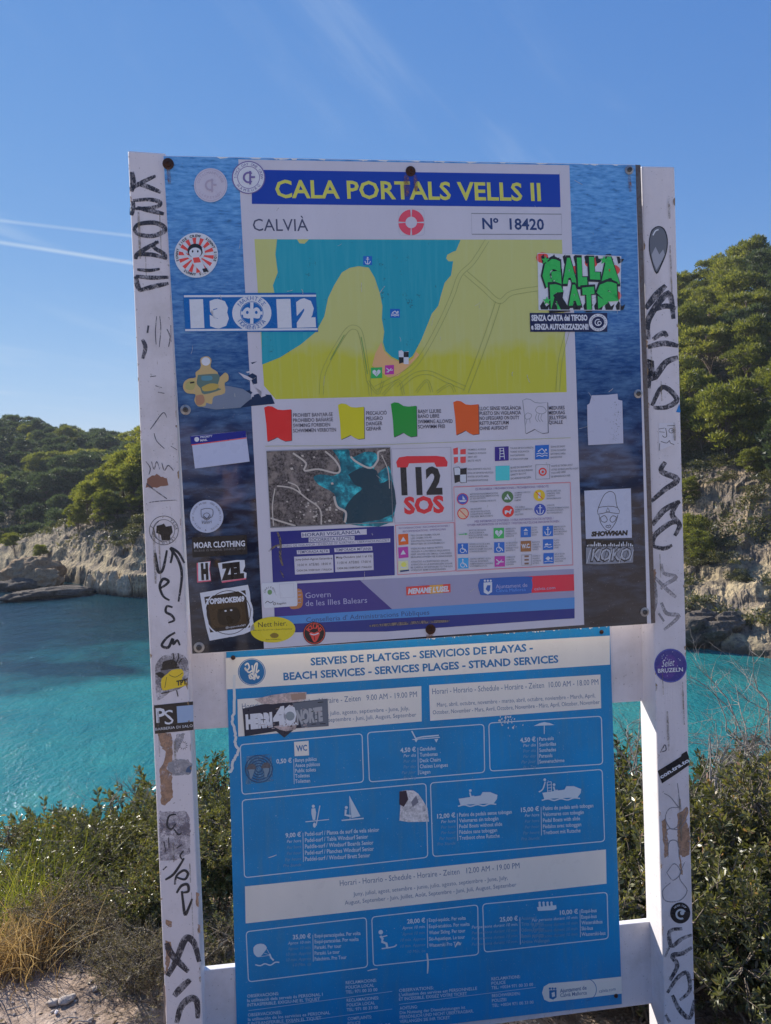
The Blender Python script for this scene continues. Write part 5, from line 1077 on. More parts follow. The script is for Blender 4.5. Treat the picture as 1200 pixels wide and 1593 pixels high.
def height(x, y):
    x = np.asarray(x, float); y = np.asarray(y, float)
    wob = fbm(xyz(x, y, f=.10), 4, 3)*1.6+fbm(xyz(x, y, f=.6), 3, 9)*.35
    far = ss(y, 22, 30); d = shore(x, y)+wob*far*ss(np.abs(y), 0, 30)
    # far left: a cliff with an undercut foot, then wooded slopes
    rise = ss(x, -52, -20)
    # ridge climbing to the right behind the cliff edge
    ht = 2.9+1.5*rise+.9*vnoise(xyz(x, y, f=.16), 91)
    L_ = np.interp(d, [-6, -1.2, 0, .5, 1.2, 2.2, 3.2, 60], [-3, -.8, -.1, 1.7, 2.2, 3.3, 4.0, 4.0])/4.0*ht
    slope = np.interp(d, [0, 1.6, 4, 8, 12, 17, 30, 45, 90, 130], [0, .2, 1.6, 3.6, 5.0, 7.2, 9.6, 10.8, 13, 17])*(.30+.80*rise)
    valley = -6.5*np.exp(-(((x+56)/16)**2+((y-122)/16)**2))
    hill2 = 15.5*ss(y, 120, 205)*(1-ss(x, -20, 80)*.4)*(.82+.18*np.sin(x*.05+1))
    left = np.maximum(L_, -3)+np.where(d > 0, slope, 0)*(1-ss(y, 95, 130))+ss(d, 2, 6)*valley+hill2*ss(d, 0, 5)
    # right: rocky platform at the water then a steep wooded hillside
    Rr = np.interp(d, [-5, -1.0, 0, 1.0, 2.2, 6.0, 8, 10.5, 13.5, 15.5, 19, 32, 60, 100, 160], [-4, -1.1, -.05, .9, 1.25, 1.9, 3.0, 4.3, 6.8, 9.3, 10.6, 17.5, 31.5, 40, 42])
    wr = ss(x, 2, 16)
    far_h = left*(1-wr)+Rr*wr
    # near side: dusty shelf by the boards and a shrubby slope falling to the water
    dn = shore(x, y)
    near = np.interp(y+.10*x*np.where(x < 0, -1.0, .3)+fbm(xyz(x, y, f=.35), 3, 5)*.35, [-60, -20, 2.3, 3.0, 4.2, 7, 12, 17, 22], [5, 1.0, 0, -.12, -.85, -3.0, -7.6, -10.2, -12.5])-SEA
    near = near-.42*ss(x, -.1, .8)*ss(y, 1.0, 2.1)*(1-ss(y, 6, 9))
    w = ss(y, 20, 27); side = ss(x, 20, 34)*ss(y, -5, 8)
    h = near*(1-w)+far_h*w; h = h*(1-side)+np.maximum(h, Rr*.9)*side
    h = np.where((dn < 0) & (y > 17), np.minimum(h, -.2), h)
    z = SEA+h
    rockw = ss(h, .2, 1)*w
    z = z+(fbm(xyz(x, y, f=.5), 5, 21, .6)*.95+fbm(xyz(x, y, f=.12), 3, 31)*1.1*ss(d, 3, 12))*rockw*ss(d, .3, 2)
    z = z+fbm(xyz(x, y, f=1.7), 4, 23, .6)*.42*rockw*ss(d, .3, 1.5)
    # strata: soft ledges in the rock
    q = z/1.15+fbm(xyz(x, y, f=.08), 3, 41)*.8; st = np.floor(q)+ss(q-np.floor(q), .35, .75); led = (st-q)*1.15*.5*(.45+.55*vnoise(xyz(x,y,f=.22),43))
    z = z+led*ss(h, 1.0, 2.5)*w*(1-ss(d, 14, 24))
    z = z+(1-w)*(fbm(xyz(x, y, f=2.2), 4, 51)*.045+fbm(xyz(x, y, f=11), 3, 61)*.010)
    return z

def axis_(parts):
    out = []
    for a, b, n in parts: out += list(np.linspace(a, b, n, endpoint=False))
    out.append(parts[-1][1]); return np.array(out)
AZ = np.radians(axis_([(-180, -60, 60), (-60, -30, 60), (-30, -14, 190), (-14, 18, 60), (18, 30, 150), (30, 60, 50), (60, 180, 60)]))
RAD = axis_([(0.0005, 1.2, 10), (1.2, 6, 110), (6, 14, 60), (14, 36, 50), (36, 100, 215), (100, 240, 90), (240, 420, 30)])
A2, R2 = np.meshgrid(AZ, RAD); X = np.sin(A2)*R2; Y = np.cos(A2)*R2
Z = height(X, Y)
Z = np.where(R2 > 420, np.minimum(Z, 6), Z)
# rock faces pushed in and out so they are not smooth
gy, gx = np.gradient(Z); slope_ = np.abs(gy)/np.maximum(np.gradient(R2, axis=0), .01)
jit = fbm(np.stack([X*.8, Y*.8, Z*1.6], -1), 4, 71)*.8*ss(slope_, .5, 1.4)*ss(Y, 30, 38)
X = X-np.sin(A2)*jit; Y = Y-np.cos(A2)*jit
nr, na = X.shape; ii = np.arange(nr*na).reshape(nr, na)
Qd = np.stack([ii[:-1, :-1], ii[:-1, 1:], ii[1:, 1:], ii[1:, :-1]], -1).reshape(-1, 4)
Vt = np.stack([X, Y, Z], -1).reshape(-1, 3)
def ground_mat():
    b = MB('limestone_and_soil')
    g = b.node('ShaderNodeNewGeometry'); sn = b.node('ShaderNodeSeparateXYZ'); b.l.new(g.outputs['Normal'], sn.inputs[0]); up = sn.outputs[2]
    z = b.sepz(); n1 = b.noise(.55, 8, .65); n2 = b.noise(3.2, 6, .7); n3 = b.noise(.18, 4, .6); n4 = b.noise(1.0, 6, .65, stretch=(.3, .3, 5))
    rock = b.ramp(n1, [(.30, (.13, .11, .09)), (.44, (.25, .20, .15)), (.56, (.42, .315, .195)), (.72, (.58, .45, .28))])
    rock = b.mix(b.rng(n4, .45, .62, 0, .55), rock, (.24, .20, .18)); rock = b.mix(b.rng(n2, .5, .68, 0, .5), rock, (.13, .12, .11))
    soil = b.mix(b.rng(n2, .35, .65), (.20, .155, .115), (.36, .29, .22)); soil = b.mix(b.rng(n3, .45, .6, 0, .6), soil, (.16, .14, .09))
    c = b.mix(b.rng(b.math('ADD', up, b.math('MULTIPLY', b.math('SUBTRACT', n1, .5), .35)), .74, .88), rock, soil)
    # thick cream bed low in the cliff, sunlit wedge painted in, greyer crust above
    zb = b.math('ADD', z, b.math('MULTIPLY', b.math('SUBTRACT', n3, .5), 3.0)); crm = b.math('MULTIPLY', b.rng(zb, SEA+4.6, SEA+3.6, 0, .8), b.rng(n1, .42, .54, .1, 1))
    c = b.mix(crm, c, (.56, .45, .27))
    c = b.mix(b.rng(n2, .48, .58, 0, .6), c, (.10, .085, .07)); c = b.mix(b.rng(b.noise(.35, 5, .7), .5, .6, 0, .5), c, (.12, .10, .075))
    # wet dark foot at the waterline
    c = b.mix(b.rng(z, SEA+.15, SEA+.75, .75, 0), c, (.05, .045, .04))
    # near shelf: dusty beige earth with pebbles
    sy = b.node('ShaderNodeSeparateXYZ'); b.l.new(b.pos, sy.inputs[0]); nearw = b.rng(sy.outputs[1], 8, 14, 1, 0)
    p1 = b.noise(7, 8, .7); p2 = b.noise(70, 4, .6)
    e = b.ramp(p1, [(.32, (.16, .115, .085)), (.5, (.33, .245, .19)), (.66, (.46, .36, .29))]); e = b.mix(b.rng(p2, .56, .68, 0, .5), e, (.52, .44, .37)); e = b.mix(b.rng(p2, .44, .36, 0, .6), e, (.12, .09, .07))
    e = b.mix(b.rng(sy.outputs[1], 1.0, -.6, 0, .75), e, (.60, .50, .41)); c = b.mix(nearw, c, e); b.col(c); b.rough(.92, .2)  # unseen earth behind the camera paled to bounce light onto the boards
    h = b.math('ADD', b.math('MULTIPLY', n2, b.rng(nearw, 0, 1, 1, .0)), b.math('MULTIPLY', b.noise(40, 5, .65), b.rng(nearw, 0, 1, .02, .05)))
    b.bump(h, .35, .8); return b.m
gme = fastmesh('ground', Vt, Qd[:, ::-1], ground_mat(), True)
sm = (np.hypot(Vt[Qd[:, 0], 0], Vt[Qd[:, 0], 1]) < 25)
if len(gme.polygons) == len(sm): gme.polygons.foreach_set('use_smooth', sm)
gnd = link('ground', gme, kind='structure')

# ------------------------------------------------------------------ sea
AZs = np.radians(axis_([(-180, -40, 50), (-40, 40, 240), (40, 180, 50)])); RADs = axis_([(5, 20, 20), (20, 110, 180), (110, 300, 40), (300, 415, 12)])
A3, R3 = np.meshgrid(AZs, RADs); Xs = np.sin(A3)*R3; Ys = np.cos(A3)*R3
ds = -shore(Xs, Ys); nn = fbm(xyz(Xs, Ys, f=.045), 4, 81)*.5+fbm(xyz(Xs, Ys, f=.2), 3, 85)*.22
dfar = ss(Ys+Xs*.28*0+nn*22, 43, 56)                                   # deep weed beds below the far cliff
patch = np.exp(-(((Xs+18.5)/2.9)**2+((Ys-45.5+(Xs+18)*.25)/.85)**2))*1.0+np.exp(-(((Xs-24)/7)**2+((Ys-41)/2.4)**2))*.7
rightd = ss(nn, -.1, .35)*.35*ss(Xs, 5, 14)
deep = np.clip(dfar*(1-ss(Xs, -3, 8)*.6)+patch*ss(nn+.35, .0, .4)+rightd, 0, 1)
ns_, na_ = Xs.shape; ii = np.arange(ns_*na_).reshape(ns_, na_)
Qs = np.stack([ii[:-1, :-1], ii[:-1, 1:], ii[1:, 1:], ii[1:, :-1]], -1).reshape(-1, 4)
def sea_mat():
    b = MB('clear_cove_water'); a = b.node('ShaderNodeAttribute', attribute_name='deep'); n = b.noise(.9, 5, .6, stretch=(1, .6, 1)); m = b.noise(.22, 4, .6)
    shal = b.mix(b.rng(m, .35, .65), (.016, .175, .195), (.032, .235, .230)); shal = b.mix(b.rng(n, .5, .7, 0, .35), shal, (.010, .095, .120))
    dp = b.mix(b.rng(m, .35, .65), (.006, .030, .050), (.010, .055, .075))
    f = b.math('ADD', a.outputs['Fac'], b.math('MULTIPLY', b.math('SUBTRACT', n, .5), .35))
    b.col(b.mix(b.rng(f, .15, .85), shal, dp)); b.rough(.07, .5); b.b.inputs['IOR'].default_value = 1.33
    w1 = b.noise(1.3, 5, .6, stretch=(1, .55, 1), dist=.3); w2 = b.noise(5.5, 4, .6, stretch=(1, .6, 1)); w3 = b.noise(18, 2, .5)
    h = b.math('ADD', b.math('ADD', b.math('MULTIPLY', w1, .42), b.math('MULTIPLY', w2, .17)), b.math('MULTIPLY', w3, .02)); b.bump(h, .42, .9); return b.m
sea = link('sea', fastmesh('sea', np.stack([Xs, Ys, np.full_like(Xs, SEA)], -1).reshape(-1, 3), Qs[:, ::-1], sea_mat(), True, {'deep': deep.ravel()}), kind='structure')

def hit(px, py, tmin=2.0, tmax=300):
    d = rays([(px, py)])[0]; d = d/np.hypot(d[0], d[1]); t = np.linspace(tmin, tmax, 6000); P = EYE+np.outer(t, d)
    zz = height(P[:, 0], P[:, 1]); k = np.argmax(P[:, 2] < zz); return P[k] if P[k, 2] < zz[k] else None

# ------------------------------------------------------------------ rocks
def rock_mat(name, a, bb, dark):
    b = MB(name); n = b.noise(1.6, 8, .7); n2 = b.noise(6, 5, .7); g = b.node('ShaderNodeNewGeometry'); sn = b.node('ShaderNodeSeparateXYZ'); b.l.new(g.outputs['Normal'], sn.inputs[0])
    c = b.mix(b.rng(n, .35, .65), a, bb); c = b.mix(b.rng(n2, .5, .66, 0, .6), c, dark); c = b.mix(b.rng(b.sepz(), SEA+.1, SEA+.6, .8, 0), c, (.04, .035, .03)); b.col(c); b.rough(.9, .2); b.bump(b.math('ADD', n, b.math('MULTIPLY', n2, .4)), .4, .9); return b.m
RK1 = rock_mat('ochre_limestone', (.30, .20, .12), (.46, .33, .20), (.10, .08, .065)); RK2 = rock_mat('dark_wave_rock', (.10, .085, .075), (.22, .185, .15), (.04, .035, .03)); RK3 = rock_mat('pale_limestone', (.42, .35, .25), (.62, .53, .38), (.2, .17, .14))
import bmesh
def rockmesh(seed, sub=4, rough_=.35, flat_=1.0, ledges=.0):
    bm = bmesh.new(); bmesh.ops.create_icosphere(bm, subdivisions=sub, radius=1); V = np.array([v.co[:] for v in bm.verts])
    F = [[v.index for v in f.verts] for f in bm.faces]; bm.free(); n = V/np.linalg.norm(V, axis=1, keepdims=True)
    # facets: clip by random planes, then break up the surface
    rr = np.random.default_rng(seed)
    for k in range(9):
        p = rr.normal(size=3); p /= np.linalg.norm(p); dd = V @ p; lim = rr.uniform(.55, .85); V = V-np.outer(np.maximum(dd-lim, 0)*.85, p)
    V = V+n*(fbm(V*1.6+seed, 5, seed, .6)*rough_*1.5)[:, None]
    if ledges: q = V[:, 2]/ledges; V[:, 2] = (np.floor(q)+ss(q-np.floor(q), .3, .7))*ledges
    V[:, 2] *= flat_; return V, F
def rock(loc, size, rot, mat, label, seed, parent=None, name='boulder', cat='rock', group=None, ledges=0, sub=5, tilt=0):
    V, F = rockmesh(seed, sub, .32, 1, ledges); V = V*np.array(size); c, s = math.cos(tilt), math.sin(tilt); V = np.stack([V[:, 0]*c-V[:, 2]*s, V[:, 1], V[:, 0]*s+V[:, 2]*c], 1)
    o = link(name, fastmesh(name, V, np.array(F), mat, False), loc=loc); o.rotation_euler = (0, 0, rot); o['label'] = label; o['category'] = cat
    if group: o['group'] = group
    return o
def at(px, py, z): 
    d = rays([(px, py)])[0]; t = (z-EYE[2])/d[2]; return EYE+d*t
def seat(px, py, z=SEA): return at(px, py, z)
P = seat(20, 912); rock((P[0], P[1]+1, SEA+.5), (1.5, 1.3, 1.9), .4, RK1, 'pointed ochre boulder at the left end of the rock pile below the cliff', 3, tilt=.5)
P = seat(55, 913); rock((P[0], P[1]+.5, SEA+.9), (3.0, 1.9, 2.0), .2, RK1, 'largest rounded ochre boulder of the pile below the far cliff', 12)
P = seat(80, 912); rock((P[0], P[1]-1, SEA+.7), (2.5, 1.6, 1.35), -.3, RK1, 'broad brown boulder against the pale cliff foot', 23)
P = seat(98, 906); rock((P[0], P[1]-1, SEA+1.5), (.95, .8, 1.05), 0, RK1, 'small round dark boulder perched beside the pale cliff foot', 31)
P = seat(36, 914); rock((P[0], P[1]-1, SEA+.25), (2.6, 1.4, 1.0), .1, RK2, 'low dark rock at the waterline under the ochre boulders', 37)
P = seat(11, 919); rock((P[0], P[1], SEA-.05), (1.0, .7, .5), .1, RK2, 'tiny wave-washed rock standing clear of the pile', 41)
P = seat(76, 930); rock((P[0], P[1]+.6, SEA+.1), (4.6, 1.8, .85), .42, RK2, 'long flat dark rock shelf lying in the water below the cliff', 45, name='rock_shelf', tilt=-.05)
for k, (px, py, s_) in enumerate(((140, 922, 1.0), (152, 923, 1.15), (163, 925, 1.3), (176, 926, 1.2), (190, 929, 1.1))):
    P = seat(px, py); rock((P[0], P[1]+.8, SEA+.35*s_), (.62, .9, 1.5*s_), .2*k, RK3, ('first', 'second', 'third', 'fourth', 'fifth')[k]+' pale buttress from the left along the undercut cliff foot', 60+k, name='rock_buttress', cat='rock', group='pale buttresses at the cliff foot')
for k, (px, py, sz, sd, lb) in enumerate(((1075, 988, (1.9, 1.2, .95), 71, 'black jagged boulder nearest the right post on the far shore'), (1097, 976, (1.3, .9, .8), 73, 'dark boulder with a pale cap on the right shore'), (1112, 984, (1.0, .9, .6), 74, 'flat dark boulder lying on the shore platform'), (1138, 972, (1.3, .9, .7), 79, 'rightmost dark boulder at the back of the shore platform'))):
    P = hit(px, py, 40, 80); rock((P[0], P[1], P[2]+sz[2]*.3), sz, .3*k, RK2, lb, sd, ledges=.3)
# stones on the near shelf
def pebble(name, a, bb):
    b = MB(name); n = b.noise(60, 5, .6); b.col(b.mix(b.rng(n, .35, .65), a, bb)); b.rough(.85, .3); b.bump(n, .003); return b.m
STN = pebble('pebble_grey', (.30, .25, .21), (.48, .41, .36))
STW = pebble('pebble_white', (.60, .54, .53), (.72, .66, .64))
stones = (((86, 1563), .032, STN, 'flat grey stone on the dusty ground left of the sign'), ((106, 1558), .036, STN, 'larger grey-brown stone beside the flat one on the dust'), ((88, 1577), .014, STW, 'small white pebble in front of the two grey stones'), ((92, 1485), .042, STN, 'sandy clod of rock at the foot of the dry grass'), ((140, 1497), .045, STN, 'pale lump of rock under the edge of the bush'), ((148, 1540), .02, STN, 'little stone out in the open dust'))
for k, (px, r_, mt, lb) in enumerate(stones):
    P = hit(*px, 1.2, 6)
    if P is not None: rock((P[0], P[1], P[2]+r_*.25), (r_*.72, r_*.5, r_*.36), k, mt, lb, 90+k, name='stone', cat='stone', sub=3)

# scatter of pebbles too small to pick apart
def pebbles():
    Vs, Fs, n = [], [], 0; base, F0 = rockmesh(5, 1, .2); F0 = np.array(F0)
    for k in range(2600):
        x = rng.uniform(-2.2, 2.0); y = rng.uniform(1.3, 3.4); r = .0025+.010*rng.random()**3
        z = None; Vs.append((x, y, r)); 
    S = np.array(Vs); zz = height(S[:, 0], S[:, 1]); out = []
    for (x, y, r), z in zip(S, zz):
        a = rng.uniform(0, 6.28); B = base*np.array([1.3, .9, .6])*r; c, s = math.cos(a), math.sin(a)
        out.append(np.stack([B[:, 0]*c-B[:, 1]*s+x, B[:, 0]*s+B[:, 1]*c+y, B[:, 2]+z+r*.2], 1)); Fs.append(F0+n); n += len(base)
    return np.vstack(out), np.vstack(Fs)
Vp, Fp = pebbles(); o = link('gravel', fastmesh('gravel', Vp, Fp, STN), kind='stuff'); o['label'] = 'loose pebbles and crumbs of earth on the dusty shelf'; o['category'] = 'gravel'
# ------------------------------------------------------------------ foliage
def leaf_mat(name, cols, trans=.35, rough_=.5, spec=.4, tcol=None):
    m_ = bpy.data.materials.new(name); m_.use_nodes = True; n = m_.node_tree.nodes; l = m_.node_tree.links; b = n['Principled BSDF']
    at_ = n.new('ShaderNodeAttribute'); at_.attribute_name = 'rnd'; oi = n.new('ShaderNodeObjectInfo')
    ad = n.new('ShaderNodeMath'); ad.operation = 'MULTIPLY_ADD'; l.new(oi.outputs['Random'], ad.inputs[0]); ad.inputs[1].default_value = .30; l.new(at_.outputs['Fac'], ad.inputs[2])
    su = n.new('ShaderNodeMath'); su.operation = 'SUBTRACT'; l.new(ad.outputs[0], su.inputs[0]); su.inputs[1].default_value = .15
    r = n.new('ShaderNodeValToRGB'); e = r.color_ramp.elements
    while len(e) < len(cols): e.new(.5)
    for k, (p, c) in enumerate(cols): e[k].position = p; e[k].color = (*c, 1)
    l.new(su.outputs[0], r.inputs[0]); l.new(r.outputs[0], b.inputs['Base Color']); b.inputs['Roughness'].default_value = rough_; b.inputs['Specular IOR Level'].default_value = spec
    t = n.new('ShaderNodeBsdfTranslucent'); mx = n.new('ShaderNodeMixShader'); mx.inputs[0].default_value = trans
    mm = n.new('ShaderNodeMix'); mm.data_type = 'RGBA'; mm.blend_type = 'MULTIPLY'; mm.inputs[0].default_value = 1; l.new(r.outputs[0], mm.inputs[6]); mm.inputs[7].default_value = (*(tcol or (1.5, 1.5, .6)), 1)
    l.new(mm.outputs[2], t.inputs[0]); l.new(b.outputs[0], mx.inputs[1]); l.new(t.outputs[0], mx.inputs[2]); l.new(mx.outputs[0], n['Material Output'].inputs[0]); return m_
PINE_L = leaf_mat('pine_needles', [(0, (.065, .080, .030)), (.45, (.155, .170, .048)), (.8, (.24, .245, .065)), (1, (.34, .30, .10))], .45)
PINE_D = leaf_mat('dull_hazed_pine_needles', [(0, (.030, .045, .028)), (.45, (.060, .080, .042)), (.8, (.10, .125, .058)), (1, (.16, .17, .07))], .40, tcol=(1.3, 1.4, .8))  # darker needles with the far hill's bluish haze put into the colour
SCRUB_L = leaf_mat('scrub_leaves', [(0, (.05, .06, .032)), (.5, (.10, .105, .055)), (.85, (.17, .155, .085)), (1, (.26, .20, .13))], .3)
MASTIC_L = leaf_mat('mastic_leaves', [(0, (.045, .052, .024)), (.42, (.105, .110, .048)), (.7, (.17, .165, .07)), (.88, (.26, .23, .10)), (1, (.30, .17, .12))], .34, .36, .6)
MASTIC_Y = leaf_mat('yellow_mastic_leaves', [(0, (.05, .07, .02)), (.5, (.11, .13, .035)), (.85, (.20, .20, .05)), (1, (.28, .22, .07))], .35, .36, .5)  # yellower leaf colours for some of the shrubs
def bark(name, a, b_):
    b = MB(name); n = b.noise(9, 5, .7, stretch=(1, 1, .3)); b.col(b.mix(b.rng(n, .35, .65), a, b_)); b.rough(.9, .2); b.bump(n, .03); return b.m
BARK = bark('pine_bark', (.10, .075, .06), (.22, .17, .14)); TWIG = bark('grey_dead_wood', (.20, .175, .155), (.42, .38, .35)); STEM = bark('shrub_stem', (.12, .095, .075), (.26, .22, .18))

def tube(path, rad, sides=6):
    P = np.asarray(path, float); n = len(P); T = np.gradient(P, axis=0); T /= np.linalg.norm(T, axis=1, keepdims=True)+1e-9
    ref = np.array([.13, .97, .2]); U = np.cross(T, ref); U /= np.linalg.norm(U, axis=1, keepdims=True)+1e-9; Wv = np.cross(T, U)
    a = np.linspace(0, 2*math.pi, sides, endpoint=False); r = np.asarray(rad, float)[:, None, None]
    V = P[:, None]+r*(np.cos(a)[None, :, None]*U[:, None]+np.sin(a)[None, :, None]*Wv[:, None]); V = V.reshape(-1, 3)
    F = [[i*sides+k, i*sides+(k+1) % sides, (i+1)*sides+(k+1) % sides, (i+1)*sides+k] for i in range(n-1) for k in range(sides)]
    return V, np.array(F)
def tubes(lst):
    Vs, Fs, n = [], [], 0
    for V, F in lst: Vs.append(V); Fs.append(F+n); n += len(V)
    return np.vstack(Vs), np.vstack(Fs)
def leaves(pos, dirs, ln, wd, rr, fold=.25):
    """one bent quad per leaf"""
    n = len(pos); d = dirs/np.linalg.norm(dirs, axis=1, keepdims=True); s = np.cross(d, rr.normal(size=(n, 3))); s /= np.linalg.norm(s, axis=1, keepdims=True)+1e-9; up = np.cross(s, d)
    L_ = (ln*rr.uniform(.7, 1.25, n))[:, None]; W_ = (wd*rr.uniform(.75, 1.2, n))[:, None]
    a = pos; c = pos+d*L_; m1 = pos+d*L_*.48+s*W_*.5+up*W_*fold; m2 = pos+d*L_*.48-s*W_*.5+up*W_*fold
    V = np.stack([a, m1, c, m2], 1).reshape(-1, 3); F = np.arange(4*n).reshape(n, 4); return V, F
def tri_tufts(pos, dirs, ln, wd, rr):
    n = len(pos); d = dirs/(np.linalg.norm(dirs, axis=1, keepdims=True)+1e-9); s = np.cross(d, rr.normal(size=(n, 3))); s /= np.linalg.norm(s, axis=1, keepdims=True)+1e-9
    L_ = (ln*rr.uniform(.6, 1.3, n))[:, None]; W_ = (wd*rr.uniform(.6, 1.2, n))[:, None]
    V = np.stack([pos-s*W_*.5, pos+s*W_*.5, pos+d*L_], 1).reshape(-1, 3); return V, np.arange(3*n).reshape(n, 3)

def pine_meshes(seed, H=6.0, spread=2.4, nclump=46, base=.42, per=150, size=.26):
    rr = np.random.default_rng(seed); lean = rr.normal(0, .35, 2); top = np.array([lean[0], lean[1], H*.82])
    path = [np.array([0, 0, -.5]), np.array([lean[0]*.1, 0, H*.2]), np.array([lean[0]*.5+rr.normal(0, .1), lean[1]*.4, H*.5]), top]; P = smoothline(path, 4); parts = [tube(P, np.linspace(.15, .04, len(P))*H/6, 7)]
    C = []
    for k in range(nclump):
        a = rr.uniform(0, 2*math.pi); h = base+(1-base)*rr.random()**.75; prof = math.sqrt(max(.05, 1-((h-.66)/.40)**2)) if h > .5 else .75*(h-base+.12)/.2
        r = spread*min(1, prof)*math.sqrt(rr.uniform(.12, 1)); c = np.array([lean[0]*h+r*math.cos(a), lean[1]*h+r*math.sin(a), H*(h*.93)+rr.normal(0, .1)]); C.append(c)
        if k < 26:
            t0 = max(.25, h-.22); s0 = P[min(len(P)-1, int(t0*len(P)))]; mid = (s0+c)/2+np.array([0, 0, .15*r]); parts.append(tube([s0, mid, c], [.05*H/6, .035*H/6, .012], 4))
    pos, dr, rn = [], [], []
    for c in C:
        R_ = H*.088*rr.uniform(.5, 1.6); n = int(per*(R_/(H*.088))**1.6); v = rr.normal(size=(n, 3)); v /= np.linalg.norm(v, axis=1, keepdims=True); v[:, 2] = np.abs(v[:, 2])*1.0-.28*rr.random(n)
        q = v*R_*rr.uniform(.5, 1.12, n)[:, None]*np.array([1.18, 1.18, .84]); pos.append(c+q); dr.append(v+np.array([0, 0, .55])+rr.normal(0, .35, (n, 3))); rn.append(np.clip(rr.normal(.45, .16, n)+rr.normal(0, .1), 0, 1))
    pos = np.vstack(pos); V, F = tri_tufts(pos, np.vstack(dr), size*H/6, .13*H/6, rr)
    TV, TF = tubes(parts); return fastmesh('trunk', TV, TF, BARK, True), fastmesh('crown', V, F, PINE_L, False, {'rnd': np.repeat(np.concatenate(rn), 3)})
PINES = [pine_meshes(101, 6, 2.5), pine_meshes(102, 6, 2.0, 40, .30), pine_meshes(103, 6, 2.9, 50, .55), pine_meshes(104, 6, 2.2, 52, .22, 150), pine_meshes(105, 6, 2.6, 44, .48)]
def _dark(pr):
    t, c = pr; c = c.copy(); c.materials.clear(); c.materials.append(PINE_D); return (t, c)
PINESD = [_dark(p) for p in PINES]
def plant(name, kinds, k, loc, s, rz, label, cat, group, parts=('trunk', 'crown')):
    r = bpy.data.objects.new(name, None); COL.objects.link(r); r.location = tuple(loc); r.scale = (s if isinstance(s, tuple) else (s, s, s)); r.rotation_euler = (0, 0, rz); r['label'] = label; r['category'] = cat
    if group: r['group'] = group
    for nm, me in zip(parts, kinds[k]): c = bpy.data.objects.new(nm, me); COL.objects.link(c); c.parent = r
    return r
def H1(x, y): return float(height(np.array([x]), np.array([y]))[0])
cnt = 0
def pine(x, y, s, lab, grp, k=None, dz=0, kinds=None):
    global cnt
    plant('pine_tree', kinds or PINES, random.randrange(5) if k is None else k, (x, y, H1(x, y)+dz), s, random.uniform(0, 6.28), lab, 'pine tree', grp); cnt += 1
# far hill across the inlet
pts = []
for it in range(5000):
    a = R(random.uniform(-29.5, -11)); r = random.uniform(128, 232); x, y = math.sin(a)*r, math.cos(a)*r
    if shore(np.array([x]), np.array([y]))[0] < 3: continue
    if all((x-p[0])**2+(y-p[1])**2 > 4.6**2 for p in pts): pts.append((x, y))
    if len(pts) >= 175: break
for x, y in pts: pine(x, y, random.uniform(1.0, 1.45), 'bluish green pine in the dense wood on the far hill behind the left cliff', 'pines on the far hill', kinds=PINESD if random.random() < .8 else PINES)
# the head of the cove, behind the boards
pts = []
for it in range(4000):
    a = R(random.uniform(-12, 17) if it % 3 else random.uniform(31, 48)); r = random.uniform(76, 175); x, y = math.sin(a)*r, math.cos(a)*r
    if shore(np.array([x]), np.array([y]))[0] < 13: continue
    if all((x-p[0])**2+(y-p[1])**2 > 7.5**2 for p in pts): pts.append((x, y))
    if len(pts) >= 110: break
LOWP = [pine_meshes(sd, 6, 2.5, 30, .35, 44, .42) for sd in (121, 122)]
def geo(me):
    V = np.empty(len(me.vertices)*3, np.float32); me.vertices.foreach_get('co', V); k = me.polygons[0].loop_total; Q = np.empty(len(me.loops), np.int32); me.loops.foreach_get('vertex_index', Q); return V.reshape(-1, 3), Q.reshape(-1, k)
for part, nm, mt, lb in ((1, 'distant_wood', PINE_L, 'crowns of the pine wood at the head of the cove'), (0, 'distant_wood_trunks', BARK, 'trunks of the pine wood at the head of the cove')):
    G = [geo(p[part]) for p in LOWP]; Vs, Fs, n = [], [], 0; r5 = random.Random(5)
    for q, (x, y) in enumerate(pts):
        V, F = G[q % 2]; a = r5.uniform(0, 6.28); s_ = r5.uniform(.9, 1.4); c, si = math.cos(a)*s_, math.sin(a)*s_
        Vs.append(np.stack([V[:, 0]*c-V[:, 1]*si+x, V[:, 0]*si+V[:, 1]*c+y, V[:, 2]*s_+H1(x, y)], 1)); Fs.append(F+n); n += len(V)
    Vs = np.vstack(Vs); o = link(nm, fastmesh(nm, Vs, np.vstack(Fs), mt, False, {'rnd': np.repeat(rng.random(len(Vs)//3+1)*.6+.15, 3)[:len(Vs)]}), kind='stuff'); o['label'] = lb; o['category'] = 'wood'
# ridge above the left cliff
for px, py, t, s in ((118, 742, 88, .62), (132, 738, 92, .75), (150, 735, 90, .85), (170, 728, 88, .9), (188, 716, 92, 1.0), (206, 706, 90, 1.05), (222, 700, 88, 1.1), (160, 752, 84, .7), (182, 752, 84, .5), (200, 758, 84, .5), (216, 750, 85, .6), (232, 760, 83, .6), (206.5, 735, 86, .85), (246, 740, 86, 1.0), (262, 750, 86, .8), (240, 700, 92, 1.1)):
    d = rays([(px, py)])[0]; x = d[0]/d[1]*t; pine(x, t, s, 'sunlit pine on the rocky left ridge, number %d counted from the left' % (1+sorted([118,132,150,170,188,206,222,160,182,200,216,232,206.5,246,262,240]).index(px)), 'pines on the left ridge')
for px, t, s, lab in ((65, 82.5, .42, 'small lone umbrella pine on bare rock above the left cliff edge'), (18, 92, .45, 'bright little pine at the left end of the cliff top'), (55, 88, .35, 'low dark pine beside the lone umbrella pine on the cliff')):
    d = rays([(px, 780)])[0]; pine(d[0]/d[1]*t, t, s, lab, None, 0)
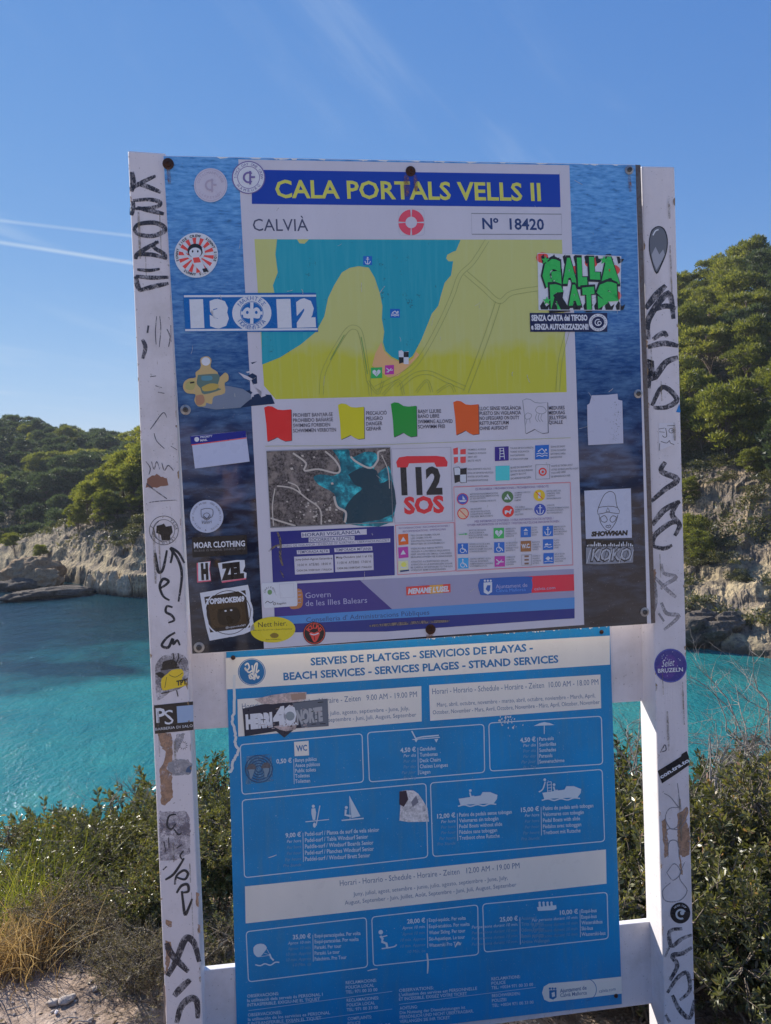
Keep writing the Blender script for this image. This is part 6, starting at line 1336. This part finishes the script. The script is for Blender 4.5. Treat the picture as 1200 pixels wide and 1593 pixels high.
# right hillside
pts = []
for it in range(6000):
    a = R(random.uniform(17.0, 31)); r = random.uniform(62, 128); x, y = math.sin(a)*r, math.cos(a)*r; dd = shore(np.array([x]), np.array([y]))[0]
    if dd < 15.5 or (abs(math.degrees(a)-25.2) < .9 and dd < 30): continue
    if all((x-p[0])**2+(y-p[1])**2 > 4.3**2 for p in pts): pts.append((x, y))
    if len(pts) >= 120: break
for x, y in pts:
    r = math.hypot(x, y); zone = 'topmost row of the right hillside against the sky' if r > 112 else 'upper slope of the right hillside' if r > 96 else 'middle slope of the right hillside' if r > 78 else 'lower slope of the right hillside above the rocks'
    dk = random.random() < .17; pine(x, y, random.uniform(.85, 1.35), ('dull dark pine on the ' if dk else 'sunlit yellow green pine on the ')+zone, 'pines on the right hillside', kinds=PINESD if dk else PINES)
for px, py, s, k, lab in ((1076, 870, .55, 1, 'low bright green pine below the pale rock band on the right shore'), (1092, 880, .42, 3, 'smaller pine leaning against the low bright one on the right shore'), (1068, 790, .42, 3, 'round pale green pine just above the right rock band'), (1150, 712, .8, 2, 'umbrella pine with bare leaning trunk over the dry slope'), (1165, 745, .4, 3, 'bushy little pine at the foot of the leaning pine')):
    P = hit(px, py, 40, 140)
    if P is not None: pine(P[0], P[1], s, lab, None, k)

# rounded scrub
def shrub_mesh(seed, n=900, mat=SCRUB_L, size=.11):
    rr = np.random.default_rng(seed); C = rr.normal(size=(9, 3))*np.array([.38, .38, .12])+np.array([0, 0, .35]); pos = []; dr = []
    for c in C:
        v = rr.normal(size=(n//9, 3)); v /= np.linalg.norm(v, axis=1, keepdims=True); v[:, 2] = np.abs(v[:, 2])-.2; pos.append(c+v*rr.uniform(.22, .42)*rr.uniform(.7, 1.05, (len(v), 1))*np.array([1.1, 1.1, .8])); dr.append(v+rr.normal(0, .5, v.shape)+np.array([0, 0, .3]))
    pos = np.vstack(pos); V, F = tri_tufts(pos, np.vstack(dr), size, .07, rr); return fastmesh('scrub_bush', V, F, mat, False, {'rnd': np.repeat(np.clip(rr.normal(.45, .22, len(pos)), 0, 1), 3)})
SHR = [shrub_mesh(s) for s in (201, 202, 203, 204)]
def shrub(x, y, s, lab, grp):
    o = link('scrub_bush', random.choice(SHR), loc=(x, y, H1(x, y)-.1)); o.scale = (s*random.uniform(.9, 1.3), s*random.uniform(.9, 1.3), s*random.uniform(.7, 1)); o.rotation_euler = (0, 0, random.uniform(0, 6.28)); o['label'] = lab; o['category'] = 'shrub'; o['group'] = grp
n_ = 0
for it in range(4000):
    if n_ >= 130: break
    a = R(random.uniform(18.5, 29)); r = random.uniform(48, 100); x, y = math.sin(a)*r, math.cos(a)*r; dd = shore(np.array([x]), np.array([y]))[0]
    if dd < 7.5 or 11.5 < dd < 14.5: continue
    shrub(x, y, random.uniform(.7, 1.7), 'dull green scrub bush among rocks on the right hillside', 'scrub on the right hillside'); n_ += 1
n_ = 0
for it in range(4000):
    if n_ >= 170: break
    a = R(random.uniform(-28, -13)); r = random.uniform(70, 108); x, y = math.sin(a)*r, math.cos(a)*r; dd = shore(np.array([x]), np.array([y]))[0]
    if dd < 2.6 or dd > 30 or vnoise(np.array([[x*.15, y*.15, 3.3]]))[0] < -.15: continue
    shrub(x, y, random.uniform(.5, 1.5), 'low scrub bush on the rocks above the left cliff', 'scrub above the left cliff'); n_ += 1

# ------------------------------------------------------------------ near shrubs
def mastic(seed, nshoot=460, per=28, mat=MASTIC_L, ll=.030, lw=.0115):
    """shrub about 1 m across and 0.8 m high"""
    rr = np.random.default_rng(seed); stems = []; tips = []; 
    lob = [(rr.normal(0, .22), rr.normal(0, .22), rr.uniform(.38, .62), rr.uniform(.22, .34)) for _ in range(9)]
    for (lx, ly, lz, lr) in lob:
        stems.append(tube(smoothline([(rr.normal(0, .05), rr.normal(0, .05), -.1), (lx*.4, ly*.4, lz*.45), (lx, ly, lz)], 3), np.linspace(.012, .006, 7), 5))
    pos, dr, rn = [], [], []
    for k in range(nshoot):
        lx, ly, lz, lr = lob[k % 9]; v = rr.normal(size=3); v /= np.linalg.norm(v); v[2] = v[2]*.8+.15; c = np.array([lx, ly, lz]); tip = c+v*lr*rr.uniform(.65, 1.15)*np.array([1, 1, .85])
        g = v+np.array([0, 0, .55])+rr.normal(0, .25, 3); g /= np.linalg.norm(g); L_ = rr.uniform(.10, .20); s0 = tip-g*L_; end = tip
        if k % 2 == 0: stems.append(tube([c+(s0-c)*.2, s0, end], [.0045, .003, .0014], 3))
        else: stems.append(tube([s0, end], [.0026, .0012], 3))
        t = rr.uniform(.0, 1.0, per)**.8; side = rr.normal(size=(per, 3)); side -= np.outer(side @ g, g); side /= np.linalg.norm(side, axis=1, keepdims=True)
        pos.append(s0+np.outer(t, end-s0)); dr.append(side*.8+g*(.35+.5*t[:, None])); tone = rr.normal(.45, .13); rn.append(np.clip(tone+rr.normal(0, .12, per)+(rr.random(per) < .03)*.5, 0, 1))
    pos = np.vstack(pos); V, F = leaves(pos, np.vstack(dr), ll, lw, rr); SV, SF = tubes(stems)
    return fastmesh('stems', SV, SF, STEM, True), fastmesh('foliage', V, F, mat, False, {'rnd': np.repeat(np.concatenate(rn), 4)})
MASTIC_O = leaf_mat('olive_leaves', [(0, (.05, .06, .035)), (.5, (.13, .14, .07)), (.85, (.22, .21, .10)), (1, (.30, .22, .13))], .3, .38, .5)
MAST = [mastic(301), mastic(302), mastic(303, 500, 26), mastic(304, 460, 26, MASTIC_Y), mastic(305, 380, 24), mastic(306, 330, 20, MASTIC_O, .042, .015), mastic(307, 300, 18, MASTIC_O, .048, .014)]
SIL = ([-900, -400, 0, 60, 110, 130, 180, 240, 300, 335, 360, 640, 950, 1050, 1120, 1200, 1700], [1560, 1520, 1425, 1365, 1285, 1235, 1232, 1236, 1190, 1155, 1165, 1190, 1160, 1132, 1128, 1140, 1150])
def pxof(x, y, z):
    v = np.array([x, y, z])-EYE; d = v @ _f; return 600+FOC*(v @ _rt)/d, 796.5-FOC*(v @ _up)/d
spots = []
def add_bush(x, y, k=None, hmul=1.0, lab=None, grp='mastic shrubs on the slope below the sign', smin=.45, smax=1.25):
    g = H1(x, y); px, _ = pxof(x, y, g+.5); syl = np.interp(px, *SIL); d = rays([(px, syl)])[0]; ztop = EYE[2]+d[2]/d[1]*y
    hh = float(np.clip((ztop-g)*hmul, smin, smax)); s = hh/.86
    plant('mastic_shrub', MAST, random.choice((0, 1, 2, 5, 6, 2, 3, 3, 4)) if k is None else k, (x, y, g), (s*random.uniform(1.0, 1.2), s*random.uniform(1.0, 1.2), s), random.uniform(0, 6.28), lab or 'dark small-leaved mastic shrub on the slope between the sign and the water', 'shrub', grp, ('stems', 'foliage'))
for it in range(9000):
    y = 2.4+5.2*random.random()**1.15; x = random.uniform(-.66, .66)*y
    edge = np.interp(x, [-3, -1.6, -1.12, -.85, -.6, 0, 1, 3], [3.2, 3.05, 2.82, 2.52, 2.46, 2.6, 2.6, 2.4])
    if y < edge: continue
    if any((x-a)**2+(y-b)**2 < (.30+.07*(y-2.5))**2 for a, b in spots): continue
    spots.append((x, y))
    if len(spots) >= 190: break
for x, y in spots:
    px, _ = pxof(x, y, -.3)
    lab = ('mastic shrub left of the left post, %s' if px < 255 else 'mastic shrub in the gap beside the blue board, %s' if px < 380 else 'mastic shrub behind the boards, %s' if px < 1050 else 'mastic shrub right of the right post, %s') % ('at the near edge of the thicket' if y < 3.1 else 'in the middle of the thicket' if y < 4.6 else 'far down the slope')
    add_bush(x, y, hmul=random.uniform(.42, .62) if y < 2.95 else random.uniform(.62, .85) if y < 3.4 else random.uniform(.80, 1.0), lab=lab, smin=.3)
for x, y, hm in ((-.66, 2.72, .62), (-.52, 2.62, .55), (-.40, 2.72, .6), (-.60, 2.95, .75), (-.78, 2.62, .5)):
    add_bush(x, y, hmul=hm, lab='small mastic shrub filling the gap just behind the left post', smin=.3, k=random.choice((1, 5)))

# a fringe of low dry brush where the thicket meets the dust
DRYB = leaf_mat('dry_brush_leaves', [(0, (.07, .055, .035)), (.4, (.14, .12, .06)), (.75, (.24, .19, .11)), (1, (.38, .30, .20))], .25, .55, .3)
LOW = [mastic(311, 200, 16, DRYB, .024, .007), mastic(312, 180, 14, DRYB, .028, .006)]
for px, py in ((70, 1455), (105, 1448), (130, 1470), (160, 1460), (185, 1490), (215, 1500), (240, 1520), (150, 1500), (205, 1535), (100, 1480), (245, 1560), (330, 1500), (345, 1470), (30, 1440), (228, 1470), (180, 1525)):
    P = hit(px, py, 1.5, 6)
    if P is not None: s = random.uniform(.16, .28); plant('dry_shrub', LOW, random.randrange(2), (P[0], P[1], P[2]-.01), (s*1.5, s*1.5, s), random.uniform(0, 6.28), 'low straggly dry shrub at the dusty edge of the thicket', 'shrub', 'dry shrubs at the edge of the thicket', ('stems', 'foliage'))
# bare twigs
def twigs(seed, start, n, length, spread, r0=.006, levels=3, bias=(0, 0, .3)):
    rr = np.random.default_rng(seed); out = []
    def grow(p, d, L_, r, lv):
        pts = [p]; dd = d.copy(); k = 5
        for i in range(k): dd = dd+rr.normal(0, .16, 3)+np.array([0, 0, .02]); dd /= np.linalg.norm(dd); pts.append(pts[-1]+dd*L_/k)
        out.append(tube(pts, np.linspace(r, r*.45, k+1), 4 if lv > 1 else 3))
        if lv > 0:
            for j in range(rr.integers(3, 6)):
                i = rr.integers(1, k+1); nd_ = dd+rr.normal(0, .62, 3); nd_ /= np.linalg.norm(nd_); grow(pts[i], nd_, L_*rr.uniform(.4, .7), r*.52, lv-1)
    for k in range(n):
        d = np.array(bias)+rr.normal(0, spread, 3); d[2] = abs(d[2])+.25; d /= np.linalg.norm(d); grow(np.array(start)+rr.normal(0, .05, 3)*np.array([1, 1, 0]), d, length*rr.uniform(.7, 1.1), r0, levels)
    return tubes(out)
def deadbush(px, py, t, seed, n, length, bias, label, spread=.5, r0=.006):
    d = rays([(px, py)])[0]; x = d[0]/d[1]*t; z = EYE[2]+d[2]/d[1]*t; V, F = twigs(seed, (0, 0, 0), n, length, spread, r0, 3, bias)
    o = link('dead_twigs', fastmesh('dead_twigs', V, F, TWIG, True), loc=(x, t, z)); o['label'] = label; o['category'] = 'dead shrub'; return o
deadbush(1130, 1290, 3.7, 11, 7, .46, (-.1, 0, .5), 'bare grey branches sticking out of the scrub right of the right post', .55, .0065)
deadbush(1205, 1230, 3.9, 12, 6, .50, (-.3, 0, .5), 'bare grey branches at the right edge against the water', .5)
deadbush(1075, 1240, 4.0, 15, 6, .34, (0, 0, .4), 'thin dead twigs behind the right post', .6, .005)
deadbush(985, 1210, 3.9, 13, 5, .34, (-.3, 0, .5), 'thin dead twigs seen between the blue board and the right post', .5, .004)
deadbush(225, 1260, 3.9, 14, 4, .20, (-.5, 0, .4), 'dark bare twigs above the bush beside the left post', .4, .0035)
deadbush(215, 1480, 2.75, 16, 4, .14, (.2, 0, .5), 'white dry twigs at the foot of the left post', .5, .0025)

# dry grass
GR1 = leaf_mat('dry_grass', [(0, (.28, .19, .09)), (.5, (.48, .34, .16)), (1, (.62, .48, .26))], .35, .6, .2, (1.2, 1.1, .8)); GR2 = leaf_mat('green_grass', [(0, (.08, .10, .02)), (.5, (.18, .21, .04)), (1, (.40, .36, .10))], .4, .6, .2)
def grass(px, py, t, n, h, mat, label, seed, rad=.09, lean=.5):
    rr = np.random.default_rng(seed); d = rays([(px, py)])[0]; x = d[0]/d[1]*t; z = H1(x, t); Vs, Fs, k = [], [], 0; rn = []
    for i in range(n):
        b = np.array([rr.normal(0, rad), rr.normal(0, rad*.7), 0]); dirn = np.array([rr.normal(0, lean*.5), rr.normal(0, lean*.5), 1]); dirn /= np.linalg.norm(dirn); L_ = h*rr.uniform(.5, 1.15); s = np.cross(dirn, rr.normal(size=3)); s /= np.linalg.norm(s); w = rr.uniform(.0012, .0026); bend = rr.normal(0, .32, 3)*np.array([1, 1, 0]); pts = []
        for j in range(5): u = j/4; c = b+dirn*L_*u+bend*L_*u*u-np.array([0, 0, .18*L_*u*u]); ww = w*(1-u*.85); pts += [c-s*ww, c+s*ww]
        Vs += pts; Fs += [[k+2*j, k+2*j+1, k+2*j+3, k+2*j+2] for j in range(4)]; k += 10; rn += [rr.random()]*10
    o = link('grass_tuft', fastmesh('grass_tuft', np.array(Vs), np.array(Fs), mat, False, {'rnd': rn}), loc=(x, t, z)); o['label'] = label; o['category'] = 'grass tuft'; return o
grass(12, 1490, 2.42, 420, .27, GR1, 'golden dry grass tuft at the left edge on the dusty ground', 1, .10, .8)
grass(42, 1470, 2.50, 260, .20, GR1, 'second dry grass tuft merging with the golden one at the left edge', 2, .10, .8)
grass(80, 1440, 2.60, 150, .16, GR1, 'thin dry grass under the left bush edge', 5, .12, 1.0)
grass(15, 1440, 2.72, 260, .34, GR2, 'yellow green grass tuft behind the dry tuft at the left edge', 3, .12, .7)
grass(60, 1400, 2.8, 170, .36, GR2, 'long pale green grass blades standing before the left bush', 4, .12, .8)
# ground litter
def litter():
    n = 22000; x = rng.uniform(-2.4, 2.2, n); y = 1.7+2.6*rng.random(n)**.8; keep = rng.random(n) < .25+.75*ss(y+fbm(xyz(x, y, f=1.5), 3, 97)*.5, 2.1, 2.6); x = x[keep]; y = y[keep]; n = len(x); z = height(x, y)+.004; pos = np.stack([x, y, z], 1); d = rng.normal(size=(n, 3))*np.array([1, 1, .18]); V, F = leaves(pos, d, .020, .008, rng); return V, F, np.repeat(rng.uniform(.2, 1, n), 4)
V, F, rn = litter(); o = link('leaf_litter', fastmesh('leaf_litter', V, F, leaf_mat('dry_leaf_litter', [(0, (.07, .05, .035)), (.5, (.17, .12, .08)), (1, (.42, .34, .27))], .1), False, {'rnd': rn}), kind='stuff'); o['label'] = 'fallen dry leaves and twigs on the ground'; o['category'] = 'litter'
# low scrub that nobody could count, over both far slopes
def cover():
    pos = []
    for a0, a1, r0, r1, n in ((-30, -11, 74, 240, 15000), (17.5, 31, 50, 130, 15000), (-11, 17.5, 70, 170, 7000), (31, 46, 40, 130, 5000)):
        a = np.radians(rng.uniform(a0, a1, n)); r = rng.uniform(r0, r1, n); x, y = np.sin(a)*r, np.cos(a)*r; d = shore(x, y); m = (d > 2.5) & (vnoise(np.stack([x*.35, y*.35, 0*x], -1), 7) > (-.05 if a0 > 0 else -.10)-.5*ss(d, 12, 20)); pos.append(np.stack([x[m], y[m]], 1))
    p = np.vstack(pos); z = height(p[:, 0], p[:, 1]); k = 7; q = np.repeat(np.column_stack([p, z]), k, 0)+rng.normal(0, 1, (len(p)*k, 3))*np.array([.32, .32, .12])+np.array([0, 0, .12]); d = rng.normal(size=q.shape)*np.array([1, 1, .5])+np.array([0, 0, .8])
    V, F = tri_tufts(q, d, .30, .16, rng); return V, F, np.repeat(np.repeat(np.clip(rng.normal(.45, .2, len(p)), 0, 1), k), 3)
V, F, rn = cover(); o = link('ground_scrub', fastmesh('ground_scrub', V, F, SCRUB_L, False, {'rnd': rn}), kind='stuff'); o['label'] = 'low garrigue scrub covering the rocky slopes'; o['category'] = 'scrub'

# dead sticks lying about
V, F = tubes([tube(smoothline([(x, y, H1(x, y)+.008), (x+.04*math.cos(a), y+.04*math.sin(a), H1(x, y)+.016), (x+l*math.cos(a+.3), y+l*math.sin(a+.3), H1(x+l*math.cos(a+.3), y+l*math.sin(a+.3))+.01)], 3), np.linspace(.0028, .0012, 7), 4) for x, y, a, l in zip(rng.uniform(-1.7, 1.6, 170), rng.uniform(1.95, 3.0, 170), rng.uniform(0, 6.28, 170), rng.uniform(.03, .14, 170))])
o = link('dead_sticks', fastmesh('dead_sticks', V, F, TWIG, True), kind='stuff'); o['label'] = 'small dead sticks lying on the dusty ground'; o['category'] = 'litter'
# wooded rise behind the viewpoint, which the boards mirror faintly
for k in range(20):
    x = (-11+22*(k % 12)/11)*(1 if k < 12 else 1.6)+random.uniform(-.8, .8); y = -random.uniform(10.5, 13) if k < 12 else -random.uniform(15, 19)
    pine(x, y, random.uniform(.55, .8), 'pine in the wood behind the viewpoint, mirrored faintly in the boards', 'pines behind the viewpoint')
# ------------------------------------------------------------------ air
hv = bpy.data.materials.new('sea_haze'); hv.use_nodes = True; hn = hv.node_tree.nodes; hn.clear(); ho = hn.new('ShaderNodeOutputMaterial'); pv = hn.new('ShaderNodeVolumePrincipled')
pv.inputs['Color'].default_value = (.80, .88, 1, 1); pv.inputs['Density'].default_value = .00028; pv.inputs['Anisotropy'].default_value = .1; hv.node_tree.links.new(pv.outputs[0], ho.inputs['Volume'])
x0, y0, z0, z1 = 440, 440, SEA-16, 58
Vb = [(sx*x0, sy*y0, z) for z in (z0, z1) for sx, sy in ((-1, -1), (1, -1), (1, 1), (-1, 1))]
obj('haze', Vb, [[0, 3, 2, 1], [4, 5, 6, 7], [0, 1, 5, 4], [1, 2, 6, 5], [2, 3, 7, 6], [3, 0, 4, 7]], hv, kind='stuff')
# ------------------------------------------------------------------ the person taking the picture, seen in the glossy board
def skin_body(name, joints, edges, mat, root_i, parent, sub=2):
    me = bpy.data.meshes.new(name); me.from_pydata([j[0] for j in joints], edges, []); me.materials.append(mat); o = bpy.data.objects.new(name, me); COL.objects.link(o); o.parent = parent
    sk = o.modifiers.new('skin', 'SKIN'); sk.use_smooth_shade = True
    for v, j in zip(me.skin_vertices[0].data, joints): v.radius = j[1] if isinstance(j[1], tuple) else (j[1], j[1]); v.use_root = False
    me.skin_vertices[0].data[root_i].use_root = True
    s_ = o.modifiers.new('sub', 'SUBSURF'); s_.levels = sub; s_.render_levels = sub; return o
def plain(name, c, r=.7): b = MB(name); b.col(c); b.rough(r); return b.m
SKINM = plain('skin', (.52, .31, .22), .5); SHIRT = plain('brown_jacket_cloth', (.085, .060, .050), .85); TROU = plain('dark_trousers', (.04, .045, .06), .85); HAIRM = plain('grey_brown_hair', (.20, .16, .12), .6); DARKG = plain('dark_glass', (.01, .01, .012), .15); STRAP = plain('yellow_strap', (.62, .38, .05), .7)
SHOE = plain('brown_shoe', (.10, .06, .04), .7)
per = thing('person', 'person in a dark jacket and sunglasses photographing the board, seen only mirrored in it', 'person', (-.17, -.42, 0))
# body: hips, spine, neck, head, legs, arms raised to hold the phone, five fingers a hand
J = [((0, 0, .90), (.15, .11)), ((0, 0, 1.08), (.135, .10)), ((0, .01, 1.28), (.16, .11)), ((0, .0, 1.37), (.10, .08)), ((0, .01, 1.44), .052), ((0, .02, 1.50), (.068, .075)), ((0, .025, 1.585), (.076, .09)), ((0, .02, 1.66), (.05, .06))]
E = [(0, 1), (1, 2), (2, 3), (3, 4), (4, 5), (5, 6), (6, 7)]
def chain(start, pts):
    p = start
    for q in pts: J.append(q); E.append((p, len(J)-1)); p = len(J)-1
    return p
for s in (-1, 1): chain(0, [((s*.10, 0, .82), .085), ((s*.11, .01, .47), .055), ((s*.115, 0, .09), .038), ((s*.12, .09, .035), .035), ((s*.125, .16, .03), .025)])
def arm(s, elbow, wrist, palm, fdir, curl, thumb):
    p = chain(2, [((s*.15, 0, 1.35), .062), ((s*.19, .02, 1.33), .052), (elbow, .038), (wrist, .025), (palm, (.034, .016))])
    f = Vector(fdir).normalized(); side = f.cross(Vector(curl)).normalized()
    for k, L_ in enumerate((.068, .078, .074, .058)):
        b = Vector(palm)+f*.03+side*(.026-.0175*k); m1 = b+f*L_*.5; m2 = m1+(f*.6+Vector(curl)*.6)*L_*.5
        chain(p, [(tuple(b), .0095), (tuple(m1), .0085), (tuple(m2), .0068)])
    t = Vector(palm)+Vector(thumb)*.035; chain(p, [(tuple(t), .012), (tuple(t+Vector(thumb)*.02+f*.03), .009)])
arm(1, (.30, .16, 1.17), (.24, .33, 1.45), (.225, .36, 1.53), (-.1, .1, 1), (-.4, .8, 0), (-.8, .1, .3))
arm(-1, (-.33, .18, 1.19), (-.13, .40, 1.38), (-.06, .44, 1.42), (.8, .25, .45), (0, -.3, -.6), (-.1, .1, 1))
skin_body('body', J, E, SKINM, 0, per)
JJ = [((0, 0, 1.06), (.165, .13)), ((0, 0, 1.16), (.165, .128)), ((0, .01, 1.28), (.178, .128)), ((0, .0, 1.39), (.10, .085)), ((0, 0, .95), (.18, .145)), ((0, 0, .80), (.195, .16)), ((0, 0, .74), (.17, .14))]; EE = [(0, 1), (1, 2), (2, 3), (0, 4), (4, 5), (5, 6)]
for s, el, wr in ((1, (.30, .16, 1.17), (.245, .315, 1.42)), (-1, (-.33, .18, 1.19), (-.15, .385, 1.365))):
    p = 2
    for q in (((s*.15, 0, 1.35), .075), ((s*.20, .02, 1.32), .064), (el, .050), (wr, .036)): JJ.append(q); EE.append((p, len(JJ)-1)); p = len(JJ)-1
skin_body('jacket', JJ, EE, SHIRT, 0, per)
JJ = [((0, 0, .92), (.155, .118))]; EE = []
for s in (-1, 1):
    p = 0
    for q in (((s*.10, 0, .80), .105), ((s*.11, .01, .47), .075), ((s*.115, 0, .13), .06), ((s*.115, 0, .05), .058)): JJ.append(q); EE.append((p, len(JJ)-1)); p = len(JJ)-1
skin_body('trousers', JJ, EE, TROU, 0, per)
for s in (-1, 1): skin_body('shoe', [((s*.115, -.02, .055), (.05, .055)), ((s*.12, .08, .045), (.05, .04)), ((s*.125, .17, .032), (.042, .030))], [(0, 1), (1, 2)], SHOE, 0, per)
def ellip(name, c, r, mat, parent, cut=None, seed=0, rough_=0.0):
    bm = bmesh.new(); bmesh.ops.create_icosphere(bm, subdivisions=3, radius=1); V = np.array([v.co[:] for v in bm.verts]); F = [[v.index for v in f.verts] for f in bm.faces]; bm.free()
    if rough_: V = V*(1+fbm(V*4, 3, seed)[:, None]*rough_)
    if cut: V = V.copy(); V[:, 2] = np.where(V[:, 1] > .15, np.maximum(V[:, 2], cut), V[:, 2])
    o = bpy.data.objects.new(name, mesh(name, V*np.array(r)+np.array(c), F, mat, None, True)); COL.objects.link(o); o.parent = parent; return o
ellip('hair', (0, .0, 1.625), (.092, .105, .095), HAIRM, per, .35, 5, .12)
for s in (-1, 1): ellip('ear', (s*.084, .01, 1.575), (.012, .022, .032), SKINM, per); ellip('sunglass_lens', (s*.034, .103, 1.592), (.028, .012, .021), DARKG, per)
ellip('nose', (0, .118, 1.562), (.014, .02, .025), SKINM, per); ellip('mouth', (0, .100, 1.522), (.026, .008, .007), plain('lips', (.30, .10, .09), .5), per)
for s in (-1, 1): o = slab('strap', [(0, 0), (1, 0), (1, 1), (0, 1)], 0, .01, STRAP, per); bpy.data.objects.remove(o); V, F = tube(smoothline([(s*.10, .05, 1.40), (s*.11, .145, 1.28), (s*.12, .125, 1.05)], 5), [.016]*11, 6); o = bpy.data.objects.new('strap', mesh('strap', V, F.tolist(), STRAP, None, True)); COL.objects.link(o); o.parent = per
ph = obj('phone', [(-.037+dx*.074, -.034+dy*.008, 1.53+dz*.155) for dz in (0, 1) for dy in (0, 1) for dx in (0, 1)], [[0, 2, 3, 1], [4, 5, 7, 6], [0, 1, 5, 4], [1, 3, 7, 5], [3, 2, 6, 7], [2, 0, 4, 6]], DARKG); ph['label'] = 'black phone held up in front of the person taking the picture'; ph['category'] = 'phone'

bpy.data.objects.remove(_to)
